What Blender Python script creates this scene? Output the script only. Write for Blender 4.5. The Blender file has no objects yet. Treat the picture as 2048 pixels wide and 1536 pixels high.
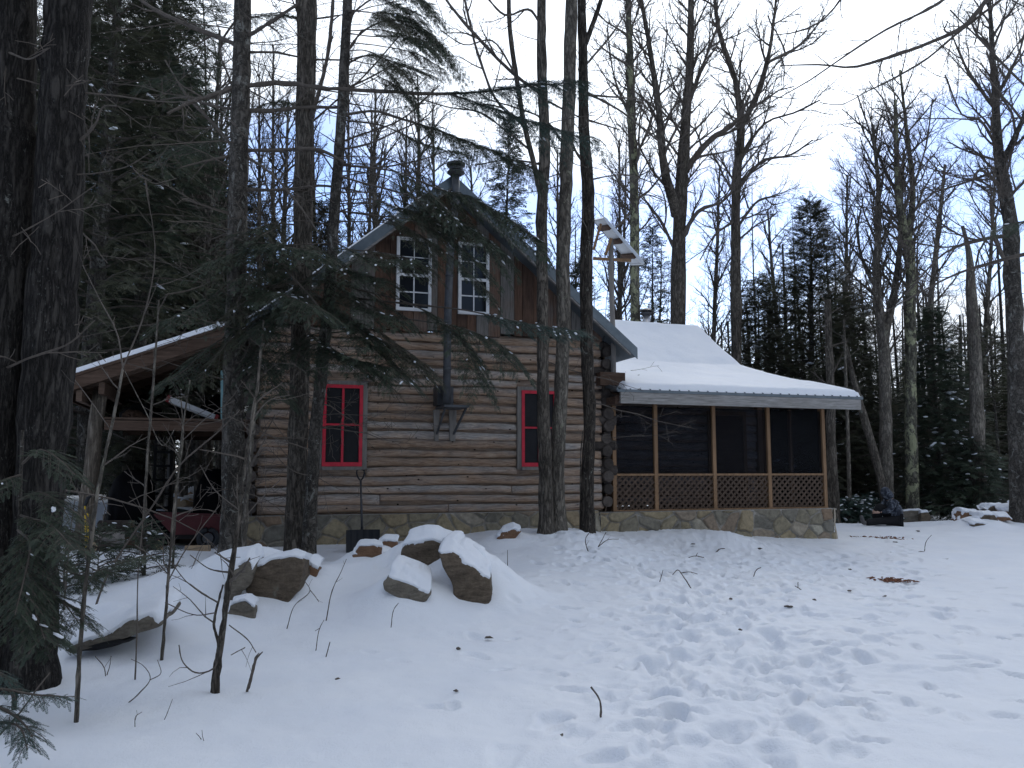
import bpy, math, random
import numpy as np
R = math.radians
sc = bpy.context.scene
COL = sc.collection
rng = np.random.default_rng(7)

# ------------------------------------------------------------------ camera
F = 1660.0                                   # focal length in pixels of a 2048 wide frame
PITCH = math.atan(172 / F)
CAM = np.array([0.0, 0.0, 1.6])
cam = bpy.data.objects.new('camera', bpy.data.cameras.new('camera'))
COL.objects.link(cam)
cam.location = CAM
cam.rotation_euler = (R(90) + PITCH, 0, 0)
cam.data.sensor_width = 36
cam.data.lens = 36 * F / 2048
cam.data.clip_end = 3000
cam.data.clip_start = 0.05
sc.camera = cam
sc.view_settings.view_transform = 'Standard'
sc.view_settings.look = 'None'
sc.view_settings.exposure = 0.52
sc.view_settings.gamma = 1.0
try:
    sc.cycles.max_bounces = 6
    sc.cycles.diffuse_bounces = 3
    sc.cycles.transparent_max_bounces = 12
except Exception:
    pass

# ------------------------------------------------------------------ light and sky
SUN_EL, SUN_AZ = R(34), R(16)                # azimuth from +Y (ahead) towards +X (right)
sun = bpy.data.objects.new('sun', bpy.data.lights.new('sun', 'SUN'))
COL.objects.link(sun)
sun.data.energy = 0.5
sun.data.angle = R(24)
sun.data.color = (1.0, 0.95, 0.88)
sun.rotation_euler = (R(90) - SUN_EL, 0, R(180) - SUN_AZ)
SUN_DIR = (math.sin(SUN_AZ) * math.cos(SUN_EL), math.cos(SUN_AZ) * math.cos(SUN_EL), math.sin(SUN_EL))

world = bpy.data.worlds.new('World')
sc.world = world
world.use_nodes = True


def nodes_of(tree):
    nt = tree

    def N(kind, **kw):
        n = nt.nodes.new('ShaderNode' + kind)
        for k, v in kw.items():
            if k == 'ins':
                for kk, vv in v.items():
                    if hasattr(vv, 'links'):
                        nt.links.new(vv, n.inputs[kk])
                    else:
                        n.inputs[kk].default_value = vv
            else:
                setattr(n, k, v)
        return n

    def M(op, a, b=0.0, c=None, clamp=False):
        ins = {0: a, 1: b}
        if c is not None:
            ins[2] = c
        return N('Math', operation=op, use_clamp=clamp, ins=ins).outputs[0]

    def ramp(fac, stops):
        n = N('ValToRGB', ins={0: fac})
        e = n.color_ramp.elements
        while len(e) < len(stops):
            e.new(0.5)
        for el, (p, c) in zip(e, stops):
            el.position = p
            el.color = (*c, 1) if len(c) == 3 else c
        return n.outputs[0]

    def mix(f, a, b, kind='MIX'):
        n = N('MixRGB', blend_type=kind)
        for i, v in enumerate((f, a, b)):
            if hasattr(v, 'links'):
                nt.links.new(v, n.inputs[i])
            else:
                n.inputs[i].default_value = v if i == 0 else (*v, 1)
        return n.outputs[0]
    return N, M, ramp, mix


def build_world():
    nt = world.node_tree
    nt.nodes.clear()
    N, M, ramp, mix = nodes_of(nt)
    sky = N('TexSky', sky_type='NISHITA', sun_disc=False, sun_elevation=SUN_EL, sun_rotation=SUN_AZ)
    sky.air_density = 1.3
    sky.dust_density = 0.3
    d = N('TexCoord').outputs['Generated']
    s = N('SeparateXYZ', ins={0: d})
    zc = M('MAXIMUM', s.outputs[2], 0.0)
    den = M('ADD', zc, 0.16)
    px = M('DIVIDE', s.outputs[0], den)
    py = M('DIVIDE', s.outputs[1], den)
    p = N('CombineXYZ', ins={0: px, 1: py, 2: 0.37}).outputs[0]
    n1 = N('TexNoise', ins={'Vector': p, 'Scale': 0.85, 'Detail': 8.0, 'Roughness': 0.52, 'Distortion': 0.25}).outputs[0]
    n2 = N('TexNoise', ins={'Vector': p, 'Scale': 2.1, 'Detail': 6.0, 'Roughness': 0.55}).outputs[0]
    dot = N('VectorMath', operation='DOT_PRODUCT', ins={0: d, 1: SUN_DIR}).outputs['Value']
    glow = M('POWER', M('MAXIMUM', dot, 0.0), 9.0)
    # cover: thin deck overhead, broken by blue gaps in a belt 12 to 22 degrees up
    belt = N('MapRange', interpolation_type='SMOOTHSTEP', ins={0: s.outputs[2], 1: 0.33, 2: 0.48, 3: 0.0, 4: 0.17}).outputs[0]
    low = N('MapRange', interpolation_type='SMOOTHSTEP', ins={0: s.outputs[2], 1: 0.08, 2: 0.23, 3: 0.14, 4: 0.0}).outputs[0]
    belt = M('ADD', belt, low)
    cov = M('ADD', n1, M('ADD', belt, M('MULTIPLY', glow, 0.06)))
    cov = N('MapRange', interpolation_type='SMOOTHSTEP', ins={0: cov, 1: 0.525, 2: 0.66}).outputs[0]
    cov = M('MULTIPLY', cov, 1.0)
    shade = N('MapRange', ins={0: n2, 1: 0.3, 2: 0.7, 3: 0.60, 4: 1.10}).outputs[0]
    bright = M('ADD', M('MULTIPLY', shade, N('MapRange', ins={0: dot, 1: -0.3, 2: 0.8, 3: 0.52, 4: 0.98}).outputs[0]),
               M('MULTIPLY', glow, 0.55))
    overhead_dim = N('MapRange', interpolation_type='SMOOTHSTEP', ins={0: s.outputs[2], 1: 0.45, 2: 0.85, 3: 1.0, 4: 0.80}).outputs[0]  # clouds above the view dimmed to keep the ground darker
    bright = M('MULTIPLY', bright, overhead_dim)
    cl = N('CombineColor', ins={0: M('MULTIPLY', bright, 8.9), 1: M('MULTIPLY', bright, 9.7), 2: M('MULTIPLY', bright, 10.9)}).outputs[0]
    blue = mix(1.0, sky.outputs[0], (0.98, 1.06, 1.42), 'MULTIPLY')
    col = mix(cov, blue, cl)
    bg = N('Background', ins={0: col, 1: 0.1})
    out = N('OutputWorld')
    nt.links.new(bg.outputs[0], out.inputs[0])


build_world()


# ------------------------------------------------------------------ pixel <-> place (2048 x 1536 frame of the photograph)
def ray(px, py):
    a = (px - 1024) / F
    b = (768 - py) / F
    return np.array([a, math.cos(PITCH) - b * math.sin(PITCH), math.sin(PITCH) + b * math.cos(PITCH)])


def at(px, py, Y):
    r = ray(px, py)
    return CAM + r * (Y / r[1])


HA = R(18)                                   # the cabin front runs away to the right by 18 degrees
HD = np.array([math.cos(HA), math.sin(HA), 0])
HN = np.array([math.sin(HA), -math.cos(HA), 0])
H0 = at(685, 940, 14.0)
H0[2] = 0


def hw(u, y, z):                             # cabin coordinates (along front, back from front, up) to world
    return H0 + HD * u - HN * y + np.array([0, 0, z])


def W(px, py, y=0.0):                        # pixel to (u, z) on the cabin plane y metres behind the front
    r = ray(px, py)
    off = -y
    t = ((H0 + HN * off - CAM) @ HN) / (r @ HN)
    q = CAM + r * t
    return float((q - H0) @ HD), float(q[2])


# ------------------------------------------------------------------ mesh builder
class MB:
    def __init__(self):
        self.V, self.Q, self.T, self.A, self.n = [], [], [], [], 0

    def add(self, v, q=None, t=None, tint=0.5, m=0):
        v = np.asarray(v, float).reshape(-1, 3)
        if q is not None and len(q):
            self.Q.append((np.asarray(q, np.int64) + self.n, m))
        if t is not None and len(t):
            self.T.append((np.asarray(t, np.int64) + self.n, m))
        a = np.empty(len(v))
        a[:] = tint
        self.A.append(a)
        self.V.append(v)
        self.n += len(v)

    def box(self, x0, x1, y0, y1, z0, z1, tint=0.5, m=0, bev=0.0):
        v = [(x, y, z) for z in (z0, z1) for y in (y0, y1) for x in (x0, x1)]
        self.add(v, [(0, 2, 3, 1), (4, 5, 7, 6), (0, 1, 5, 4), (2, 6, 7, 3), (0, 4, 6, 2), (1, 3, 7, 5)], tint=tint, m=m)

    def hexa(self, p, tint=0.5, m=0):        # eight corners, bottom four then top four, both counter-clockwise
        self.add(p, [(3, 2, 1, 0), (4, 5, 6, 7), (0, 1, 5, 4), (1, 2, 6, 5), (2, 3, 7, 6), (3, 0, 4, 7)], tint=tint, m=m)

    def bar(self, a, b, w, h, up=(0, 0, 1), tint=0.5, m=0):
        a, b = np.asarray(a, float), np.asarray(b, float)
        t = (b - a) / np.linalg.norm(b - a)
        s = np.cross(t, up)
        s /= np.linalg.norm(s)
        k = np.cross(s, t)
        s, k = s * w / 2, k * h / 2
        self.hexa([a - s - k, a + s - k, b + s - k, b - s - k, a - s + k, a + s + k, b + s + k, b - s + k], tint, m)

    def tubes(self, P, Rr, sides=6, tint=0.5, m=0, cap=True, wob=0.0):
        """P (B,n,3) polylines, Rr (B,n) radii."""
        P = np.asarray(P, float)
        Rr = np.asarray(Rr, float)
        if P.ndim == 2:
            P, Rr = P[None], Rr[None]
        B, n, _ = P.shape
        T = np.empty_like(P)
        T[:, 1:-1] = P[:, 2:] - P[:, :-2]
        T[:, 0] = P[:, 1] - P[:, 0]
        T[:, -1] = P[:, -1] - P[:, -2]
        T /= np.linalg.norm(T, axis=2, keepdims=True) + 1e-9
        ov = P[:, -1] - P[:, 0]
        ax = np.argmin(np.abs(ov), axis=1)
        ref = np.eye(3)[ax][:, None, :]
        X = np.cross(T, ref)
        X /= np.linalg.norm(X, axis=2, keepdims=True) + 1e-9
        Yv = np.cross(T, X)
        a = np.arange(sides) * 2 * math.pi / sides
        rr = Rr[:, :, None]
        if wob:
            rr = rr * (1 + wob * rng.standard_normal((B, n, sides)))
        else:
            rr = np.repeat(rr, sides, 2)
        V = P[:, :, None] + rr[..., None] * (np.cos(a)[None, None, :, None] * X[:, :, None] + np.sin(a)[None, None, :, None] * Yv[:, :, None])
        i = np.arange(n - 1)[:, None] * sides
        j = np.arange(sides)[None]
        j2 = (j + 1) % sides
        q = np.stack([i + j, i + j2, i + sides + j2, i + sides + j], -1).reshape(-1, 4)
        q = (q[None] + (np.arange(B) * n * sides)[:, None, None]).reshape(-1, 4)
        tt = np.repeat(np.broadcast_to(np.asarray(tint, float).reshape(-1), (B,)), n * sides)
        base = self.n
        self.add(V.reshape(-1, 3), q, tint=tt, m=m)
        if cap and sides > 3:
            for end in (0, n - 1):
                c = P[:, end]
                cn = self.n
                self.add(c, tint=np.broadcast_to(np.asarray(tint, float).reshape(-1), (B,)).copy(), m=m)
                idx = (np.arange(B) * n * sides)[:, None] + end * sides + np.arange(sides)[None] + base
                nx = np.roll(idx, -1, 1)
                cc = np.repeat((cn + np.arange(B))[:, None], sides, 1)
                tri = np.stack([cc, nx, idx] if end == 0 else [cc, idx, nx], -1).reshape(-1, 3)
                self.T.append((tri, m))

    def tube(self, pts, r, sides=8, **k):
        pts = np.asarray(pts, float)
        r = np.broadcast_to(np.asarray(r, float), (len(pts),))
        self.tubes(pts, r, sides, **k)

    def grid(self, G, tint=0.5, m=0, flip=False):
        """G (a,b,3) points."""
        a, b, _ = G.shape
        i = np.arange(a - 1)[:, None] * b
        j = np.arange(b - 1)[None]
        q = np.stack([i + j, i + j + 1, i + b + j + 1, i + b + j], -1).reshape(-1, 4)
        if flip:
            q = q[:, ::-1]
        t = tint if np.isscalar(tint) else np.asarray(tint).reshape(-1)
        self.add(G.reshape(-1, 3), q, tint=t, m=m)

    def build(self, name, mats, parent=None, smooth=False, loc=None):
        me = bpy.data.meshes.new(name)
        V = np.concatenate(self.V)
        if loc is not None:
            V = V - np.asarray(loc)
        fq = [f for f, _ in self.Q]
        ft = [f for f, _ in self.T]
        nq = sum(len(f) for f in fq)
        ntr = sum(len(f) for f in ft)
        loops = np.concatenate([f.reshape(-1) for f in fq + ft]).astype(np.int32)
        starts = np.concatenate([np.arange(nq) * 4, nq * 4 + np.arange(ntr) * 3]).astype(np.int32)
        me.vertices.add(len(V))
        me.vertices.foreach_set('co', V.astype(np.float32).reshape(-1))
        me.loops.add(len(loops))
        me.loops.foreach_set('vertex_index', loops)
        me.polygons.add(nq + ntr)
        me.polygons.foreach_set('loop_start', starts)
        mi = np.concatenate([np.full(len(f), m) for f, m in self.Q] + [np.full(len(f), m) for f, m in self.T]).astype(np.int32)
        me.polygons.foreach_set('material_index', mi)
        me.polygons.foreach_set('use_smooth', np.full(nq + ntr, bool(smooth)))
        me.update(calc_edges=True)
        at_ = me.attributes.new('tint', 'FLOAT', 'POINT')
        at_.data.foreach_set('value', np.concatenate(self.A).astype(np.float32))
        if not isinstance(mats, (list, tuple)):
            mats = [mats]
        for mm in mats:
            me.materials.append(mm)
        o = bpy.data.objects.new(name, me)
        COL.objects.link(o)
        if parent is not None:
            o.parent = parent
        elif loc is not None:
            o.location = loc
        return o


def tag(o, label=None, cat=None, group=None, kind=None):
    for k, v in (('label', label), ('category', cat), ('group', group), ('kind', kind)):
        if v:
            o[k] = v
    return o


def empty(name, loc=(0, 0, 0), rz=0.0):
    o = bpy.data.objects.new(name, None)
    COL.objects.link(o)
    o.location = loc
    o.rotation_euler = (0, 0, rz)
    o.empty_display_size = 0.2
    return o


def vnoise(x, y, seed=0):
    """smooth value noise, vectorised, about -1..1"""
    x, y = np.asarray(x, float), np.asarray(y, float)
    xi, yi = np.floor(x).astype(np.int64), np.floor(y).astype(np.int64)
    fx, fy = x - xi, y - yi
    fx, fy = fx * fx * (3 - 2 * fx), fy * fy * (3 - 2 * fy)

    def h(a, b):
        k = (a * 374761393 + b * 668265263 + seed * 982451653) & 0xFFFFFFFF
        k = ((k ^ (k >> 13)) * 1274126177) & 0xFFFFFFFF
        return ((k ^ (k >> 16)) & 0xFFFF) / 32767.5 - 1
    return (h(xi, yi) * (1 - fx) + h(xi + 1, yi) * fx) * (1 - fy) + (h(xi, yi + 1) * (1 - fx) + h(xi + 1, yi + 1) * fx) * fy


def fbm(x, y, seed=0, octv=4):
    s, a = 0, 1.0
    for k in range(octv):
        s = s + a * vnoise(np.asarray(x) * 2 ** k, np.asarray(y) * 2 ** k, seed + k)
        a *= 0.5
    return s


def vnoise3(p, seed=0):
    p = np.asarray(p, float)
    return (vnoise(p[:, 0] + 0.37 * p[:, 2], p[:, 1] - 0.61 * p[:, 2], seed) + vnoise(p[:, 1] + 9.1 + 0.4 * p[:, 0], p[:, 2] + 3.3, seed + 5) + vnoise(p[:, 2] - 4.2, p[:, 0] + 7.7, seed + 9)) / 2.0


_ico = {}


def ico(sub):
    if sub not in _ico:
        import bmesh
        bm = bmesh.new()
        bmesh.ops.create_icosphere(bm, subdivisions=sub, radius=1)
        bm.verts.ensure_lookup_table()
        v = np.array([x.co[:] for x in bm.verts])
        f = np.array([[q.index for q in x.verts] for x in bm.faces])
        bm.free()
        _ico[sub] = (v, f)
    return _ico[sub]


# ------------------------------------------------------------------ materials
MAT = {}


def material(name, fn):
    m = bpy.data.materials.new(name)
    m.use_nodes = True
    nt = m.node_tree
    nt.nodes.clear()
    N, Mt, ramp, mix = nodes_of(nt)
    out = N('OutputMaterial')
    sh = fn(N, Mt, ramp, mix)
    nt.links.new(sh, out.inputs[0])
    MAT[name] = m
    return m


def bsdf(N, col, rough=0.8, bump=None, strength=0.4, dist=0.02, metal=0.0, spec=0.3):
    ins = {'Base Color': col if hasattr(col, 'links') else (*col, 1), 'Roughness': rough, 'Metallic': metal, 'Specular IOR Level': spec}
    b = N('BsdfPrincipled', ins=ins)
    if bump is not None:
        k = N('Bump', ins={'Height': bump, 'Strength': strength, 'Distance': dist})
        b.id_data.links.new(k.outputs[0], b.inputs['Normal'])
    return b.outputs[0]


def coords(N, scale=(1, 1, 1), obj=True):
    t = N('TexCoord').outputs['Object']
    return N('Mapping', ins={'Vector': t, 'Scale': scale}).outputs[0]


def noise(N, v, s, det=5.0, rough=0.6, dist=0.0):
    return N('TexNoise', ins={'Vector': v, 'Scale': s, 'Detail': det, 'Roughness': rough, 'Distortion': dist}).outputs[0]


def tint(N):
    return N('Attribute', attribute_name='tint').outputs['Fac']


def m_snow(N, M, ramp, mix):
    v = coords(N)
    a = noise(N, v, 9.0, 6.0, 0.6)
    b = noise(N, v, 60.0, 3.0, 0.7)
    g2 = noise(N, v, 170.0, 2.0, 0.7)
    h = M('ADD', M('MULTIPLY', a, 0.7), M('ADD', M('MULTIPLY', b, 0.35), M('MULTIPLY', g2, 0.18)))
    c = ramp(noise(N, v, 1.3, 3.0), [(0.3, (0.80, 0.83, 0.88)), (0.7, (0.86, 0.88, 0.91))])
    return bsdf(N, c, 0.6, h, 0.5, 0.035, spec=0.25)


def m_bark(dark, light, lichen=None, ls=5.0, lt=0.62, zs=0.16, s=26.0, furrow=0.6, sp=(1, 1, 0.35), ss_=34.0):
    def fn(N, M, ramp, mix):
        v = coords(N, (1, 1, zs))
        n1 = noise(N, v, s * 0.75, 5.0, 0.65, 0.35)
        crack = M('MINIMUM', M('MULTIPLY', M('ABSOLUTE', M('SUBTRACT', n1, 0.5)), 9.0), 1.0)
        n2 = noise(N, v, s * 2.6, 5.0, 0.7)
        h = M('ADD', M('MULTIPLY', crack, furrow), M('MULTIPLY', n2, 0.55))
        c = ramp(h, [(0.2, dark), (0.95, light)])
        big = noise(N, coords(N, (1, 1, 0.5)), 2.6, 5.0, 0.6)
        c = mix(ramp(big, [(0.36, (0, 0, 0)), (0.66, (1, 1, 1))]), mix(1.0, c, (0.5, 0.49, 0.49), 'MULTIPLY'), c)
        if lichen:
            k = ramp(noise(N, coords(N, sp), ss_, 4.0, 0.65), [(0.60, (0, 0, 0)), (0.68, (1, 1, 1))])
            area = ramp(noise(N, coords(N, (1, 1, 0.6)), ls, 5.0, 0.7, 0.5), [(lt - 0.16, (0.05, 0.05, 0.05)), (lt + 0.06, (1, 1, 1))])
            patch = ramp(noise(N, coords(N, (1, 1, 0.75)), ls * 1.4, 6.0, 0.75, 0.7), [(lt + 0.01, (0, 0, 0)), (lt + 0.05, (1, 1, 1))])
            k = M('MAXIMUM', M('MULTIPLY', k, area), M('MULTIPLY', patch, 0.75))
            c = mix(M('MULTIPLY', k, 0.85), c, lichen)
        return bsdf(N, c, 0.9, h, 0.9, 0.03, spec=0.15)
    return fn


def m_flat(col, var=0.25, s=8.0, rough=0.8, metal=0.0, spec=0.3, stretch=(1, 1, 1), bs=0.3, ntint=0.0):
    def fn(N, M, ramp, mix):
        v = coords(N, stretch)
        n = noise(N, v, s, 6.0, 0.65)
        lo = tuple(x * (1 - var) for x in col)
        hi = tuple(min(1, x * (1 + var)) for x in col)
        c = ramp(n, [(0.25, lo), (0.75, hi)])
        if ntint:
            t = N('MapRange', ins={0: tint(N), 1: 0.0, 2: 1.0, 3: 1 - ntint, 4: 1 + ntint}).outputs[0]
            c = mix(1.0, c, N('CombineColor', ins={0: t, 1: t, 2: t}).outputs[0], 'MULTIPLY')
        return bsdf(N, c, rough, n, bs, 0.01, metal, spec)
    return fn


def m_log(N, M, ramp, mix):
    # weathered round logs along local X: silver grey where rain reaches, brown below; tint holds log number + position round the log
    t = tint(N)
    ring = M('FRACT', t)                     # 0 underside .. 1 top
    idx = M('FLOOR', t)
    off = N('CombineXYZ', ins={0: M('MULTIPLY', idx, 3.71), 1: 0.0, 2: M('MULTIPLY', idx, 0.37)}).outputs[0]
    base = N('VectorMath', operation='ADD', ins={0: N('TexCoord').outputs['Object'], 1: off}).outputs[0]
    v = N('Mapping', ins={'Vector': base, 'Scale': (0.10, 1, 1)}).outputs[0]
    grain = noise(N, v, 55.0, 6.0, 0.65, 0.4)
    streak = noise(N, N('Mapping', ins={'Vector': base, 'Scale': (0.35, 1, 1.4)}).outputs[0], 6.5, 4.0, 0.55)
    blot = noise(N, base, 1.7, 3.0)
    rnd = N('TexWhiteNoise', noise_dimensions='1D', ins={'W': idx}).outputs['Value']
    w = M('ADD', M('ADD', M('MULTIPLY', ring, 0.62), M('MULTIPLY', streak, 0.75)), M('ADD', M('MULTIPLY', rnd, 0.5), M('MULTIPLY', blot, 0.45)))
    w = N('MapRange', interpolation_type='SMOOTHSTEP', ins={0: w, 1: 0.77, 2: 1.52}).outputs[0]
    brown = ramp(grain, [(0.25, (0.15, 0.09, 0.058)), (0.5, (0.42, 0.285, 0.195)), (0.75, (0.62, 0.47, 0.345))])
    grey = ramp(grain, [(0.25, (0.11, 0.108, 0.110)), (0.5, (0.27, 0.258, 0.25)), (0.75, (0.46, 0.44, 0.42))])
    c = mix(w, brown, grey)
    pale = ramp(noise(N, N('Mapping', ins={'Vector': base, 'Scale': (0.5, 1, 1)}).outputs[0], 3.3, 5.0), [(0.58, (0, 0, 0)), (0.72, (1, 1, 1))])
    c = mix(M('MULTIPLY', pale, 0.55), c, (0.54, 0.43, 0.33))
    k = N('TexVoronoi', ins={'Vector': N('Mapping', ins={'Vector': base, 'Scale': (1.25, 0.4, 1.9)}).outputs[0], 'Scale': 3.3}).outputs['Distance']
    kn = ramp(k, [(0.06, (1, 1, 1)), (0.10, (0, 0, 0))])
    c = mix(kn, c, (0.02, 0.014, 0.011))
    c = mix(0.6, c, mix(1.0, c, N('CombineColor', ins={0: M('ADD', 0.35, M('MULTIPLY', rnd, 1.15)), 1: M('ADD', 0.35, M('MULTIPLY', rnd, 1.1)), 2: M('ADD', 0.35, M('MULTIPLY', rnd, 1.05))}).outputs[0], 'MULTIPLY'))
    h = M('ADD', grain, M('MULTIPLY', kn, -0.6))
    return bsdf(N, c, 0.85, h, 0.55, 0.012, spec=0.15)


def m_board(a, b, c3, vert=True):
    def fn(N, M, ramp, mix):
        t = tint(N)
        off = N('CombineXYZ', ins={0: M('MULTIPLY', t, 13.7), 1: 0.0, 2: M('MULTIPLY', t, 5.1)}).outputs[0]
        base = N('VectorMath', operation='ADD', ins={0: N('TexCoord').outputs['Object'], 1: off}).outputs[0]
        v = N('Mapping', ins={'Vector': base, 'Scale': (1, 1, 0.08) if vert else (0.08, 1, 1)}).outputs[0]
        g = noise(N, v, 38.0, 6.0, 0.65, 0.3)
        bl = noise(N, base, 1.6, 4.0, 0.6)
        k = M('ADD', M('MULTIPLY', t, 0.7), M('MULTIPLY', bl, 0.6))
        col = ramp(k, [(0.25, a), (0.55, b), (0.9, c3)])
        sh = N('MapRange', ins={0: g, 1: 0.25, 2: 0.75, 3: 0.45, 4: 1.35}).outputs[0]
        col = mix(1.0, col, N('CombineColor', ins={0: sh, 1: sh, 2: sh}).outputs[0], 'MULTIPLY')
        return bsdf(N, col, 0.85, g, 0.4, 0.008, spec=0.15)
    return fn


def m_stone(N, M, ramp, mix):
    # tint: stone number + how much of it is mortar joint (fraction)
    t = tint(N)
    mort = M('FRACT', t)
    idx = M('FLOOR', t)
    r1 = N('TexWhiteNoise', noise_dimensions='1D', ins={'W': idx}).outputs['Value']
    v = coords(N)
    n = noise(N, v, 11.0, 7.0, 0.7)
    n2 = noise(N, v, 3.0, 4.0)
    c = ramp(r1, [(0.05, (0.17, 0.16, 0.135)), (0.3, (0.27, 0.235, 0.165)), (0.55, (0.32, 0.265, 0.17)), (0.75, (0.23, 0.165, 0.115)), (0.95, (0.38, 0.35, 0.28))])
    sh = N('MapRange', ins={0: M('ADD', M('MULTIPLY', n, 0.7), M('MULTIPLY', n2, 0.3)), 1: 0.3, 2: 0.7, 3: 0.5, 4: 1.4}).outputs[0]
    c = mix(1.0, c, N('CombineColor', ins={0: sh, 1: sh, 2: sh}).outputs[0], 'MULTIPLY')
    mo = ramp(n, [(0.3, (0.23, 0.215, 0.19)), (0.7, (0.38, 0.36, 0.33))])
    c = mix(ramp(mort, [(0.45, (0, 0, 0)), (0.6, (1, 1, 1))]), c, mo)
    return bsdf(N, c, 0.9, n, 0.6, 0.02, spec=0.2)


def m_rock(a, b):
    def fn(N, M, ramp, mix):
        v = coords(N, (1, 1, 3.4))
        n = noise(N, v, 5.0, 9.0, 0.7, 0.5)
        f = noise(N, coords(N), 38.0, 5.0, 0.7)
        c = ramp(M('ADD', M('MULTIPLY', n, 0.7), M('MULTIPLY', f, 0.3)), [(0.3, a), (0.7, b)])
        li = ramp(noise(N, coords(N), 7.0, 5.0, 0.7), [(0.62, (0, 0, 0)), (0.70, (1, 1, 1))])
        c = mix(M('MULTIPLY', li, 0.5), c, (0.22, 0.23, 0.19))
        return bsdf(N, c, 0.9, M('ADD', n, M('MULTIPLY', f, 0.4)), 0.7, 0.03, spec=0.2)
    return fn


def m_needle(a, b):
    def fn(N, M, ramp, mix):
        n = noise(N, coords(N), 1.9, 4.0)
        t = tint(N)
        c = ramp(M('ADD', M('MULTIPLY', n, 0.5), M('MULTIPLY', t, 0.5)), [(0.25, a), (0.75, b)])
        d = bsdf(N, c, 0.55, spec=0.35)
        tr = N('BsdfTranslucent', ins={0: c})
        return N('MixShader', ins={0: 0.18, 1: d, 2: tr.outputs[0]}).outputs[0]
    return fn


def m_screen(N, M, ramp, mix):
    d = bsdf(N, (0.018, 0.019, 0.022), 0.7, spec=0.2)
    tr = N('BsdfTransparent', ins={0: (0.70, 0.72, 0.78, 1)})
    return N('MixShader', ins={0: 0.24, 1: tr.outputs[0], 2: d}).outputs[0]


def m_glass(N, M, ramp, mix):
    return bsdf(N, (0.010, 0.011, 0.013), 0.08, noise(N, coords(N), 2.5, 2.0), 0.02, 0.05, spec=0.22)


def m_camo(N, M, ramp, mix):
    v = coords(N)
    n = noise(N, v, 9.0, 4.0, 0.6, 0.6)
    c = ramp(n, [(0.42, (0.018, 0.022, 0.034)), (0.52, (0.05, 0.058, 0.075)), (0.64, (0.20, 0.225, 0.27))])
    return bsdf(N, c, 0.8, noise(N, v, 16.0, 3.0), 0.5, 0.03)


def m_galv(N, M, ramp, mix):
    n = noise(N, coords(N), 3.0, 6.0, 0.7)
    c = ramp(n, [(0.3, (0.10, 0.122, 0.138)), (0.7, (0.20, 0.235, 0.26))])
    return bsdf(N, c, N('MapRange', ins={0: n, 1: 0.3, 2: 0.7, 3: 0.35, 4: 0.6}).outputs[0], n, 0.1, 0.01, 0.55, 0.5)


material('snow', m_snow)
material('bark_dark', m_bark((0.010, 0.009, 0.009), (0.085, 0.077, 0.069), (0.30, 0.305, 0.275), 3.0, 0.66, 0.16, 26.0, 0.6, (1, 1, 0.4), 75.0))
material('bark_brown', m_bark((0.024, 0.021, 0.018), (0.14, 0.12, 0.10), (0.33, 0.33, 0.29), 5.0, 0.60))
material('bark_fir', m_bark((0.042, 0.038, 0.033), (0.20, 0.18, 0.155), (0.30, 0.30, 0.27), 5.0, 0.56, 0.5, 15.0, 0.5, (0.8, 0.8, 2.6), 26.0))
material('bark_maple', m_bark((0.045, 0.040, 0.034), (0.25, 0.218, 0.18), (0.30, 0.31, 0.26), 6.0, 0.62, 0.2, 24.0))
material('bark_grey', m_bark((0.080, 0.072, 0.062), (0.33, 0.295, 0.245), (0.36, 0.37, 0.27), 3.0, 0.60, 0.25, 20.0))
material('bark_lichen', m_bark((0.05, 0.047, 0.038), (0.22, 0.21, 0.165), (0.42, 0.43, 0.26), 2.2, 0.50, 0.3, 16.0))
material('bark_twig', m_flat((0.105, 0.088, 0.074), 0.4, 12.0, 0.9))
material('peeled', m_bark((0.13, 0.108, 0.085), (0.36, 0.31, 0.25), (0.10, 0.085, 0.07), 2.6, 0.55, 0.12, 20.0))
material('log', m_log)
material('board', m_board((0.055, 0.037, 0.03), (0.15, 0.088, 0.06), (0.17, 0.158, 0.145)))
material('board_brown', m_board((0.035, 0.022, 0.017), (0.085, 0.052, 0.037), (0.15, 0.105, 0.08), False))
material('fascia_wood', m_board((0.20, 0.13, 0.085), (0.27, 0.255, 0.235), (0.36, 0.35, 0.34), False))
material('end_grain', m_flat((0.060, 0.050, 0.044), 0.55, 14.0, 0.9, ntint=0.5))
material('porch_wood', m_flat((0.25, 0.15, 0.082), 0.4, 7.0, 0.7, stretch=(1, 1, 0.2)))
material('lattice', m_flat((0.085, 0.058, 0.042), 0.35, 9.0, 0.8))
material('stone', m_stone)
material('rock', m_rock((0.028, 0.021, 0.016), (0.21, 0.165, 0.12)))
material('slab', m_rock((0.045, 0.038, 0.030), (0.27, 0.24, 0.195)))
material('rust_rock', m_rock((0.10, 0.055, 0.035), (0.28, 0.165, 0.10)))
material('needle', m_needle((0.030, 0.043, 0.030), (0.075, 0.098, 0.062)))
material('needle_blue', m_needle((0.026, 0.048, 0.042), (0.060, 0.100, 0.080)))
material('needle_far', m_needle((0.042, 0.046, 0.030), (0.095, 0.098, 0.060)))
material('screen', m_screen)
material('glass', m_glass)
material('screened_glass', m_flat((0.022, 0.023, 0.026), 0.3, 5.0, 0.45, spec=0.12))
material('red_paint', m_flat((0.56, 0.022, 0.048), 0.25, 9.0, 0.5, spec=0.4))
material('white_paint', m_flat((0.72, 0.73, 0.74), 0.12, 7.0, 0.6))
material('grey_wood', m_flat((0.20, 0.185, 0.17), 0.4, 14.0, 0.85, stretch=(1, 1, 0.2)))
material('galv', m_galv)
material('steel', m_flat((0.55, 0.55, 0.56), 0.2, 6.0, 0.3, 0.9))
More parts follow.
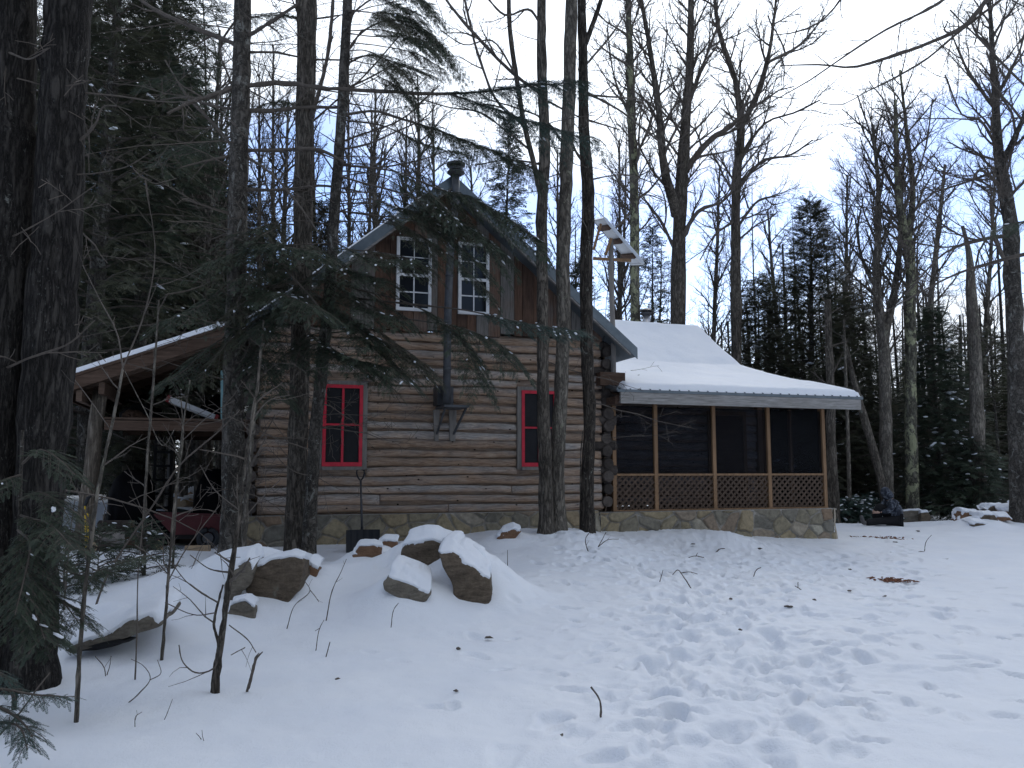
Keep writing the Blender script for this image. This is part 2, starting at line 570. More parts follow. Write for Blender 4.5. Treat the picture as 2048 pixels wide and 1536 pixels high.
material('dull_steel', m_flat((0.085, 0.09, 0.098), 0.4, 7.0, 0.5, 0.4))
material('dark_steel', m_flat((0.07, 0.072, 0.078), 0.3, 7.0, 0.45, 0.5))
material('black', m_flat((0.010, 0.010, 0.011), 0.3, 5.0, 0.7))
material('black_plastic', m_flat((0.012, 0.014, 0.018), 0.25, 8.0, 0.5))
material('dark_cloth', m_flat((0.012, 0.012, 0.014), 0.4, 14.0, 0.9))
material('camo', m_camo)
material('boot', m_flat((0.10, 0.095, 0.095), 0.5, 20.0, 0.8))
material('skin', m_flat((0.55, 0.36, 0.28), 0.1, 9.0, 0.6))
material('cart_red', m_flat((0.065, 0.014, 0.016), 0.3, 6.0, 0.55))
material('faded_red', m_flat((0.35, 0.06, 0.06), 0.3, 8.0, 0.7))
material('yellow', m_flat((0.62, 0.42, 0.03), 0.15, 8.0, 0.5))
material('pale_blue', m_flat((0.20, 0.36, 0.38), 0.12, 6.0, 0.6))
material('panel_dark', m_flat((0.01, 0.012, 0.03), 0.2, 6.0, 0.2))
material('panel_back', m_flat((0.62, 0.64, 0.66), 0.06, 6.0, 0.5))
material('alu', m_flat((0.6, 0.62, 0.64), 0.08, 6.0, 0.35, 0.8))
material('leaf_litter', m_flat((0.16, 0.065, 0.035), 0.6, 30.0, 0.9))
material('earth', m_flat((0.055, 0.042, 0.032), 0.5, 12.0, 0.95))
material('wood_cut', m_flat((0.34, 0.25, 0.16), 0.35, 12.0, 0.85))
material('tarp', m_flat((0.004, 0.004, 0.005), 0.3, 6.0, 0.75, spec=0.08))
material('tarp_green', m_flat((0.028, 0.034, 0.032), 0.4, 6.0, 0.5))
mt = MAT

# ------------------------------------------------------------------ ground
CP = [(0, 1530, 4.6), (700, 1530, 4.6), (1400, 1530, 4.65), (2048, 1530, 4.65),
      (60, 1345, 6.7), (155, 1442, 5.55), (430, 1388, 6.0), (230, 1305, 7.2), (700, 1300, 7.25), (1050, 1320, 7.0), (1500, 1300, 7.2), (2048, 1300, 7.3),
      (560, 1205, 8.7), (500, 1235, 8.3), (950, 1218, 8.9), (800, 1215, 8.7), (1200, 1200, 9.2), (1600, 1180, 10.3), (2048, 1180, 10.5),
      (430, 1150, 9.3), (340, 1165, 9.6), (480, 1118, 11.6), (250, 1102, 12.2), (140, 1110, 12.0), (-100, 1130, 11.5),
      (615, 1125, 12.0), (720, 1150, 10.2), (760, 1098, 13.3), (900, 1082, 13.7), (1020, 1062, 14.1), (1130, 1056, 13.6), (1180, 1062, 13.8), (1130, 1100, 12.3),
      (1290, 1090, 14.5), (1420, 1062, 15.3), (1300, 1130, 12.3), (1500, 1074, 16.0), (1660, 1074, 17.0), (1600, 1110, 14.4),
      (1760, 1058, 19.5), (1860, 1052, 20.5), (1960, 1050, 20.0), (2048, 1032, 20.0), (2200, 1040, 19.0), (1900, 1110, 14.5),
      (1800, 1044, 24.0), (1680, 1036, 26.0), (2000, 1040, 26.0), (1850, 1020, 34.0), (1680, 1020, 34.0),
      (400, 1008, 25.0), (140, 1010, 21.0), (-150, 1010, 22.0), (400, 985, 40.0), (0, 985, 40.0)]
CX = [at(*c) for c in CP] + [np.array(p) for p in [
    (0, 2, 0), (0, -6, 0), (-8, 1, -.05), (8, 1, .05), (12, 8, .1), (-12, 8, .1), (16, 16, .3), (-14, 18, .5), (3, 24, .35), (8, 30, .2), (-3, 40, .5), (12, 45, .2),
    (30, 30, .5), (-30, 30, .6), (0, 80, .6), (40, 80, .6), (-40, 80, .6), (60, 10, .6), (-60, 10, .6), (0, -60, 0), (300, 0, .5), (-300, 0, .5), (0, 300, .5), (0, -300, .2)]]
CX = np.array(CX)


def _tps(r2):
    return np.where(r2 > 1e-12, 0.5 * r2 * np.log(np.maximum(r2, 1e-12)), 0)


_n = len(CX)
_sc = 10.0
_P = CX[:, :2] / _sc
_K = _tps(((_P[:, None] - _P[None]) ** 2).sum(-1)) + np.eye(_n) * 0.004
_A = np.zeros((_n + 3, _n + 3))
_A[:_n, :_n] = _K
_A[:_n, _n] = 1
_A[:_n, _n + 1:] = _P
_A[_n:, :_n] = _A[:_n, _n:].T
_C = np.linalg.solve(_A, np.concatenate([CX[:, 2], np.zeros(3)]))

MOUNDS = []                                   # (x, y, height, rx, ry)


def mound(px, py, Y, h, rx, ry):
    p = at(px, py, Y)
    MOUNDS.append((p[0], p[1], h, rx, ry))


def gz(x, y):
    x = np.asarray(x, float)
    y = np.asarray(y, float)
    sh = x.shape
    x, y = x.reshape(-1), y.reshape(-1)
    z = np.empty(len(x))
    for a in range(0, len(x), 20000):
        q = np.stack([x[a:a + 20000], y[a:a + 20000]], 1) / _sc
        k = _tps(((q[:, None] - _P[None]) ** 2).sum(-1))
        z[a:a + 20000] = k @ _C[:_n] + _C[_n] + q @ _C[_n + 1:]
    z = np.clip(z, -0.6, 2.0)
    for mx, my, h, rx, ry in MOUNDS:
        z += h * np.exp(-((x - mx) / rx) ** 2 - ((y - my) / ry) ** 2)
    return z.reshape(sh)


def gat(px, Y):
    """ground point under image column px at depth Y"""
    x = (px - 1024) / F * Y / math.cos(PITCH)
    return np.array([x, Y, float(gz(np.array([x]), np.array([Y]))[0])])


mound(940, 1130, 9.25, .38, .40, .36)
mound(862, 1110, 9.75, .40, .60, .45)
mound(800, 1180, 8.70, .24, .42, .34)
mound(1010, 1150, 9.3, .16, .4, .4)
mound(552, 1150, 9.10, .30, .42, .32)
mound(450, 1160, 9.05, .26, .42, .34)
mound(225, 1262, 7.75, .26, .46, .30)
mound(732, 1105, 10.75, .14, .35, .3)
mound(1010, 1070, 13.2, .10, .35, .3)
mound(690, 1165, 9.6, 0.16, 0.5, 0.5)
mound(850, 1120, 9.9, 0.22, 0.55, 0.6)
mound(900, 1085, 11.5, 0.05, 0.5, 0.5)
mound(400, 1150, 9.6, 0.14, 0.8, 0.5)
mound(1460, 1062, 15.0, 0.10, 0.5, 0.5)
mound(250, 1290, 7.3, 0.06, 0.4, 0.3)
mound(1990, 1045, 19.4, .22, 1.4, .5)


ROCKS = []


def rock_from_outline(*a, **k):
    """note a rock for later and bank the snow up to its foot"""
    ROCKS.append((a, k))
    pts, Y, depth = a[2], a[3], a[4]
    q = np.array([at(x, y, Y) for x, y in pts])
    low = q[q[:, 2] < q[:, 2].min() + .35 * np.ptp(q[:, 2])]
    w = np.ptp(q[:, 0])
    cx = low[:, 0].mean()
    gap = low[:, 2].mean() - float(gz(np.array([cx]), np.array([Y]))[0])
    if gap > -.02 and k.get('drift', True):
        MOUNDS.append((cx, Y + depth * .35, (gap + .05) * 1.15, w * .75 + .1, depth * .6 + .12))


rock_from_outline('boulder', 'big brown boulder left of the twin trunks with a thick snow top', [(488, 1145), (540, 1118), (585, 1112), (610, 1122), (612, 1150), (600, 1185), (575, 1212), (540, 1218), (490, 1212)], 8.6, .6, 'rock', .045, .42, .04, seed=3)
rock_from_outline('boulder', 'grey slanting rock under the left shoulder of the big brown boulder', [(470, 1130), (492, 1118), (506, 1140), (500, 1165), (478, 1190), (462, 1215), (440, 1220), (448, 1170)], 8.5, .5, 'slab', .05, .2, .03, seed=5, tilt=.25)
rock_from_outline('boulder', 'small squat grey rock at the foot of the big brown boulder', [(456, 1208), (488, 1202), (506, 1215), (508, 1242), (470, 1246), (446, 1236)], 8.15, .25, 'slab', .05, .4, .03, seed=8)
rock_from_outline('boulder', 'large humped boulder in mid yard under a thick arch of snow', [(905, 1215), (900, 1170), (890, 1128), (880, 1098), (905, 1100), (940, 1130), (975, 1160), (988, 1185), (980, 1212), (945, 1224)], 8.75, .8, 'rock', .045, .38, .05, seed=11, tilt=.25)
rock_from_outline('boulder', 'upper rock of the snowy mound beside the shovel blade, only its dark rim bare', [(800, 1120), (805, 1092), (830, 1078), (870, 1076), (905, 1092), (935, 1120), (930, 1150), (870, 1160), (810, 1135)], 9.3, .75, 'rock', .07, .15, .04, seed=14, tilt=.12)
rock_from_outline('stone_slab', 'flat brown slab tipped out of the snow in front of the mound', [(764, 1168), (778, 1152), (830, 1172), (862, 1190), (852, 1204), (825, 1212), (790, 1196), (766, 1180)], 8.4, .5, 'slab', .04, .5, .02, seed=17, tilt=.30, snow_t=1.0)
rock_from_outline('stone', 'rust-coloured stone with a snow dome in front of the shovel blade', [(704, 1110), (715, 1092), (745, 1090), (760, 1096), (760, 1110), (735, 1120), (712, 1122)], 10.4, .35, 'rust_rock', .06, .3, .03, seed=19)
rock_from_outline('stone', 'small stone with rounded snow right of the shovel blade', [(758, 1092), (768, 1084), (792, 1084), (796, 1098), (780, 1104), (760, 1102)], 10.9, .3, 'rust_rock', .06, .3, .02, seed=23)
rock_from_outline('stone', 'low flat stone just showing below the two snow-domed stones', [(765, 1122), (800, 1118), (812, 1126), (780, 1130)], 10.0, .3, 'slab', .05, .5, .02, seed=26)
rock_from_outline('stone', 'snow-covered stone close to the cabin wall, left of the three trunks', [(992, 1078), (1005, 1064), (1030, 1055), (1042, 1062), (1030, 1076), (1008, 1084)], 12.8, .4, 'rust_rock', .06, .25, .03, seed=29)
rock_from_outline('stone', 'reddish stone peeping from the snow between big boulder and twin trunks', [(608, 1142), (622, 1132), (640, 1140), (634, 1156), (615, 1158)], 9.0, .3, 'rust_rock', .09, .2, .03, seed=31)
rock_from_outline('stone_slab', 'long snow-topped ledge stone with a dark hollow beneath, beside the double trunk', [(132, 1300), (150, 1288), (215, 1266), (262, 1236), (310, 1226), (324, 1250), (300, 1258), (240, 1276), (180, 1296), (150, 1306)], 6.95, .75, 'slab', .06, .30, .02, seed=37, tilt=.12, snow_t=1.0, drift=False)
rock_from_outline('stone_slab', 'upright tan stone slab behind the seated person at the wood edge', [(1806, 1022), (1842, 1020), (1858, 1030), (1862, 1055), (1806, 1056)], 23.5, .3, 'slab', .05, .5, .02, seed=41)
rock_from_outline('stone', 'small round stone right of the upright tan slab', [(1842, 1026), (1856, 1024), (1862, 1032), (1862, 1056), (1842, 1056)], 23.2, .25, 'rock', .06, .5, .02, seed=43)
for k, (o_, lab, Y, mat) in enumerate([
    ([(1916, 1044), (1926, 1022), (1960, 1026), (1968, 1044)], 'wide dark red-brown rock, leftmost in the snowy rock heap at right edge', 19.5, 'rust_rock'),
    ([(1958, 1044), (1968, 1032), (1988, 1030), (2000, 1046), (1972, 1050)], 'pointed brown rock in front of the snowy rock heap', 18.6, 'rock'),
    ([(1986, 1044), (1996, 1034), (2020, 1034), (2026, 1042), (1995, 1049)], 'brown rock right of the pointed one in the rock heap', 18.7, 'rust_rock'),
    ([(1944, 1050), (1952, 1046), (1990, 1049), (1975, 1054), (1948, 1054)], 'long thin dark rock lowest in the rock heap', 18.4, 'rock'),
    ([(1970, 1022), (1985, 1012), (2010, 1014), (2022, 1026), (1990, 1030)], 'dark rock under deep snow on top of the rock heap', 19.8, 'rock'),
    ([(2012, 1024), (2026, 1014), (2050, 1016), (2050, 1034), (2024, 1034)], 'tan slab at the right end of the rock heap', 19.2, 'rust_rock'),
    ([(2038, 1012), (2050, 1000), (2075, 1002), (2075, 1020), (2045, 1022)], 'highest snow-capped rock of the heap, cut by the frame', 20.0, 'rock')]):
    rock_from_outline('heap_rock', lab, o_, Y, .6, mat, .07, .40, .04, seed=50 + k, group='rocks of the snowy heap')

FEET = []


def trail(pts, step=0.36, depth=0.05, spread=0.12, both=True):
    pts = np.array([gat(a, b)[:2] for a, b in pts])
    seg = np.linalg.norm(np.diff(pts, axis=0), axis=1)
    cum = np.concatenate([[0], np.cumsum(seg)])
    s, side = 0.0, 1
    while s < cum[-1]:
        p = np.array([np.interp(s, cum, pts[:, 0]), np.interp(s, cum, pts[:, 1])])
        q = np.array([np.interp(min(s + .1, cum[-1]), cum, pts[:, 0]), np.interp(min(s + .1, cum[-1]), cum, pts[:, 1])])
        dd = q - p
        ang = math.atan2(dd[1], dd[0]) if np.hypot(*dd) > 1e-6 else 0
        nn = np.array([-math.sin(ang), math.cos(ang)])
        p = p + nn * side * spread + rng.normal(0, 0.05, 2)
        FEET.append((p[0], p[1], ang + rng.normal(0, 0.25), depth * rng.uniform(0.4, 1.25), rng.uniform(0.8, 1.2)))
        side = -side
        s += step * rng.uniform(0.8, 1.25)


trail([(1330, 4.5), (1330, 6), (1340, 8), (1330, 10), (1270, 12.5)])
trail([(1480, 4.5), (1500, 6), (1480, 8), (1560, 11), (1700, 15)], depth=0.05)
trail([(1600, 4.6), (1620, 6), (1480, 8.5), (1420, 11), (1500, 14.5)], depth=0.045)
trail([(1250, 4.6), (1300, 5.6), (1360, 7.5), (1380, 9.5), (1330, 12)], depth=0.06)
trail([(1500, 5.0), (1640, 6.5), (1750, 9), (1800, 14), (1760, 18)], depth=0.04)
trail([(1050, 4.7), (1150, 5.4), (1290, 6.6), (1340, 8)], depth=0.04)
trail([(1700, 14), (1500, 13), (1300, 12.5), (1150, 12.2)], depth=0.05)
trail([(1950, 6.5), (1850, 9), (1700, 12)], depth=0.03, step=0.6)
for _ in range(420):
    a, b = rng.normal(1480, 260), rng.uniform(5, 13.5)
    g = gat(a, b)
    FEET.append((g[0], g[1], rng.uniform(0, 6.28), rng.uniform(0.012, 0.04), rng.uniform(0.35, 0.9)))
for _ in range(300):
    a, b = rng.uniform(1080, 1800), rng.uniform(10.5, 15)
    g = gat(a, b)
    FEET.append((g[0], g[1], rng.uniform(0, 6.28), rng.uniform(0.012, 0.036), rng.uniform(0.3, 0.8)))


def build_ground():
    def axis(parts):
        out = []
        for a, b, s in parts:
            out.append(np.arange(a, b, s))
        return np.concatenate(out)
    xs = axis([(-600, -100, 60), (-100, -30, 5), (-30, -12, 1.0), (-12, -7, .2), (-7, -3, .05), (-3, 7.5, .026), (7.5, 12, .07), (12, 30, .8), (30, 100, 5), (100, 660, 60)])
    ys = axis([(-300, -50, 50), (-50, -5, 4), (-5, 3.6, .3), (3.6, 9.5, .026), (9.5, 14, .035), (14, 22, .08), (22, 45, .5), (45, 120, 4), (120, 900, 60)])
    X, Yy = np.meshgrid(xs, ys)
    Z = gz(X, Yy)
    near = np.clip((26 - np.hypot(X, Yy - 8)) / 10, 0, 1)
    Z = Z + near * (0.030 * fbm(X * 0.9, Yy * 0.9, 3, 3) + 0.007 * fbm(X * 5, Yy * 5, 11, 3))
    # trampled belt: rougher crust
    fx = X / np.maximum(Yy, 1) * F + 1024
    tr = np.exp(-((fx - 1450) / 330) ** 2) * np.clip((Yy - 4) / 2, 0, 1) * np.clip((17 - Yy) / 2, 0, 1)
    tr = np.maximum(tr, np.clip((Yy - 9.6) / 1.5, 0, 1) * np.clip((15.5 - Yy) / 1.5, 0, 1) * np.clip((fx - 1050) / 120, 0, 1) * np.clip((1850 - fx) / 150, 0, 1) * 0.7)
    Z = Z - tr * 0.024 * np.abs(fbm(X * 4.2, Yy * 4.2, 31, 5)) + tr * 0.015 * fbm(X * 10, Yy * 10, 5, 4)
    for x, y, a, dep, s in FEET:
        i0, i1 = np.searchsorted(xs, [x - .4, x + .4])
        j0, j1 = np.searchsorted(ys, [y - .4, y + .4])
        if i1 - i0 < 2 or j1 - j0 < 2:
            continue
        dx, dy = X[j0:j1, i0:i1] - x, Yy[j0:j1, i0:i1] - y
        l = (dx * math.cos(a) + dy * math.sin(a)) / (0.16 * s)
        w = (-dx * math.sin(a) + dy * math.cos(a)) / (0.075 * s)
        w = w / (1.0 + 0.18 * np.sin(l * 2.4))
        r = np.sqrt(l * l + w * w) + 0.22 * vnoise(dx * 14 + x * 7, dy * 14, 2)
        hole = 1 / (1 + np.exp((r - 1.0) * 11.0))
        rim = np.exp(-((r - 1.45) / 0.28) ** 2)
        Z[j0:j1, i0:i1] += -dep * hole + dep * 0.22 * rim
    mb = MB()
    mb.grid(np.stack([X, Yy, Z], -1))
    o = mb.build('snowy_ground', mt['snow'], smooth=True)
    tag(o, kind='structure')


build_ground()

# ------------------------------------------------------------------ cabin
cabin = empty('log_cabin', H0, HA)
tag(cabin, 'two storey log cabin with red framed windows, screened porch and open lean-to in the snow', 'cabin')
APX, APZ, SL = 1.75, 6.72, 0.83               # roof apex (outer face) and slope
WINS = [(-0.35, 0.31, 1.66, 3.03), (3.15, 3.82, 1.66, 3.03)]


def log_courses(mb, x0, x1, z0, ncourse, h, r, wins=(), k0=0, jitter=0.25, seg=0.07, xform=None):
    for k in range(ncourse):
        zc = z0 + (k + 0.5) * h
        hh = h * (1 + 0.0)
        spans = [(x0 + rng.uniform(-.03, .03), x1 + rng.uniform(-.03, .03))]
        for a, b, c, e in wins:
            if zc + h * .45 > c - .05 and zc - h * .45 < e + .05:
                new = []
                for s in spans:
                    if s[0] < a < s[1]:
                        new.append((s[0], a - .085))
                        if s[1] > b:
                            new.append((b + .085, s[1]))
                    else:
                        new.append(s)
                spans = new
        out = []
        for s in spans:                       # some courses are two logs butted end to end
            if s[1] - s[0] > 3.4 and rng.random() < 0.5:
                c = rng.uniform(s[0] + 1, s[1] - 1)
                out += [(s[0], c - .006), (c + .006, s[1])]
            else:
                out.append(s)
        for s in out:
            n = max(4, int((s[1] - s[0]) / seg))
            xs = np.linspace(s[0], s[1], n)
            sd = int(rng.integers(1e6))
            rr = r * (rng.uniform(.82, 1.1) + 0.13 * fbm(xs * 1.1, xs * 0, sd, 3) + 0.06 * vnoise(xs * 6, xs * 0, sd + 3))
            # knots: short swellings
            for _ in range(int((s[1] - s[0]) * 0.8)):
                c = rng.uniform(s[0], s[1])
                rr += r * rng.uniform(.04, .16) * np.exp(-((xs - c) / .05) ** 2)
            zz = zc + 0.022 * fbm(xs * 0.8, xs * 0, sd + 7, 3)
            an = np.linspace(-1.5, 1.5, 9)
            tp = hh * (0.455 + .03 * rng.standard_normal())
            G = np.empty((9, n, 3))
            T = np.empty((9, n))
            idx = int(rng.integers(1, 4000))
            for i, a in enumerate(an):
                G[i, :, 0] = xs
                G[i, :, 1] = -rr * math.cos(a) ** 0.46 * 0.95 - .004 * vnoise(xs * 9, xs * 0 + i * 1.7, sd + i)
                G[i, :, 2] = zz + np.sin(a) * tp * (rr / r) ** 0.8
                T[i] = idx + 0.04 + 0.92 * (i / 8)
            # round the ends off
            G[:, 0, 1] *= 0.6
            G[:, -1, 1] *= 0.6
            if xform is not None:
                G = xform(G)
            mb.grid(G, T)
            # end caps
            for e in (0, -1):
                ring = G[:, e]
                cpt = ring.mean(0)
                nb = len(ring)
                tri = [(nb, i, i + 1) if e == 0 else (nb, i + 1, i) for i in range(nb - 1)]
                mb.add(np.vstack([ring, cpt]), t=tri, tint=idx + 0.5)


mb = MB()
log_courses(mb, -1.38, 4.74, 0.87, 20, 0.1565, 0.078, WINS)
mb.box(-1.36, 4.72, 0.03, 0.12, 0.86, 4.02, tint=7.3)
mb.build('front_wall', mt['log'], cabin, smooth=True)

# log side and back walls
mb = MB()
rot = lambda G: np.stack([4.80 - G[..., 1] * 1.0, G[..., 0], G[..., 2]], -1)
log_courses(mb, 0.05, 7.0, 0.85, 17, 0.175, 0.085, k0=3, xform=rot, seg=.3)
mb.box(4.66, 4.80, 0.121, 7.0, .85, 3.88, tint=9.3)
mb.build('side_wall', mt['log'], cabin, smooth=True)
mb = MB()
rot = lambda G: np.stack([-1.42 + G[..., 1] * 1.0, G[..., 0], G[..., 2]], -1)
log_courses(mb, 0.05, 7.0, 0.85, 17, 0.18, 0.085, k0=3, xform=rot, seg=.3)
mb.box(-1.42, -1.30, 0.121, 7.0, .85, 3.9, tint=9.3)
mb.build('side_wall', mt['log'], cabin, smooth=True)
mb = MB()
mb.box(-1.29, 4.65, 6.9, 7.0, .85, 5.0, tint=4.4)
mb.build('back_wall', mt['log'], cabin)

# corner log ends: side wall logs that pass through the front
for cx, n_, sgn in ((4.83, 13, 1), (-1.47, 12, -1)):
    mb = MB()
    for k in range(n_):
        z = 1.02 + k * 0.232 if sgn > 0 else 1.0 + k * 0.25
        if sgn < 0 and k % 3 == 1:
            # squared-off front log ends on the left corner
            mb.box(-1.60 - rng.uniform(0, .06), -1.395, -.10, .06, z - .105, z + .105, tint=rng.random())
            continue
        r = rng.uniform(.098, .114)
        L = rng.uniform(.08, .15) if sgn > 0 else rng.uniform(.10, .16)
        x = cx + rng.uniform(-.02, .02)
        pts = [(x, .3, z), (x, -L + .012, z), (x, -L, z)]
        mb.tube(pts, [r, r, r * .93], 14, tint=rng.random(), wob=.02)
        if sgn > 0 and k % 2 == 0 and k > 1:
            mb.tube([(4.5, .02, z + .11), (4.99 + rng.uniform(0, .06), .02, z + .11), (5.01, .02, z + .11)], [.10, .10, .09], 12, tint=rng.random(), wob=.02)
    mb.build('corner_log_ends', mt['end_grain'], cabin, smooth=False)

# gable boards
mb = MB()
x = -1.42
while x < 4.9:
    w = rng.uniform(.15, .27)
    x1 = min(x + w - .008, 4.92)
    if x1 - x > .03:
        f = lambda q: APZ - .17 - SL * abs(q - APX)
        zb = 4.03 + rng.uniform(-.05, .02)
        if min(f(x), f(x1)) > zb + .02:
            yf = -.05 - rng.uniform(0, .022)
            pk = [(x, f(x)), (x1, f(x1))]
            if x < APX < x1:
                pk = [(x, f(x)), (APX, f(APX)), (x1, f(x1))]
            t = rng.random()
            if len(pk) == 2:
                mb.hexa([(x, yf, zb), (x1, yf, zb), (x1, .1, zb), (x, .1, zb), (x, yf, pk[0][1]), (x1, yf, pk[1][1]), (x1, .1, pk[1][1]), (x, .1, pk[0][1])], tint=t)
            else:
                mb.hexa([(x, yf, zb), (APX, yf, zb), (APX, .1, zb), (x, .1, zb), (x, yf, pk[0][1]), (APX, yf, pk[1][1]), (APX, .1, pk[1][1]), (x, .1, pk[0][1])], tint=t)
                mb.hexa([(APX, yf, zb), (x1, yf, zb), (x1, .1, zb), (APX, .1, zb), (APX, yf, pk[1][1]), (x1, yf, pk[2][1]), (x1, .1, pk[2][1]), (APX, .1, pk[1][1])], tint=t)
    x += w
mb.build('gable_boards', mt['board'], cabin)

# red windows
for a, b, c, e in WINS:
    mb = MB()
    fw = .055
    y0, y1 = -.088, -.03
    mb.box(a, b, y0, y1, c, c + fw + .015)
    mb.box(a, b, y0, y1, e - fw, e)
    mb.box(a, a + fw, y0 + .002, y1, c + fw + .015, e - fw)
    mb.box(b - fw, b, y0 + .002, y1, c + fw + .015, e - fw)
    mb.box((a + b) / 2 - .019, (a + b) / 2 + .019, y0 + .012, y1, c + fw + .015, e - fw)
    zm = c + (e - c) * .51
    mb.box(a + fw, (a + b) / 2 - .019, y0 + .014, y1, zm - .016, zm + .016)
    mb.box((a + b) / 2 + .019, b - fw, y0 + .014, y1, zm - .016, zm + .016)
    w = mb.build('window', mt['red_paint'], cabin)
    mb = MB()
    mb.box(a + .01, b - .01, -.050, -.02, c + .01, e - .01)
    mb.build('pane', mt['screened_glass'], w)
    mb = MB()
    mb.box(a - .08, a - .004, -.075, .0, c - .05, e + .07, tint=.3)
    mb.box(b + .004, b + .08, -.075, .0, c - .05, e + .07, tint=.7)
    mb.box(a - .003, b + .003, -.07, .0, e + .003, e + .07, tint=.4)
    mb.build('casing', mt['grey_wood'], w)
    mb = MB()
    mb.box(a - .003, b + .003, -.105, .0, c - .06, c - .004)
    mb.build('sill', mt['grey_wood'], w)

# white attic windows
for a, b, c, e in ((.845, 1.465, 4.36, 5.665), (1.955, 2.525, 4.36, 5.665)):
    mb = MB()
    y0, y1 = -.115, -.05
    fw = .055
    mb.box(a, a + fw, y0, y1, c, e)
    mb.box(b - fw, b, y0, y1, c, e)
    mb.box(a + fw, b - fw, y0 + .002, y1, c, c + fw)
    mb.box(a + fw, b - fw, y0 + .002, y1, e - fw, e)
    zm = (c + e) / 2 - .02
    mb.box(a + fw, b - fw, y0 + .006, y1, zm - .025, zm + .025)
    w = mb.build('window', mt['white_paint'], cabin)
    mb = MB()
    xm = (a + b) / 2
    mb.box(xm - .011, xm + .011, y0 + .012, y1, c + fw, zm - .025)
    mb.box(xm - .007, xm + .007, y0 + .014, y1, zm + .025, e - fw)
    for lo, hi, kw in ((c + fw, zm - .025, .011), (zm + .025, e - fw, .007)):
        zz = (lo + hi) / 2
        mb.box(a + fw, xm - .011, y0 + .016, y1, zz - kw, zz + kw)
        mb.box(xm + .011, b - fw, y0 + .016, y1, zz - kw, zz + kw)
    mb.build('muntin', mt['white_paint'], w)
    mb = MB()
    mb.box(a + .01, b - .01, -.088, -.045, c + .01, e - .01)
    mb.build('pane', mt['glass'], w)

# main roof
mb = MB()
ER, EL = 5.22, -1.72
yf, yb = -.50, 7.5
TH = .17


def rz(x):
    return APZ - SL * abs(x - APX)


for x0, x1 in ((EL, APX), (APX, ER)):
    za, zb = rz(x0), rz(x1)
    mb.hexa([(x0, yf, za - TH), (x1, yf, zb - TH), (x1, yb, zb - TH), (x0, yb, za - TH), (x0, yf, za), (x1, yf, zb), (x1, yb, zb), (x0, yb, za)])
roof = mb.build('roof', mt['galv'], cabin)
mb = MB()
for x0, x1 in ((EL - .02, APX), (APX, ER + .03)):       # metal rake flashing, standing proud of the roof edge
    za, zb = rz(x0), rz(x1)
    mb.hexa([(x0, yf - .02, za - TH - .015), (x1, yf - .02, zb - TH - .015), (x1, yf - .003, zb - TH - .015), (x0, yf - .003, za - TH - .015),
             (x0, yf - .02, za + .012), (x1, yf - .02, zb + .012), (x1, yf - .003, zb + .012), (x0, yf - .003, za + .012)])
    mb.hexa([(x0, yf - .02, za + .014), (x1, yf - .02, zb + .014), (x1, yf + .12, zb + .014), (x0, yf + .12, za + .014),
             (x0, yf - .02, za + .022), (x1, yf - .02, zb + .022), (x1, yf + .12, zb + .022), (x0, yf + .12, za + .022)])
mb.build('rake_flashing', mt['galv'], roof)
mb = MB()
for x0, x1 in ((EL + .03, APX), (APX, ER - .1)):
    za, zb = rz(x0) - TH - .018, rz(x1) - TH - .018
    mb.hexa([(x0, yf - .012, za - .035), (x1, yf - .012, zb - .035), (x1, yf + .06, zb - .035), (x0, yf + .06, za - .035), (x0, yf - .012, za), (x1, yf - .012, zb), (x1, yf + .06, zb), (x0, yf + .06, za)])
mb.build('rake_trim', mt['fascia_wood'], roof)
# snow left on the roof slopes


def slope_snow(x0, x1, y0, y1, zf, th, seed, parent, name='snow', nx=90, ny=60, taper=.06, keep=None):
    xs = np.linspace(x0, x1, nx)
    ys = np.linspace(y0, y1, ny)
    X, Yy = np.meshgrid(xs, ys)
    ex = np.minimum(X - x0, x1 - X)
    ey = np.minimum(Yy - y0, y1 - Yy)
    e = np.minimum(ex, ey)
    t = th * np.sqrt(np.clip(e / taper, 0, 1)) * (1 + .16 * fbm(X * 1.3, Yy * 1.3, seed, 3) + .03 * fbm(X * 4 + Yy, Yy * 4 - X, seed + 2, 3))
    if keep is not None:
        t = t * keep(X, Yy)
    G = np.stack([X, Yy, zf(X, Yy) + .025 + t - .012 * (t < .004)], -1)
    m_ = MB()
    m_.grid(G)
    B = G.copy()
    B[..., 2] = zf(X, Yy) + .023
    for sl in (np.s_[0, :], np.s_[-1, :], np.s_[:, 0], np.s_[:, -1]):
        m_.grid(np.stack([B[sl], G[sl]], 0))
    return m_.build(name, mt['snow'], parent, smooth=True)


slope_snow(EL, APX - .45, yf - .01, yb, lambda X, Y: rz(X), .055, 4, roof)
slope_snow(APX + .3, ER - .05, yf + .02, yb, lambda X, Y: rz(X), .03, 9, roof)

# foundation stonework


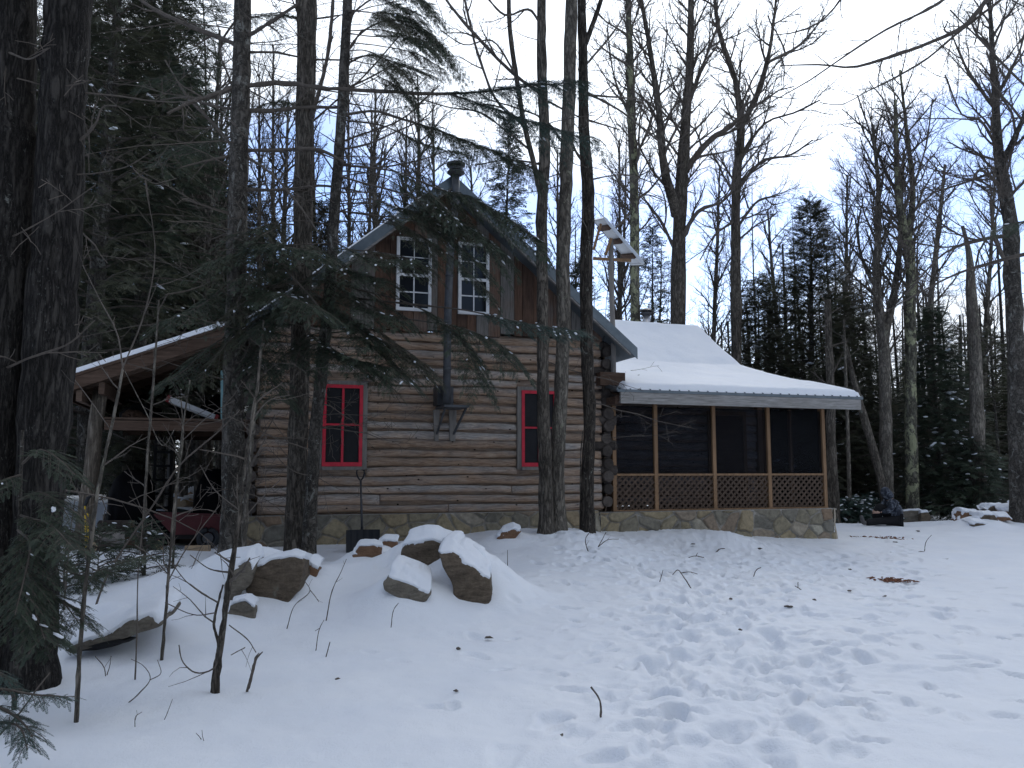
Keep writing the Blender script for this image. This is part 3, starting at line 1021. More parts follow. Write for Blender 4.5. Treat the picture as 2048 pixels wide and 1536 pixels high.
def stonework(x0, x1, z0, z1, y, size, seed, ledge=0.0):
    g = np.random.default_rng(seed)
    n = int((x1 - x0) * (z1 - z0) / size ** 2 * 1.25)
    S = np.stack([g.uniform(x0 - .1, x1 + .1, n), g.uniform(z0 - .05, z1 + .05, n)], 1)
    for _ in range(6):                        # spread the stones evenly
        for i in range(n):
            dd = S - S[i]
            r = np.hypot(dd[:, 0], dd[:, 1] * 1.3)
            r[i] = 9
            j = np.argmin(r)
            if r[j] < size * .85:
                S[i] -= dd[j] / r[j] * .03
    bulge = g.uniform(.022, .075, n)
    tilt = g.normal(0, .08, (n, 2))
    xs = np.arange(x0, x1 + .001, .016)
    zs = np.arange(z0, z1 + .001, .016)
    X, Z = np.meshgrid(xs, zs)
    wx = X + .02 * fbm(X * 5, Z * 5, seed, 3)
    wz = Z + .02 * fbm(X * 5 + 9, Z * 5, seed + 4, 3)
    D = np.sqrt((wx[..., None] - S[:, 0]) ** 2 + ((wz[..., None] - S[:, 1]) * 1.25) ** 2)
    o = np.argsort(D, -1)[..., :2]
    d1 = np.take_along_axis(D, o[..., :1], -1)[..., 0]
    d2 = np.take_along_axis(D, o[..., 1:2], -1)[..., 0]
    e = d2 - d1
    i = o[..., 0]
    k = np.clip(e / .06, 0, 1)
    k = k * k * (3 - 2 * k)
    h = k * (bulge[i] + tilt[i, 0] * (X - S[i, 0]) + tilt[i, 1] * (Z - S[i, 1])) + .006 * fbm(X * 16, Z * 16, seed + 2, 3)
    mort = np.clip(1 - e / .055, 0, 1)
    return X, Z, h, i + 1 + .02 + .9 * mort


mb = MB()
X, Z, h, t = stonework(-1.5, 4.62, -.1, .87, 0, .30, 21)
mb.grid(np.stack([X, -.13 - h - .10 * np.clip((.72 - Z) * 2, 0, 1), Z], -1), t)
mb.box(-1.5, 4.6, -.13, .1, .80, .865, tint=3.95)
mb.build('foundation', mt['stone'], cabin, smooth=True)

# ------------------------------------------------------------------ porch wing
wing = empty('porch_wing')
wing.parent = cabin
PX = [5.0, 5.865, 7.13, 8.375, 9.69]
PY = .02
for i, x in enumerate(PX):
    mb = MB()
    mb.box(x - .036, x + .036, PY - .03, PY + .05, .862, 2.845)
    mb.build('post', mt['porch_wood'], wing)
mb = MB()
for a, b in zip(PX[:-1], PX[1:]):
    mb.box(a + .036, b - .036, PY - .024, PY + .04, 1.492, 1.532)
mb.box(4.96, 9.73, PY - .036, PY + .07, .835, .862)
mb.build('rail', mt['porch_wood'], wing)
for a, b in zip(PX[:-1], PX[1:]):
    mb = MB()
    mb.box(a + .036, b - .036, PY + .020, PY + .024, 1.532, 2.80)
    mb.build('screen', mt['screen'], wing)
    mb = MB()
    z0, z1 = .862, 1.492
    xa, xb = a + .036, b - .036
    s = .128
    for sg, yy in ((1, .0), (-1, .011)):
        c = (xa - z1) if sg > 0 else (xa + z0)
        cmax = (xb - z0) if sg > 0 else (xb + z1)
        while c < cmax:
            # line x = c + z (sg>0) or x = c - z
            pts = []
            for z in (z0, z1):
                pts.append((c + z if sg > 0 else c - z, z))
            (xa_, za_), (xb_, zb_) = pts
            tt = []
            for lim in (xa, xb):
                tt.append((lim - xa_) / (xb_ - xa_))
            lo, hi = max(0, min(tt)), min(1, max(tt))
            if hi - lo > .03:
                p0 = (xa_ + (xb_ - xa_) * lo, PY + yy, za_ + (zb_ - za_) * lo)
                p1 = (xa_ + (xb_ - xa_) * hi, PY + yy, za_ + (zb_ - za_) * hi)
                mb.bar(p0, p1, .008, .040, up=(0, 1, 0) if False else (-(p1[2] - p0[2]), 0, p1[0] - p0[0]))
            c += s
    mb.build('lattice_panel', mt['lattice'], wing)
# side screen of the porch (right end)
mb = MB()
for y in (.05, 1.05, 1.98):
    mb.box(9.655, 9.725, y + .001, y + .07, .862, 2.9)
mb.box(9.66, 9.72, .121, 1.98, 1.49, 1.53)
mb.box(9.66, 9.72, .121, 1.98, .84, .861)
mb.build('side_screen_frame', mt['porch_wood'], wing)
mb = MB()
mb.box(9.688, 9.692, .12, 1.98, .87, 3.2)
mb.build('screen', mt['screen'], wing)
# porch floor, back log wall, gable wall
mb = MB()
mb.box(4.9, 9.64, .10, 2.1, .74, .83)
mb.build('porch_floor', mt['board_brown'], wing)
mb = MB()
shift = lambda G: G + np.array([0, 2.1, 0])
log_courses(mb, 5.0, 9.5, .85, 14, .195, .085, k0=2, xform=shift, seg=.2)
mb.box(5.0, 9.5, 2.13, 2.25, .85, 3.62, tint=3.4)
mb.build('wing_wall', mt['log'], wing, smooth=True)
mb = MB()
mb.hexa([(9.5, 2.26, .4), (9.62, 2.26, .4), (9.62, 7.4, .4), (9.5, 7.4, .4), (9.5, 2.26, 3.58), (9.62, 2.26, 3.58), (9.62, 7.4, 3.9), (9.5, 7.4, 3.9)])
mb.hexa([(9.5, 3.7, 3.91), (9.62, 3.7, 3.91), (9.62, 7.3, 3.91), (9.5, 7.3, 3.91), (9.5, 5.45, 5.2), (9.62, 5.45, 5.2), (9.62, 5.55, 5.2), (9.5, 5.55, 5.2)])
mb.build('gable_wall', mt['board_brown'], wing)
mb = MB()
mb.box(9.51, 9.63, 1.99, 2.13, .84, 3.3)
mb.box(8.2, 8.28, 1.96, 2.01, .84, 2.9)
mb.box(9.1, 9.18, 1.96, 2.01, .84, 2.9)
mb.box(8.28, 9.1, 1.96, 2.01, 2.82, 2.9)
mb.build('door_frame', mt['porch_wood'], wing)
mb = MB()
mb.box(8.29, 9.09, 1.97, 2.005, .85, 2.81)
mb.build('door', mt['board_brown'], wing)
# stone base
mb = MB()
X, Z, h, t = stonework(4.62, 9.72, -.15, .835, 0, .30, 5)
mb.grid(np.stack([X, -.16 - h - .05 * np.clip((.5 - Z) * 2, 0, 1), Z], -1), t)
Xs, Zs, hs, ts = stonework(0, 3.6, -.15, .835, 0, .30, 8)
arc = np.linspace(0, math.pi / 2, 9)
mb.grid(np.stack([9.80 + hs + .05 * np.clip((.5 - Zs) * 2, 0, 1), Xs - .02, Zs], -1), ts)
ca = np.linspace(0, math.pi / 2, 8)
zc = np.linspace(-.15, .835, 40)
G = np.array([[(9.72 + (.10 + .02 * vnoise(q * 3, z * 6, 3) + .05 * np.clip((.5 - z) * 2, 0, 1)) * math.sin(q), -.06 - (.12 + .02 * vnoise(q * 3, z * 6, 4) + .05 * np.clip((.5 - z) * 2, 0, 1)) * math.cos(q), z) for z in zc] for q in ca])
mb.grid(G, np.full(G.shape[:2], 2.1))
mb.box(4.62, 9.80, -.17, .12, .80, .833, tint=5.95)
mb.build('stone_base', mt['stone'], wing, smooth=True)
# roof with two pitches
PR = [(-.60, 3.055), (3.5, 4.0), (5.5, 5.42), (7.8, 3.85)]
mb = MB()
for (y0, z0), (y1, z1), xa in ((PR[0], PR[1], 4.80), (PR[1], PR[2], 3.45), (PR[2], PR[3], 3.45)):
    mb.hexa([(xa, y0, z0 - .05), (10.20, y0, z0 - .05), (10.20, y1, z1 - .05), (xa, y1, z1 - .05), (xa, y0, z0), (10.20, y0, z0), (10.20, y1, z1), (xa, y1, z1)])
x = 4.86
while x < 10.2:
    mb.bar((x, -.608, 3.060), (x, 3.4, 3.985), .016, .022)
    x += .2
mb.bar((4.79, -.61, 3.06), (4.79, 2.9, 3.87), .03, .05)
wr = mb.build('roof', mt['galv'], wing)


def wz(X, Y):
    k = np.interp(Y, [p[0] for p in PR], [p[1] for p in PR])
    b = .5 * np.exp(-((Y - 3.5) / .7) ** 2) * .13
    return k + b


slope_snow(4.95, 10.19, -.585, 7.7, lambda X, Y: wz(X, Y) - .02, .115, 13, wr, nx=110, ny=150, taper=.10)
mb = MB()
mb.box(4.86, 10.14, -.60, -.55, 2.80, 3.0, tint=.6)
mb.build('fascia', mt['fascia_wood'], wr)
mb = MB()
mb.hexa([(10.13, -.548, 2.80), (10.16, -.548, 2.80), (10.16, 3.5, 3.74), (10.13, 3.5, 3.74), (10.13, -.548, 2.99), (10.16, -.548, 2.99), (10.16, 3.5, 3.93), (10.13, 3.5, 3.93)], tint=.3)
mb.hexa([(10.13, 3.505, 3.74), (10.16, 3.505, 3.74), (10.16, 5.5, 5.15), (10.13, 5.5, 5.15), (10.13, 3.505, 3.93), (10.16, 3.505, 3.93), (10.16, 5.5, 5.34), (10.13, 5.5, 5.34)], tint=.3)
mb.build('fascia', mt['fascia_wood'], wr)
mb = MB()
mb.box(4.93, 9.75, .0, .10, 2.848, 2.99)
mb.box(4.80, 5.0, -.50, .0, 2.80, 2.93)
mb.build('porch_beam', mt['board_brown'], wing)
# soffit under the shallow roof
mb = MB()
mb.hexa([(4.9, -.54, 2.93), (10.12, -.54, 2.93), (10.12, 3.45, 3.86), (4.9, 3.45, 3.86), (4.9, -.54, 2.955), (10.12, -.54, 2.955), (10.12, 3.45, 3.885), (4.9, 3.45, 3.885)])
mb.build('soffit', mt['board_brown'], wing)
# wing chimney
u, z = W(1293, 655, 6.0)
u1, ztop = W(1293, 617, 6.0)
mb = MB()
mb.tube([(u, 6, z - .6), (u, 6, ztop - .12)], .10, 14)
wc = mb.build('chimney_pipe', mt['steel'], wing, smooth=True)
mb = MB()
mb.tube([(u, 6, ztop - .20), (u, 6, ztop - .16), (u, 6, ztop - .13)], [.11, .17, .17], 14)
mb.tube([(u, 6, ztop - .08), (u, 6, ztop - .06), (u, 6, ztop)], [.20, .19, .06], 14)
for k in range(4):
    a = k * math.pi / 2
    mb.bar((u + .13 * math.cos(a), 6 + .13 * math.sin(a), ztop - .14), (u + .13 * math.cos(a), 6 + .13 * math.sin(a), ztop - .06), .02, .02, up=(1, 0, 0))
mb.build('chimney_cap', mt['dark_steel'], wc)

# ------------------------------------------------------------------ outside chimney on the gable front
CY = -.64
cu, cz = W(912, 322, CY)
lu, lz = W(893, 820, CY)
mb = MB()
mb.tube([(lu, CY, 2.70), (lu + .01, CY, 4.3), (lu + .06, CY, 5.72)], .066, 16)
for zj in (3.3, 4.1, 4.9, 5.68):
    q = lu + .01 + .05 * max(0, (zj - 4.3) / 1.42)
    mb.tube([(q, CY, zj - .02), (q, CY, zj + .02)], .071, 16)
ch = mb.build('chimney_pipe', mt['dull_steel'], cabin, smooth=True)
mb = MB()
mb.tube([(lu + .075, CY, 5.70), (cu, CY, 6.2), (cu, CY, cz - .2)], .066, 16)
mb.build('upper_pipe', mt['dull_steel'], ch, smooth=True)
mb = MB()
mb.tube([(cu, CY, cz - .26), (cu, CY, cz - .22), (cu, CY, cz - .20)], [.10, .155, .155], 16)
mb.tube([(cu, CY, cz - .17), (cu, CY, cz - .12)], [.12, .12], 16)
mb.tube([(cu, CY, cz - .09), (cu, CY, cz - .05), (cu, CY, cz)], [.16, .165, .05], 16)
mb.build('chimney_cap', mt['dark_steel'], ch, smooth=False)
mb = MB()
mb.box(1.52, 1.80, -.42, -.095, 2.70, 3.02)
mb.tube([(1.66, -.42, 2.9), (lu, CY, 2.9)], .07, 12)
mb.build('tee_box', mt['dark_steel'], ch)
mb = MB()
mb.box(1.56, 2.0, -.74, -.095, 2.645, 2.685)
mb.bar((1.60, -.66, 2.64), (1.58, -.13, 2.22), .03, .03)
mb.bar((1.96, -.66, 2.64), (1.88, -.13, 2.22), .03, .03)
mb.build('bracket', mt['dull_steel'], cabin)
for xa, xb in ((1.525, 1.635), (1.80, 1.935)):
    mb = MB()
    mb.hexa([(xa + .02, -.12, 2.10), (xb - .02, -.12, 2.10), (xb - .02, -.075, 2.10), (xa + .02, -.075, 2.10), (xa, -.12, 2.64), (xb, -.12, 2.64), (xb, -.075, 2.64), (xa, -.075, 2.64)])
    mb.build('bracket_post', mt['grey_wood'], cabin)

# ------------------------------------------------------------------ lean-to on the left
lean = empty('lean_to')
lean.parent = cabin


def sz(x):
    return 4.10 - .40 * (-1.36 - x)


mb = MB()
xa, xb = -4.18, -1.40
mb.hexa([(xa, -.5, sz(xa) - .05), (xb, -.5, sz(xb) - .05), (xb, 5, sz(xb) - .05), (xa, 5, sz(xa) - .05), (xa, -.5, sz(xa)), (xb, -.5, sz(xb)), (xb, 5, sz(xb)), (xa, 5, sz(xa))])
lr = mb.build('roof', mt['board_brown'], lean)
slope_snow(xa, xb, -.5, 5, lambda X, Y: sz(X) - .02, .085, 17, lr, nx=80)
mb = MB()
for yy, dz, hgt in ((-.485, 0.0, .19), (-.05, -.02, .16), (.9, -.02, .16), (1.9, -.02, .16), (2.9, -.02, .16), (3.9, -.02, .16)):
    za, zb = sz(xa) - .055 + dz, sz(xb) - .055 + dz
    mb.hexa([(xa, yy, za - hgt), (xb, yy, zb - hgt), (xb, yy + .05, zb - hgt), (xa, yy + .05, za - hgt), (xa, yy, za), (xb, yy, zb), (xb, yy + .05, zb), (xa, yy + .05, za)], tint=rng.random())
mb.build('rafter', mt['board_brown'], lean)
mb = MB()
for q in (-4.0, -3.7):
    mb.box(q, q + .08, -.43, 4.8, sz(q) - .42, sz(q) - .25, tint=rng.random())
mb.box(-4.16, -4.12, -.43, 4.9, sz(-4.16) - .34, sz(-4.16) - .06, tint=.4)
mb.build('purlin', mt['board_brown'], lean)
for px_, yy in ((-3.83, .05), (-3.83, 4.4)):
    mb = MB()
    zs = np.linspace(.15, sz(-3.8) - .3, 12)
    off = .02 * fbm(zs * 1.3, zs * 0, 3, 2)
    pts = np.stack([px_ - .08 + (zs - .15) * .055 + off, np.full(12, yy), zs], 1)
    mb.tube(pts, np.linspace(.125, .10, 12) * (1 + .04 * rng.standard_normal(12)), 14)
    mb.build('post', mt['peeled'], lean, smooth=True)
for y0, y1, t_ in ((0, .12, .55), (2.2, 2.3, .2), (4.3, 4.4, .3)):
    mb = MB()
    mb.box(-3.66, -1.44, y0, y1, 2.22, 2.37, tint=t_)
    mb.build('loft_beam', mt['board_brown'], lean)
mb = MB()
for k in range(16):
    mb.box(-3.7, -1.46, .02 + k * .27, .02 + k * .27 + .25, 2.385, 2.42, tint=rng.random())
mb.build('loft_floor', mt['board_brown'], lean)
mb = MB()
for xx in (-2.85,):
    mb.tube([(xx, 2.3, .2), (xx + .01, 2.3, 2.3)], [.07, .06], 8)
mb.build('post', mt['grey_wood'], lean, smooth=True)

# ------------------------------------------------------------------ trees: builders
def norm(v):
    v = np.asarray(v, float)
    return v / (np.linalg.norm(v) + 1e-12)


class Wood:
    """collects tapering branches of one crown and builds them in batches"""

    def __init__(self, g):
        self.b = {}
        self.g = g

    def put(self, P, r):
        n = len(P)
        s = 9 if r[0] > .06 else 7 if r[0] > .03 else 5 if r[0] > .012 else 3
        self.b.setdefault((n, s), []).append((P, r))

    def into(self, mb, m=0):
        for (n, s), L in self.b.items():
            mb.tubes(np.array([p for p, _ in L]), np.array([q for _, q in L]), s, m=m, cap=False, tint=self.g.uniform(.2, .8, len(L)))

    def branch(self, p, d, L, r, n, wig, up, tip=.35):
        g = self.g
        P = np.empty((n, 3))
        P[0] = p
        d = norm(d)
        st = L / (n - 1)
        nz = g.normal(0, wig, (n, 3))
        for i in range(1, n):
            d = d + nz[i]
            d[2] += up
            d /= math.sqrt(d @ d)
            P[i] = P[i - 1] + d * st
        rr = np.maximum(r * np.linspace(1, tip, n), RMIN[0])
        self.put(P, rr)
        return P, rr

    def grow(self, P, rr, level, cfg, lo=.25):
        """children along polyline P"""
        if level >= len(cfg):
            return
        g = self.g
        num, ang, fl, wig, up, npt = cfg[level]
        n = len(P)
        L = float(np.linalg.norm(np.diff(P, axis=0), axis=1).sum())
        k = max(1, int(round(num * (L if num < 20 else 1) if level == 0 else num)))
        az0 = g.uniform(0, 6.28)
        for i in range(k):
            t = lo + (1 - lo) * (i + g.uniform(.1, .9)) / k
            q = t * (n - 1)
            a = min(int(q), n - 2)
            f = q - a
            p = P[a] * (1 - f) + P[a + 1] * f
            tg = norm(P[a + 1] - P[a])
            r = (rr[a] * (1 - f) + rr[a + 1] * f)
            ref = np.array([0, 0, 1.0]) if abs(tg[2]) < .85 else np.array([1.0, 0, 0])
            x = norm(np.cross(tg, ref))
            y = np.cross(tg, x)
            az = az0 + i * 2.4 + g.normal(0, .4)
            th = R(ang) * g.uniform(.65, 1.3)
            d = tg * math.cos(th) + (x * math.cos(az) + y * math.sin(az)) * math.sin(th)
            ln = fl * (1 - .45 * t) * g.uniform(.6, 1.25) * (L if level > 0 else 1.0)
            if ln < .06:
                continue
            cP, cr = self.branch(p, d, ln, min(r * .62, .012 + ln * .016), npt, wig, up)
            self.grow(cP, cr, level + 1, cfg, .15)


RMIN = [.0045]


def smooth_line(pts, rad, n=24, seed=0, wob=.0):
    """pts (k,3), rad (k,) -> smooth resampled line"""
    pts = np.asarray(pts, float)
    rad = np.asarray(rad, float)
    c = np.concatenate([[0], np.cumsum(np.linalg.norm(np.diff(pts, axis=0), axis=1))])
    c /= c[-1]
    t = np.linspace(0, 1, n)
    # Catmull-Rom through the points
    m = np.gradient(pts, c, axis=0) if len(pts) > 2 else np.repeat((pts[1] - pts[0])[None], 2, 0)
    out = np.empty((n, 3))
    for i, tt in enumerate(t):
        k = min(np.searchsorted(c, tt, side='right') - 1, len(pts) - 2)
        h = c[k + 1] - c[k]
        s = (tt - c[k]) / h
        out[i] = (2 * s ** 3 - 3 * s ** 2 + 1) * pts[k] + (s ** 3 - 2 * s ** 2 + s) * h * m[k] + (-2 * s ** 3 + 3 * s ** 2) * pts[k + 1] + (s ** 3 - s ** 2) * h * m[k + 1]
    r = np.interp(t, c, rad)
    if wob:
        out[1:-1] += wob * rng.standard_normal((n - 2, 3)) * r[1:-1, None]
        r = r * (1 + wob * rng.standard_normal(n))
    return out, r


def px_line(pts, Y, widths, n=24, wob=.04, drop=0.0):
    """polyline of photo pixels at depth Y (or a depth per point); widths in photo pixels"""
    Ys = np.broadcast_to(np.asarray(Y, float), (len(pts),))
    P = np.array([at(a, b, y) for (a, b), y in zip(pts, Ys)])
    w = np.interp(np.linspace(0, 1, len(pts)), np.linspace(0, 1, len(widths)), widths)
    rad = w / 2 / F * Ys
    if drop:
        P[0, 2] = min(P[0, 2], float(gz(P[:1, 0], P[:1, 1])[0])) - drop
    return smooth_line(P, rad, n, wob=wob)


def bark_trunk(mb, P, r, sides=16, flare=.35, knots=3, m=0, g=rng):
    """trunk with root flare, ridged outline"""
    n = len(P)
    h = np.linalg.norm(P - P[0], axis=1)
    r = r * (1 + flare * np.exp(-h / .22))
    a = np.arange(sides) * 2 * math.pi / sides
    T = np.gradient(P, axis=0)
    T /= np.linalg.norm(T, axis=1, keepdims=True)
    X = np.cross(T, [0, 1, 0.0])
    X /= np.linalg.norm(X, axis=1, keepdims=True)
    Yv = np.cross(T, X)
    sd = int(g.integers(1e6))
    rid = fbm(np.broadcast_to(a * 2.2, (n, sides)), h[:, None] * .7, sd, 3) * .06 + vnoise(np.broadcast_to(a * 1.0, (n, sides)), h[:, None] * 2.5, sd + 9) * .03
    rr = r[:, None] * (1 + rid + .25 * np.exp(-h / .18)[:, None] * np.maximum(0, np.sin(a * 3 + sd))[None])
    for _ in range(knots):
        i, j = g.integers(2, n - 1), g.integers(0, sides)
        rr[i, j] *= 1.22
        rr[i, (j + 1) % sides] *= 1.12
    V = P[:, None] + rr[..., None] * (np.cos(a)[None, :, None] * X[:, None] + np.sin(a)[None, :, None] * Yv[:, None])
    G = np.concatenate([V, V[:, :1]], 1)
    i = np.arange(n - 1)[:, None] * sides
    j = np.arange(sides)[None]
    q = np.stack([i + j, i + (j + 1) % sides, i + sides + (j + 1) % sides, i + sides + j], -1).reshape(-1, 4)
    mb.add(V.reshape(-1, 3), q, m=m)
    c = P[-1] + T[-1] * r[-1] * .3
    k = mb.n
    mb.add(c, m=m)
    b = k - sides
    mb.T.append((np.array([(k, b + x, b + (x + 1) % sides) for x in range(sides)]), m))


# conifer sprays ---------------------------------------------------
def spray_template(k=6, ang=52, ll=.40, lw=.055, droop=.10):
    V, Q = [], []

    def leaf(p, d, l, w):
        p, d = np.array(p, float), norm(d)
        s = np.cross([0, 0, 1.0], d)
        b = len(V)
        V.extend([p, p + d * l * .45 + s * w, p + d * l + np.array([0, 0, -droop * l]), p + d * l * .45 - s * w])
        Q.append((b, b + 1, b + 2, b + 3))
    for i in range(k):
        t = .05 + .8 * i / (k - 1)
        for s in (-1, 1):
            a = R(ang - 14 * t) * s
            leaf((t, 0, -droop * t * t), (math.cos(a), math.sin(a), -.08 + .16 * ((i + (s > 0)) % 2)), ll * (1 - .55 * t), lw)
    leaf((.8, 0, -droop * .6), (1, 0, -.1), .28, lw)
    b = len(V)
    V.extend([np.array(q, float) for q in ((0, -.012, 0), (0, .012, 0), (.9, .006, -droop * .8), (.9, -.006, -droop * .8))])
    Q.append((b, b + 1, b + 2, b + 3))
    return np.array(V), np.array(Q)


SPR = {'std': spray_template(), 'fine': spray_template(9, 58, .30, .034, .12), 'lace': spray_template(5, 48, .5, .05, .16)}


def put_sprays(mb, kind, O, X, Nn, S, tint, m=0):
    v, q = SPR[kind]
    X = X / (np.linalg.norm(X, axis=1, keepdims=True) + 1e-9)
    Yv = np.cross(Nn, X)
    Yv /= np.linalg.norm(Yv, axis=1, keepdims=True) + 1e-9
    Z = np.cross(X, Yv)
    V = O[:, None] + S[:, None, None] * (v[None, :, :1] * X[:, None] + v[None, :, 1:2] * Yv[:, None] + v[None, :, 2:] * Z[:, None])
    Q = q[None] + (np.arange(len(O)) * len(v))[:, None, None]
    mb.add(V.reshape(-1, 3), Q.reshape(-1, 4), tint=np.repeat(tint, len(v)), m=m)


def lumps(mb, C, S, g, flat=.5, sub=1, X=None, el=1.8):
    """snow lumps at C with size S, drawn out along X"""
    v, f = ico(sub)
    n = len(C)
    if n == 0:
        return
    J = 1 + .22 * g.standard_normal((n, len(v), 1))
    V = v[None] * J
    V = V * np.array([1, 1, flat])
    if X is None:
        a = g.uniform(0, 6.28, n)
        X = np.stack([np.cos(a), np.sin(a), 0 * a], 1)
    X = X / (np.linalg.norm(X, axis=1, keepdims=True) + 1e-9)
    Yv = np.cross(np.array([0, 0, 1.0]), X)
    Yv /= np.linalg.norm(Yv, axis=1, keepdims=True) + 1e-9
    Z = np.cross(X, Yv)
    V = C[:, None] + S[:, None, None] * (V[..., :1] * el * X[:, None] + V[..., 1:2] * Yv[:, None] + V[..., 2:] * Z[:, None])
    T = f[None] + (np.arange(n) * len(v))[:, None, None]
    mb.add(V.reshape(-1, 3), t=T.reshape(-1, 3))


def bough(mbw, mbl, mbs, P, r, width, g, kind='fine', size=.10, gap=.06, lo=.15, snow=.0, droop=.35, dens=1.0, wprof=None, tw=.004):
    """a conifer limb with flat feathered side twigs; wood into mbw, needles into mbl, snow into mbs"""
    n = len(P)
    mbw.tube(P, r, 7 if r[0] > .015 else 5, cap=False)
    L = np.linalg.norm(np.diff(P, axis=0), axis=1).sum()
    ks = int(L * (1 - lo) / gap)
    O, X, S, TW, TR = [], [], [], [], []
    SC, SS, SX = [], [], []
    for i in range(ks):
        t = lo + (1 - lo) * (i + g.uniform(0, 1)) / ks
        q = t * (n - 1)
        a = min(int(q), n - 2)
        f = q - a
        p = P[a] * (1 - f) + P[a + 1] * f
        tg = norm(P[a + 1] - P[a])
        lat = norm(np.cross(tg, [0, 0, 1.0]))
        pr = wprof(t) if wprof else math.sin(math.pi * min(1, max(.0, .12 + .83 * (1 - t)))) ** .7 * (.35 + .65 * min(1, (t - lo) / .25 + .2))
        for s in (-1, 1):
            if g.random() > dens:
                continue
            wl = width * pr * g.uniform(.55, 1.15)
            if wl < .05:
                wl = .05
            d = norm(tg * .75 + lat * s * .8 + np.array([0, 0, g.normal(0, .12)]))
            m = max(1, int(wl / (size * .55)))
            k = np.linspace(0, 1, 4)
            pts = p + d[None] * wl * k[:, None] + np.array([0, 0, -droop * wl])[None] * (k ** 2)[:, None]
            TW.append(pts)
            TR.append(np.linspace(tw, .0018, 4))
            for j in range(m):
                u = (j + .5) / m
                o = p + d * wl * u + np.array([0, 0, -droop * wl * u * u])
                dd = norm(d + np.array([0, 0, -2 * droop * u]) * .6)
                for sg in (-1, 1):
                    la = norm(np.cross(dd, [0, 0, 1.0]))
                    O.append(o)
                    X.append(norm(dd * .8 + la * sg * .75 + np.array([0, 0, g.normal(-.12, .15)])))
                    S.append(size * g.uniform(.7, 1.3) * (1.1 - .35 * u))
                if snow and g.random() < snow * .5 * (.08 + 1.5 * max(0., -.1 + vnoise(np.array([p[0] * 3 + s * 2.0]), np.array([p[2] * 3 + u]), 77)[0])):
                    SC.append(o + np.array([0, 0, .012]))
                    SS.append(g.uniform(.006, .019) * (size / .1) ** .5)
                    SX.append(dd)
            O.append(p + d * wl * .95 + np.array([0, 0, -droop * wl * .9]))
            X.append(norm(d + np.array([0, 0, -droop * 1.4])))
            S.append(size * 1.1)
    if TW:
        mbw.tubes(np.array(TW), np.array(TR), 3, cap=False)
    if O:
        O, X, S = np.array(O), np.array(X), np.array(S)
        Nn = np.array([0, 0, 1.0]) + g.normal(0, .3, (len(O), 3))
        put_sprays(mbl, kind, O, X, Nn, S, g.uniform(0, 1, len(O)))
    if SC:
        lumps(mbs, np.array(SC), np.array(SS), g, .55, 2 if size < .13 else 1, np.array(SX), 2.4)


def conifer_meshes(seed, H, Rd, z0=.08, nb=90, size=.34, kind='std', droop=.25, upturn=.1, snow=.04, leafmat='needle', bare=.0, r0=None, taper=.85, sgap=.16, ragged=.3):
    """returns meshes (trunk, crown, snow) of a conifer standing at the origin"""
    g = np.random.default_rng(seed)
    r0 = r0 or .012 * H + .02
    tr = MB()
    n = 18
    zs = np.linspace(-.3, H, n)
    P = np.stack([.03 * H * .2 * np.sin(zs * .5 + seed), .03 * H * .2 * np.cos(zs * .4 + seed), zs], 1)
    r = r0 * np.clip(1 - (zs / H) ** 1.1, .04, 1)
    tr.tube(P, r, 10, wob=.04)
    ww, lf, sn = MB(), MB(), MB()
    O, X, S = [], [], []
    TW, TR = [], []
    for i in range(nb):
        t = z0 + (1 - z0) * ((i + g.uniform(0, 1)) / nb) ** .9
        z = H * t
        L = Rd * (1 - t) ** taper * g.uniform(1 - ragged, 1 + ragged * .6) + .12
        az = i * 2.39996 + g.normal(0, .3)
        d = np.array([math.cos(az), math.sin(az), upturn + .5 * t])
        d = norm(d)
        m = 5
        k = np.linspace(0, 1, m)
        base = np.array([np.interp(z, zs, P[:, 0]), np.interp(z, zs, P[:, 1]), z])
        pts = base + d[None] * L * k[:, None] + np.array([0, 0, -droop * L])[None] * (k ** 2)[:, None] + np.array([0, 0, .12 * L])[None] * (np.clip(k - .6, 0, 1) ** 2)[:, None] * 3
        TW.append(pts)
        TR.append(np.linspace(.006 + .008 * L, .003, m))
        dead = g.random() < bare * (1 - t) * 1.6
        ns = max(3, int(L / sgap))
        for j in range(ns):
            u = (.18 + .82 * (j + .5) / ns)
            if dead and u < .75:
                continue
            q = u * (m - 1)
            a = min(int(q), m - 2)
            p = pts[a] + (pts[a + 1] - pts[a]) * (q - a)
            tg = norm(pts[a + 1] - pts[a])
            la = norm(np.cross(tg, [0, 0, 1.0]))
            for s in (-1, 1):
                w = size * (1.25 - .55 * u) * g.uniform(.7, 1.25)
                O.append(p + np.array([0, 0, g.normal(-.04, .05) * min(Rd, 2.5)]))
                X.append(norm(tg * .8 + la * s * g.uniform(.4, 1.1) + np.array([0, 0, g.normal(-.25, .28)])))
                S.append(w)
        O.append(pts[-1] - .3 * size * norm(pts[-1] - pts[-2]))
        X.append(norm(pts[-1] - pts[-2]))
        S.append(size * .9)
    O.append(np.array([P[-1, 0], P[-1, 1], H - size * .8]))
    X.append(np.array([.05, 0, 1.0]))
    S.append(size)
    ww.tubes(np.array(TW), np.array(TR), 4, cap=False)
    O, X, S = np.array(O), np.array(X), np.array(S)
    put_sprays(ww, kind, O, X, np.array([0, 0, 1.0]) + g.normal(0, .35, (len(O), 3)), S, g.uniform(0, 1, len(O)), m=1)
    pick = g.random(len(O)) < snow
    lumps(sn, O[pick] + X[pick] * S[pick, None] * .5 + np.array([0, 0, .03]), S[pick] * g.uniform(.10, .22, pick.sum()), g, .45, 1, X[pick])
    return tr, ww, (sn if pick.any() else None)


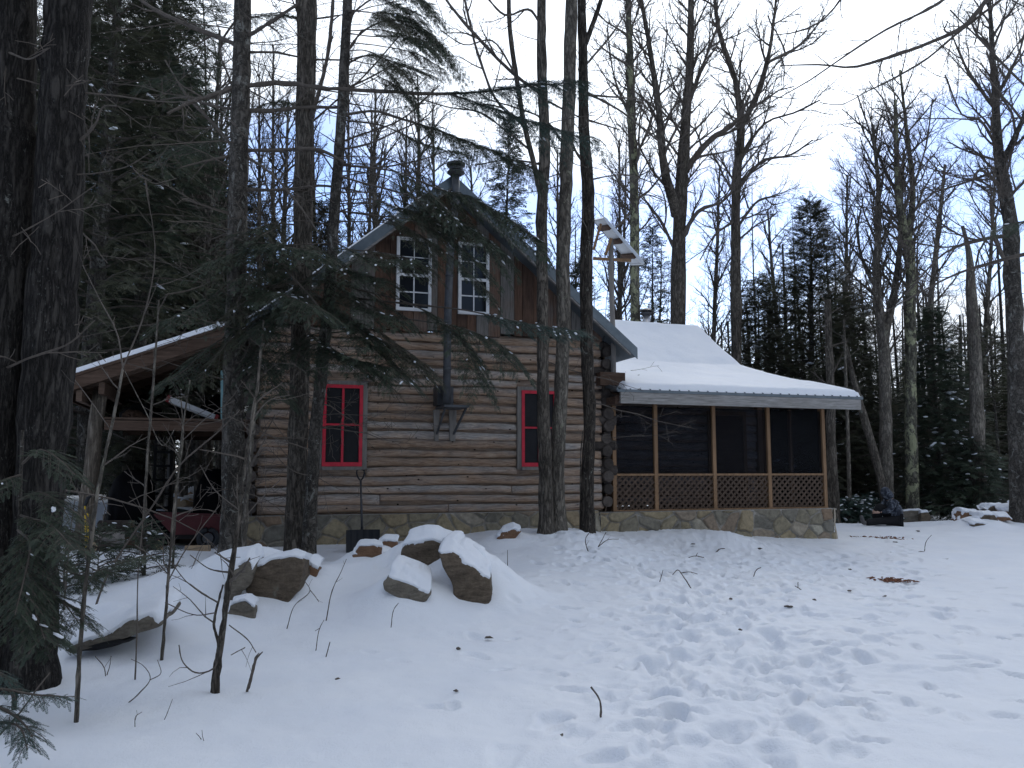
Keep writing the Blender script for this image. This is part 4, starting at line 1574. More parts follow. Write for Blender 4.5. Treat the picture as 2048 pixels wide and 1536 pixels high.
def protos_from(name, tr, ww, sn, barkm, leafm):
    root = empty(name)
    a = tr.build('trunk', mt[barkm], root, smooth=True)
    b = ww.build('crown', [mt['bark_twig'], mt[leafm]], root)
    if sn is not None:
        tag(sn.build('snow', mt['snow'], root, smooth=True), kind='stuff')
    return root


def copy_tree(o, parent=None):
    c = o.copy()
    COL.objects.link(c)
    c.parent = parent
    for ch in o.children:
        copy_tree(ch, c)
    return c


def place(root, p, rz=0., s=1., sxy=None):
    root.location = p
    root.rotation_euler = (0, 0, rz)
    q = sxy or s
    root.scale = (q, q, s)


MAPLE = [(2.6, 48, 1.7, .16, .05, 7), (7, 42, .50, .16, .04, 5), (5, 40, .48, .15, .03, 4), (2, 38, .5, .15, .02, 3)]


def bare_proto(seed, H, r0, fork=True, cfg=None, lean=.03):
    g = np.random.default_rng(seed)
    tr = MB()
    w = Wood(g)
    hb = H * g.uniform(.42, .55)
    n = 14
    zs = np.linspace(-.3, H * .97, n)
    wx, wy = g.normal(0, lean, 2)
    P = np.stack([wx * zs + .10 * np.sin(zs * .45 + seed), wy * zs + .10 * np.cos(zs * .38 + seed * 2), zs], 1)
    rr = r0 * np.clip(1 - .93 * (np.clip(zs, 0, None) / H) ** .9, .03, 1)
    bark_trunk(tr, P, rr, 10, .3, 2, g=g)
    top = P[zs > hb * .75]
    rt = rr[zs > hb * .75]
    w.grow(top, rt, 0, cfg or [(1.7, 40, H * .17, .12, .06, 7), (6, 40, .52, .13, .05, 5), (5, 36, .55, .13, .04, 4), (2, 35, .5, .1, .04, 3)], .0)
    # a few dead stubs low down
    for _ in range(4):
        z = g.uniform(H * .15, hb)
        a = g.uniform(0, 6.28)
        p = np.array([np.interp(z, zs, P[:, 0]), np.interp(z, zs, P[:, 1]), z])
        w.branch(p, (math.cos(a), math.sin(a), g.uniform(-.1, .5)), g.uniform(.3, 1.4), .012, 4, .15, 0)
    cr = MB()
    w.into(cr)
    return tr, cr


# ------------------------------------------------------------------ far woods
RMIN[0] = .0055
BARE = []
for i, (H, r0) in enumerate(((13, .13), (15, .16), (11, .09), (16, .18), (12, .11))):
    tr, cr = bare_proto(100 + i, H, r0)
    root = empty('bare_tree')
    tr.build('trunk', mt['bark_grey' if i % 2 else 'bark_maple'], root, smooth=True)
    cr.build('crown', mt['bark_twig'], root)
    BARE.append(root)
POLE = []                                      # slender trunks, crowns thin
for i, (H, r0) in enumerate(((12, .06), (10, .05), (13, .075))):
    tr, cr = bare_proto(140 + i, H, r0, cfg=[(2.0, 42, 1.3, .12, .07, 6), (5, 40, .55, .13, .05, 4), (4, 38, .55, .1, .03, 3)])
    root = empty('young_bare_tree')
    tr.build('trunk', mt['bark_grey'], root, smooth=True)
    cr.build('crown', mt['bark_twig'], root)
    POLE.append(root)
CON = []
for i, (H, Rd, nb, z0) in enumerate(((9, 2.1, 110, .10), (7, 1.9, 100, .04), (11, 2.3, 120, .16), (8, 1.7, 100, .08))):
    CON.append(protos_from('hemlock_tree', *conifer_meshes(200 + i, H, Rd, z0, nb, .36, 'std', .28, .08, .035, bare=.15, ragged=.45), 'bark_fir', 'needle_far'))

FREE = {'b': [True] * 5, 'p': [True] * 3, 'c': [True] * 4}


def use(key, lst, i):
    if FREE[key][i]:
        FREE[key][i] = False
        return lst[i]
    return copy_tree(lst[i])


g = np.random.default_rng(55)


def clear_of(x, y, rad):
    # keep the cabin, the yard and the view to it free
    px_ = x / y * F + 1024
    q = np.array([x, y, 0]) - H0
    u, v = q @ HD, -(q @ HN)
    if -4.9 - rad < u < 11.2 + rad and -3 - rad < v < 8.6 + rad:
        return False
    return True


n_b = 0
tries = 0
while n_b < 62 and tries < 4000:
    tries += 1
    y = g.uniform(26, 62)
    x = g.uniform(-.72, .72) * y
    if not clear_of(x, y, .5):
        continue
    i = int(g.integers(5))
    t = use('b', BARE, i)
    s = g.uniform(.75, 1.15)
    place(t, (x, y, float(gz(np.array([x]), np.array([y]))[0])), g.uniform(0, 6.28), s)
    tag(t, 'bare grey hardwood standing deep in the woods behind the clearing', 'tree', 'bare hardwoods deep in the woods')
    n_b += 1
n_p = 0
while n_p < 56:
    y = g.uniform(21, 48)
    x = g.uniform(-.72, .75) * y
    if not clear_of(x, y, .3) or (x > 0 and y < 27):
        continue
    t = use('p', POLE, int(g.integers(3)))
    place(t, (x, y, float(gz(np.array([x]), np.array([y]))[0])), g.uniform(0, 6.28), g.uniform(.7, 1.15))
    tag(t, 'slender pole-like bare young tree with thin crown deep in the woods', 'tree', 'slender young trees in the woods')
    n_p += 1
for k in range(16):
    y = g.uniform(19.5, 34)
    x = (g.uniform(225, 470) - 1024) / F * y
    t = use('p', POLE, k % 3)
    place(t, (x, y, float(gz(np.array([x]), np.array([y]))[0])), g.uniform(0, 6.28), g.uniform(.8, 1.2))
    tag(t, 'pale slim trunk seen through the open lean-to', 'tree', 'pale slim trunks seen through the lean-to')
n_c = 0
while n_c < 84:
    y = g.uniform(27, 60)
    x = g.uniform(-.78, .8) * y
    px_ = x / y * F + 1024
    if not clear_of(x, y, 1.6):
        continue
    if 1050 < px_ < 1480 and y < 38 or 215 < px_ < 480 and y < 46:
        continue
    t = use('c', CON, int(g.integers(4)))
    s = g.uniform(.55, .95) * (1.0 if px_ > 700 else 1.15)
    place(t, (x, y, float(gz(np.array([x]), np.array([y]))[0])), g.uniform(0, 6.28), s, s * g.uniform(.9, 1.35))
    tag(t, 'dark snow-flecked evergreen in the understory deep in the woods', 'evergreen', 'evergreens deep in the woods')
    n_c += 1

# the wood goes on unseen round the near yard; evergreens added to shade it
for k, (x, y) in enumerate(((-11, -1), (-8, -6), (-4.5, -4.5), (-1.5, -8), (1.5, -5), (4.5, -7.5), (7, -3.5), (10, -7), (12, 0), (13.5, 5), (-13, 4), (0, -12), (-6, -11), (6, -12), (15.5, 10), (-12.5, 9.5))):
    t = copy_tree(CON[k % 4])
    s = g.uniform(1.15, 1.6)
    place(t, (x, y, float(gz(np.array([float(x)]), np.array([float(y)]))[0])), g.uniform(0, 6.28), s)
    tag(t, 'evergreen on the near side of the yard, unseen, added to shade the foreground', 'evergreen', 'evergreens round the near side of the yard')

# the far wood beyond them, one mass
mb = MB()
for i in range(760):
    y = g.uniform(58, 95)
    x = g.uniform(-1.0, 1.0) * y
    if i >= 330:
        y = g.uniform(33, 58)
        x = (g.uniform(1420, 2300) - 1024) / F * y if i % 3 else (g.uniform(-200, 900) - 1024) / F * y
        if 215 < x / y * F + 1024 < 480:
            continue
        if not clear_of(x, y, 1.5):
            continue
    z = float(gz(np.array([x]), np.array([y]))[0])
    H = g.uniform(5, 9.5) if i < 330 else g.uniform(3.5, 8)
    if g.random() < .4:
        mb.tube([(x, y, z - .3), (x + g.normal(0, .3), y, z + H * 1.5)], [.13, .04], 5)
        continue
    n = 90
    t = g.uniform(.02, 1, n) ** 1.0
    az = g.uniform(0, 6.28, n)
    rr = (1 - t) * g.uniform(1.6, 2.6) + .2
    O = np.stack([x + 0 * t, y + 0 * t, z + H * t], 1)
    X = np.stack([np.cos(az), np.sin(az), -.2 + 0 * t], 1)
    put_sprays(mb, 'lace', O, X, np.array([0, 0, 1.0]) + g.normal(0, .3, (n, 3)), rr, g.uniform(0, 1, n), m=1)
tag(mb.build('forest', [mt['bark_dark'], mt['needle_far']]), kind='stuff')

# ------------------------------------------------------------------ hardwoods one can tell apart, behind the cabin
RMIN[0] = .0048
g = np.random.default_rng(91)
FINE = [(2.5, 42, 2.1, .11, .06, 8), (7, 38, .52, .13, .05, 6), (6, 36, .52, .13, .05, 5), (3, 34, .55, .12, .03, 4)]


def hero_tree(label, Y, stems, mat='bark_maple', limbs=(), cfg=FINE, lo=.35, name='bare_tree', extra=None, cat='tree', rmin=.0030, snow=None, pitch_out=.9):
    """stems: list of (pixel polyline, widths); limbs: pixel polylines with widths; all at about depth Y"""
    RMIN[0] = rmin
    w = Wood(g)
    base = None
    trunks = []
    for k, (pts, wd) in enumerate(stems):
        Ys = np.full(len(pts), Y, float)
        if k:
            Ys[1:] += g.normal(0, pitch_out)
        P, r = px_line(pts, Ys, wd, n=max(12, 4 * len(pts)), wob=.05, drop=.25 if k == 0 else 0)
        if k == 0:
            base = P[0].copy()
            base[2] += .25
        trunks.append((P, r))
    root = empty(name, base)
    for k, (P, r) in enumerate(trunks):
        mb = MB()
        bark_trunk(mb, P, r, 14, .3 if k == 0 else 0, 3, g=g)
        mb.build('trunk', mt[mat], root, smooth=True, loc=base)
        if cfg:
            w.grow(P, r, 0, cfg, lo if k == 0 else .1)
    for pts, wd in limbs:
        dy = g.normal(0, pitch_out)
        Ys = Y + dy * np.linspace(0, 1, len(pts))
        P, r = px_line(pts, Ys, wd, n=max(8, 3 * len(pts)), wob=.12)
        w.put(P, r)
        if cfg:
            w.grow(P, r, 0, cfg, .12)
    mb = MB()
    if w.b:
        w.into(mb)
        mb.build('crown', mt['bark_twig' if mat != 'bark_grey' else 'bark_maple'], root, loc=base)
    tag(root, label, cat)
    return root, base, trunks, w


hero_tree('straight grey trunk with yellow lichen patches rising right behind the solar panel', 23, [([(1270, 640 + 400), (1270, 640), (1268, 400), (1262, 200), (1255, -60)], (20, 19, 18, 17, 12))], 'bark_lichen',
          [([(1264, 330), (1300, 250), (1320, 170), (1335, 60)], (6, 4, 3)), ([(1262, 240), (1230, 160), (1215, 60)], (6, 4, 3)), ([(1266, 420), (1225, 460), (1195, 470)], (5, 3, 2))], lo=.5)
hero_tree('stout forked hardwood standing behind the snowy wing roof', 24, [([(1354, 1040), (1355, 640), (1358, 450), (1368, 290), (1378, 160), (1382, -60)], (34, 32, 28, 22, 18, 10)),
                                                                     ([(1352, 430), (1328, 330), (1318, 220), (1300, 100), (1275, -40)], (22, 18, 14, 10, 8))], 'bark_maple',
          [([(1372, 340), (1420, 280), (1470, 245), (1500, 190)], (13, 11, 8, 5)), ([(1362, 480), (1400, 420), (1450, 400), (1480, 350)], (10, 8, 5, 3)), ([(1350, 500), (1320, 440), (1290, 400)], (8, 6, 4)),
           ([(1380, 200), (1410, 120), (1440, 40)], (9, 7, 4)), ([(1322, 260), (1290, 200), (1250, 170)], (7, 5, 3))], lo=.55)
hero_tree('slim upright hardwood with a forked top, right of the stout forked trunk', 25, [([(1472, 1040), (1474, 700), (1471, 500), (1474, 350), (1482, 250), (1470, 160), (1440, 70), (1425, -40)], (22, 20, 19, 18, 16, 12, 9, 6)),
                                                                                     ([(1482, 255), (1516, 185), (1534, 125), (1548, 40), (1555, -40)], (13, 11, 9, 6, 4))], 'bark_maple',
          [([(1474, 380), (1530, 320), (1580, 310), (1625, 280)], (8, 6, 4, 3)), ([(1474, 330), (1540, 240), (1590, 225), (1640, 200)], (7, 5, 4, 3)), ([(1472, 460), (1520, 400), (1560, 390)], (7, 5, 3)), ([(1470, 440), (1430, 470), (1400, 520)], (6, 4, 3)), ([(1535, 125), (1600, 90), (1650, 30)], (7, 5, 3))], lo=.5)
hero_tree('twin-stemmed hardwood forking low in front of the evergreens right of the porch', 24, [([(1775, 1030), (1770, 800), (1766, 660), (1752, 570), (1756, 480), (1757, 380), (1745, 250)], (24, 24, 22, 15, 12, 9, 6)),
                                                                                           ([(1768, 680), (1785, 600), (1797, 520), (1802, 430), (1808, 300)], (17, 14, 11, 8, 5))], 'bark_grey',
          [([(1752, 575), (1725, 520), (1715, 460), (1722, 420)], (8, 6, 5, 4)), ([(1760, 600), (1710, 555), (1665, 500)], (6, 4, 3)), ([(1798, 520), (1830, 460), (1860, 430)], (5, 4, 3))], lo=.45)
hero_tree('straight hardwood with a pale lichened foot and fan of fine upright twigs', 24, [([(1824, 1020), (1822, 830), (1820, 640), (1818, 500), (1800, 415), (1795, 330), (1790, 200)], (26, 23, 21, 19, 16, 11, 6)),
                                                                                     ([(1818, 480), (1826, 380), (1812, 250), (1800, 140)], (14, 11, 7, 4))], 'bark_lichen',
          [([(1800, 400), (1770, 340), (1735, 250), (1715, 190)], (6, 5, 4, 3)), ([(1825, 380), (1850, 300), (1865, 200)], (6, 4, 3)), ([(1818, 470), (1780, 420), (1720, 370), (1680, 330)], (5, 4, 3, 2))], lo=.5)
hero_tree('broken-topped dead snag leaning slightly left among bare trees at far right', 24, [([(1958, 1030), (1955, 880), (1950, 690), (1942, 580), (1938, 510), (1925, 452)], (28, 26, 24, 20, 12, 7))], 'bark_grey', cfg=[(.5, 60, .6, .1, 0, 4)], lo=.3, name='dead_snag')
hero_tree('tall mossy hardwood with spreading crown at the far right edge', 19, [([(2042, 1040), (2036, 800), (2024, 560), (2018, 430), (1998, 310), (1992, 220), (1985, 100), (1978, -30)], (40, 36, 32, 27, 21, 15, 10, 6)),
                                                                            ([(2004, 325), (2045, 240), (2070, 160)], (11, 9, 7))], 'bark_fir',
          [([(1996, 300), (1960, 240), (1925, 230), (1890, 150)], (8, 6, 4, 3)), ([(1999, 370), (1960, 340), (1940, 380)], (7, 5, 3)), ([(1992, 220), (1940, 150), (1900, 60)], (7, 5, 3)), ([(2000, 340), (1900, 375), (1850, 390)], (6, 4, 2)),
           ([(2020, 470), (1960, 480), (1900, 500), (1810, 590)], (9, 7, 5, 3)), ([(1990, 200), (2040, 100), (2060, 0)], (7, 5, 3)), ([(2022, 540), (1990, 480), (1980, 400)], (8, 6, 4))], lo=.55)
hero_tree('dark slim trunk just past the right corner of the screened porch', 22, [([(1668, 1030), (1663, 900), (1660, 760), (1655, 600)], (22, 18, 16, 12))], 'bark_maple', lo=.6, cfg=[(1.5, 60, .9, .1, 0, 5), (4, 40, .5, .1, 0, 3)])
hero_tree('thin pale sapling trunk between porch corner and leaning trunk', 23, [([(1699, 1020), (1696, 880), (1692, 760), (1688, 640)], (8, 7, 6, 4))], 'bark_grey', lo=.5, cfg=[(1.5, 60, .6, .1, 0, 4)])
hero_tree('dead trunk leaning left against the evergreens above the seated person', 23.5, [([(1778, 1010), (1752, 920), (1722, 815), (1700, 730), (1686, 670)], (19, 16, 14, 10, 7))], 'bark_maple', lo=.7, cfg=[(1.0, 60, .4, .1, 0, 4)], name='leaning_dead_tree')
hero_tree('knobbly two-stemmed hardwood with many crooked twigs between the twin-stemmed tree and the snag', 30, [([(1870, 1010), (1866, 800), (1860, 620), (1875, 480), (1890, 330)], (18, 16, 12, 9, 5))], 'bark_grey', lo=.4)
hero_tree('far pale trunk glimpsed through the lean-to behind the ladder', 21, [([(322, 1010), (324, 850), (330, 600), (336, 300), (340, 100)], (24, 22, 19, 14, 8))], 'bark_grey', lo=.55)
hero_tree('far slim trunk glimpsed through the lean-to right of the ladder', 22, [([(362, 1005), (366, 850), (372, 600), (378, 300)], (10, 9, 8, 5))], 'bark_grey', lo=.55)
hero_tree('far leaning trunk glimpsed at the right side of the lean-to opening', 23, [([(410, 1000), (414, 850), (420, 600), (424, 300)], (12, 11, 9, 6))], 'bark_maple', lo=.55)
hero_tree('birch-like bare tree with dense fine twigs above the lean-to, behind the fir trunk', 20, [([(395, 1010), (405, 700), (420, 450), (432, 250), (440, 60)], (15, 13, 11, 8, 4))], 'bark_grey', lo=.45)
hero_tree('slim bare tree with dense fine twigs rising left of the main roof peak', 25, [([(560, 1010), (562, 600), (570, 400), (577, 200)], (14, 11, 9, 4))], 'bark_grey', lo=.4)
hero_tree('bare tree whose fine twigs fill the gap above the left roof slope', 23, [([(760, 1010), (752, 500), (748, 330), (752, 180)], (13, 11, 8, 4))], 'bark_grey', lo=.4)
hero_tree('bare tree rising behind the cabin just left of the chimney cap', 26, [([(830, 1010), (834, 500), (838, 300), (835, 150)], (12, 10, 7, 3))], 'bark_maple', lo=.4)

for k, (px_, Y, ty, lab) in enumerate(((365, 27, 180, 'birch-like tree with hazy fine twigs far left of the fir trunk'), (520, 24, 150, 'thin bare tree between the fir trunk and the thick grey trunk'), (545, 30, 90, 'taller bare tree behind the thin one beside the fir trunk'), (640, 28, 170, 'bare tree seen between the two trunks of the left red window'), (700, 24, 130, 'fine-twigged bare tree right of the slim leaning trunk'), (725, 31, 220, 'farther fine-twigged bare tree above the left roof slope'), (800, 27, 230, 'fine-twigged bare tree rising over the roof left of the chimney'), (875, 30, 200, 'bare tree rising directly behind the chimney cap'), (460, 29, 120, 'bare tree mostly hidden behind the fir trunk'), (960, 28, 330, 'low fine-twigged bare tree between chimney and spruce spire'), (1120, 30, 300, 'fine-twigged bare tree behind the middle one of the three grey trunks'), (1240, 31, 280, 'fine-twigged bare tree left of the lichen-patched trunk'), (1420, 29, 330, 'bare tree between the stout forked trunk and the slim upright hardwood'), (1570, 33, 420, 'fine-twigged bare tree left of the cedar top'), (1960, 32, 330, 'fine-twigged bare tree behind the broken snag'), (1690, 33, 350, 'fine-twigged bare tree behind the twin-stemmed hardwood'))):
    dx = g.normal(0, 14)
    hero_tree(lab, Y, [([(px_, 1005), (px_ + dx * .3, 700), (px_ + dx * .7, (700 + ty) / 2), (px_ + dx, ty)], (13, 10, 7, 3))], 'bark_grey', lo=.35, cfg=[(2.6, 34, 2.0, .10, .07, 7), (7, 34, .55, .12, .05, 6), (6, 32, .55, .12, .05, 5)], rmin=.0034)

# evergreens one can tell apart, further back
def hero_conifer(label, px, Y, topy, Rd, seed, name='spruce_tree', nb=150, size=.30, z0=.05, mat='needle', kind='std', droop=.25, upturn=.1, snow=.03, bare=.0, taper=.85, sgap=.14, ragged=.35, bark='bark_fir'):
    b = gat(px, Y)
    H = at(px, topy, Y)[2] - b[2]
    root = protos_from(name, *conifer_meshes(seed, H, Rd, z0, nb, size, kind, droop, upturn, snow, bare=bare, taper=taper, sgap=sgap, ragged=ragged), bark, mat)
    place(root, b, seed * 1.3)
    tag(root, label, 'evergreen')
    return root


hero_conifer('tall ragged-topped cedar rising above the right end of the porch roof', 1628, 27, 405, 3.1, 301, 'cedar_tree', 300, .42, .03, 'needle_far', 'fine', .14, .30, .012, taper=.70, sgap=.14, ragged=.5)
hero_conifer('dark spruce behind the wing roof, left of the tall cedar', 1520, 29, 555, 2.5, 302, nb=230, size=.42, kind='fine', mat='needle_far', sgap=.15, taper=.6)
hero_conifer('broad dark hemlock right of the tall cedar', 1705, 28.5, 590, 2.6, 303, 'hemlock_tree', 260, .42, kind='fine', sgap=.15, mat='needle_far', taper=.6)
hero_conifer('pointed mid-green spruce left of the broken snag', 1872, 25.5, 615, 1.9, 304, nb=230, size=.36, kind='fine', mat='needle', sgap=.13, snow=.03, taper=.65)
hero_conifer('low bushy spruce at the foot of the broken snag', 1935, 24, 880, 1.6, 305, nb=90, size=.30)
hero_conifer('narrow spruce spire peeking over the roof right of the chimney', 1012, 26, 235, 2.0, 306, nb=200, size=.36, sgap=.15, snow=.05)
hero_conifer('sparse snow-dusted spruce right of the solar panel pole', 1310, 27, 455, 1.7, 307, nb=120, size=.34, sgap=.2, snow=.08, bare=.3)
hero_conifer('sparse snow-dusted spruce between the roof slope and the solar panel', 1165, 26, 520, 1.9, 308, nb=120, size=.34, sgap=.2, snow=.09, bare=.2)
LEFT = [(150, 22, 40, 2.6, 'hemlock in the gap between double trunk and lean-to roof, second rank'), (345, 22.5, 150, 2.3, 'hemlock of middling height left of the fir trunk'), (230, 29, 180, 2.8, 'hemlock third rank deep behind the lean-to'), (420, 30, 330, 2.4, 'hemlock deep behind the lean-to near the fir trunk'), (110, 28, 200, 2.8, 'hemlock deep in the gap beside the double trunk'),
        (190, 15.5, -500, 2.7, 'dense black-green hemlock towering behind the double trunk'), (285, 17.5, -330, 2.5, 'dense tall hemlock standing behind the lean-to roof'), (90, 18, -450, 3.0, 'dense hemlock half hidden behind the double trunk at far left'),
        (395, 24, 300, 2.2, 'shorter hemlock behind the lean-to, left of the fir trunk'), (250, 25, 60, 3.0, 'tall hemlock in the second rank behind the lean-to'), (20, 25, 100, 3.2, 'hemlock filling the far left edge behind the double trunk'),
        (330, 20, 420, 2.0, 'young hemlock whose top shows just above the lean-to snow'), (480, 27, 360, 2.3, 'hemlock straight behind the fir trunk above the lean-to'), (640, 26, 400, 2.2, 'hemlock behind the left slope of the main roof'), (560, 22, 520, 1.6, 'small hemlock whose top pokes out left of the main roof eave')]
for k, (px_, Y, ty, Rd, lab) in enumerate(LEFT):
    hero_conifer(lab, px_, Y, ty, Rd, 320 + k, 'hemlock_tree', z0=(.30 if 220 < px_ < 500 else .05), nb=260 if Y < 20 else 180, size=.34, mat='needle_far' if k % 2 else 'needle', kind='fine' if Y < 20 else 'std', sgap=.115, snow=.006, bare=.1, droop=.3, taper=.6)

# ------------------------------------------------------------------ trees standing in front of the cabin
RMIN[0] = .0032
g = np.random.default_rng(17)


def front_tree(name, label, Y, stems, mat, dead=(), needles=(), cfg=None, lo=.3, twigs=None, kind='evergreen', rand_dead=0, flare=.3, base_sink=.15, dead_cfg=((2.2, 50, .55, .12, -.01, 5), (4, 45, .45, .12, 0, 3))):
    w = Wood(g)
    trunks = []
    for k, (pts, wd) in enumerate(stems):
        Ys = np.full(len(pts), Y, float)
        P, r = px_line(pts, Ys, [q * .93 for q in wd], n=max(24, 6 * len(pts)), wob=.03, drop=base_sink if k == 0 else 0)
        trunks.append((P, r))
    base = trunks[0][0][0].copy()
    base[2] += base_sink
    root = empty(name, base)
    for k, (P, r) in enumerate(trunks):
        mb = MB()
        bark_trunk(mb, P, r, 20, flare if k == 0 else 0, 5, g=g)
        mb.build('trunk', mt[mat], root, smooth=True, loc=base)
        if cfg:
            w.grow(P, r, 0, cfg, lo)
    for pts, wd, dy in dead:                  # bare limbs seen in the photo
        Ys = Y + dy * np.linspace(0, 1, len(pts))
        P, r = px_line(pts, Ys, wd, n=max(8, 4 * len(pts)), wob=.10)
        w.put(P, r)
        w.grow(P, r, 0, list(dead_cfg), .15)
    P, r = trunks[0]
    for _ in range(rand_dead):                # short dead twigs round the trunk
        i = int(g.integers(5, len(P) - 1))
        a = g.uniform(0, 6.28)
        q, rq = w.branch(P[i], (math.cos(a), math.sin(a), g.uniform(-.25, .25)), g.uniform(.5, 2.3), g.uniform(.006, .013), 7, .10, -.01, .3)
        w.grow(q, rq, 0, [(3.0, 50, .55, .12, 0, 5), (3, 45, .5, .12, 0, 3)], .2)
    if w.b:
        mb = MB()
        w.into(mb)
        mb.build('crown', mt['bark_twig'], root, loc=base)
    for nd in needles:
        pts, dy, r0, width = nd['p'], nd.get('dy', 0), nd.get('r', .02), nd['w']
        Ys = Y + nd.get('y0', 0) + dy * np.linspace(0, 1, len(pts))
        Pn = np.array([at(a, b, y) for (a, b), y in zip(pts, Ys)])
        Pn, rn = smooth_line(Pn, np.linspace(r0, .004, len(pts)), max(10, 4 * len(pts)), wob=.15)
        mw, ms = MB(), MB()
        bough(mw, _L(mw), ms, Pn, rn, width, g, nd.get('kind', 'fine'), nd.get('size', .10), nd.get('gap', .06), nd.get('lo', .15), nd.get('snow', 0.), nd.get('droop', .35), nd.get('dens', 1.0))
        bo = mw.build('bough', [mt['bark_twig'], mt[nd.get('mat', 'needle')]], root, loc=base)
        if ms.n:
            tag(ms.build('snow', mt['snow'], bo, smooth=True, loc=base), kind='stuff')
    tag(root, label, kind)
    return root


class _L:
    """writes needles into the same mesh with the second material"""

    def __init__(self, mb):
        self.mb = mb

    def add(self, v, q=None, t=None, tint=.5, m=0):
        self.mb.add(v, q, t, tint, 1)


def curtain(anchors, n, reach=(70, 260), wz_=(1.0, .55)):
    out = []
    for i in range(n):
        a = anchors[i % len(anchors)]
        sx = (1 if g.random() < .6 else -1) if reach[0] < 100 else 1
        L = g.uniform(*reach)
        dr = g.uniform(.1, .6) * L
        y0 = a[1] + g.uniform(-30, 30)
        out.append(dict(p=[(a[0], y0), (a[0] + sx * L * .35, y0 + g.uniform(-12, 8)), (a[0] + sx * L * .7, y0 + dr * .4), (a[0] + sx * L, y0 + dr)], dy=g.uniform(-1.3, -.3), w=g.uniform(.3, .6), r=.010, size=.085, gap=.065, lo=.3 if reach[0] < 100 else .4, snow=.05 if g.random() < .7 else .3, droop=g.uniform(.35, .6), dens=.75, mat='needle_far' if g.random() < .6 else 'needle'))
    return out


# double trunk at the left edge
front_tree('old_double_trunk_tree', 'massive double-trunked tree with dark lichen-spotted bark at the left edge', 6.35,
           [([(62, 1355), (62, 1240), (72, 1100), (84, 900), (98, 700), (110, 500), (122, 250), (138, -80)], (118, 104, 100, 102, 104, 100, 98, 96)),
            ([(5, 1350), (-8, 1100), (-10, 900), (2, 700), (12, 500), (20, 250), (22, -80)], (120, 100, 96, 100, 108, 106, 104))], 'bark_dark', kind='tree', rand_dead=5, flare=.18,
           dead=[([(60, 185), (140, 170), (165, 165), (190, 158)], (5, 4, 2), -.5), ([(-20, 90), (30, 110), (60, 118), (100, 95)], (6, 4, 3), -.7), ([(150, 290), (190, 250), (205, 215), (235, 212)], (7, 4, 3), -.3),
                 ([(-10, 490), (60, 455), (120, 420), (190, 370)], (5, 3, 2), -.8), ([(-20, 750), (60, 715), (140, 685), (190, 640)], (7, 5, 3), -.8), ([(130, 350), (200, 345), (260, 330), (300, 305)], (4, 3, 2), -.4)])
# fir trunk with horizontal limbs
front_tree('balsam_fir', 'straight scaly fir trunk with many level limbs between lean-to and cabin', 11.6,
           [([(462, 1112), (464, 1000), (466, 800), (472, 600), (476, 400), (482, 200), (488, -80)], (47, 42, 42, 43, 42, 40, 36))], 'bark_fir', rand_dead=52,
           dead=[([(475, 172), (430, 190), (380, 205), (335, 228)], (12, 9, 6), -.5), ([(474, 90), (400, 60), (330, 30), (250, -20)], (11, 9, 6), .4), ([(490, 75), (540, 45), (600, 5)], (10, 8, 6), -.4), ([(478, 220), (420, 210), (370, 195), (320, 200)], (7, 5, 3), .8),
                 ([(472, 300), (420, 240), (380, 200), (330, 120)], (8, 5, 3), .6), ([(470, 310), (420, 320), (360, 335)], (7, 5, 3), -.4), ([(490, 220), (540, 222), (600, 215), (680, 215)], (9, 8, 6), .3), ([(490, 300), (560, 300), (640, 300), (690, 325)], (9, 8, 5), -.2),
                 ([(486, 310), (540, 345), (590, 400), (640, 470)], (7, 5, 3), -.5), ([(470, 430), (420, 415), (360, 395)], (7, 5, 3), -.5), ([(490, 380), (560, 380), (650, 372), (730, 385)], (8, 6, 3), .4), ([(488, 470), (540, 510), (600, 570), (660, 640)], (6, 5, 3), -.8),
                 ([(486, 105), (550, 105), (620, 118), (690, 120)], (6, 5, 3), .5), ([(470, 520), (430, 560), (380, 580), (330, 590)], (6, 4, 3), -.7), ([(478, 30), (440, 100), (460, 160), (478, 240)], (5, 4, 3), .4)],
           needles=[dict(p=[(486, 172), (560, 166), (640, 175), (760, 182), (880, 188), (960, 184), (1060, 172), (1170, 165)], dy=-.3, r=.045, w=.62, size=.085, gap=.040, lo=.59, snow=.25, mat='needle_blue', droop=.5),
                    dict(p=[(900, 188), (960, 208), (1040, 236), (1120, 262), (1190, 282)], y0=-.22, dy=-.3, r=.014, w=.5, size=.085, gap=.045, lo=.05, snow=.3, mat='needle_blue', droop=.5),
                    dict(p=[(462, 470), (500, 488), (560, 492), (640, 505)], dy=-1.2, w=.55, snow=.2, r=.014),
                    dict(p=[(464, 600), (520, 580), (570, 590), (640, 620)], dy=-1.4, w=.65, snow=.25, r=.014),
                    dict(p=[(460, 560), (430, 590), (385, 620), (330, 640)], dy=-1.2, w=.55, snow=.12, r=.014),
                    dict(p=[(464, 665), (410, 700), (370, 740), (340, 760)], dy=-1.0, w=.45, snow=.05, r=.012),
                    dict(p=[(470, 690), (520, 720), (545, 770), (560, 800)], dy=-.8, w=.5, snow=.1, r=.012),
                    dict(p=[(476, 140), (420, 135), (360, 150), (300, 180)], dy=.9, w=.45, snow=.0, r=.012, dens=.5), dict(p=[(480, 40), (540, 30), (600, 40)], dy=.8, w=.5, r=.012, dens=.5),
                    dict(p=[(478, 270), (420, 285), (360, 300), (320, 330)], dy=.9, w=.45, r=.012, dens=.5), dict(p=[(484, 235), (540, 205), (600, 210)], dy=.9, w=.4, r=.012, dens=.5, snow=.1)])
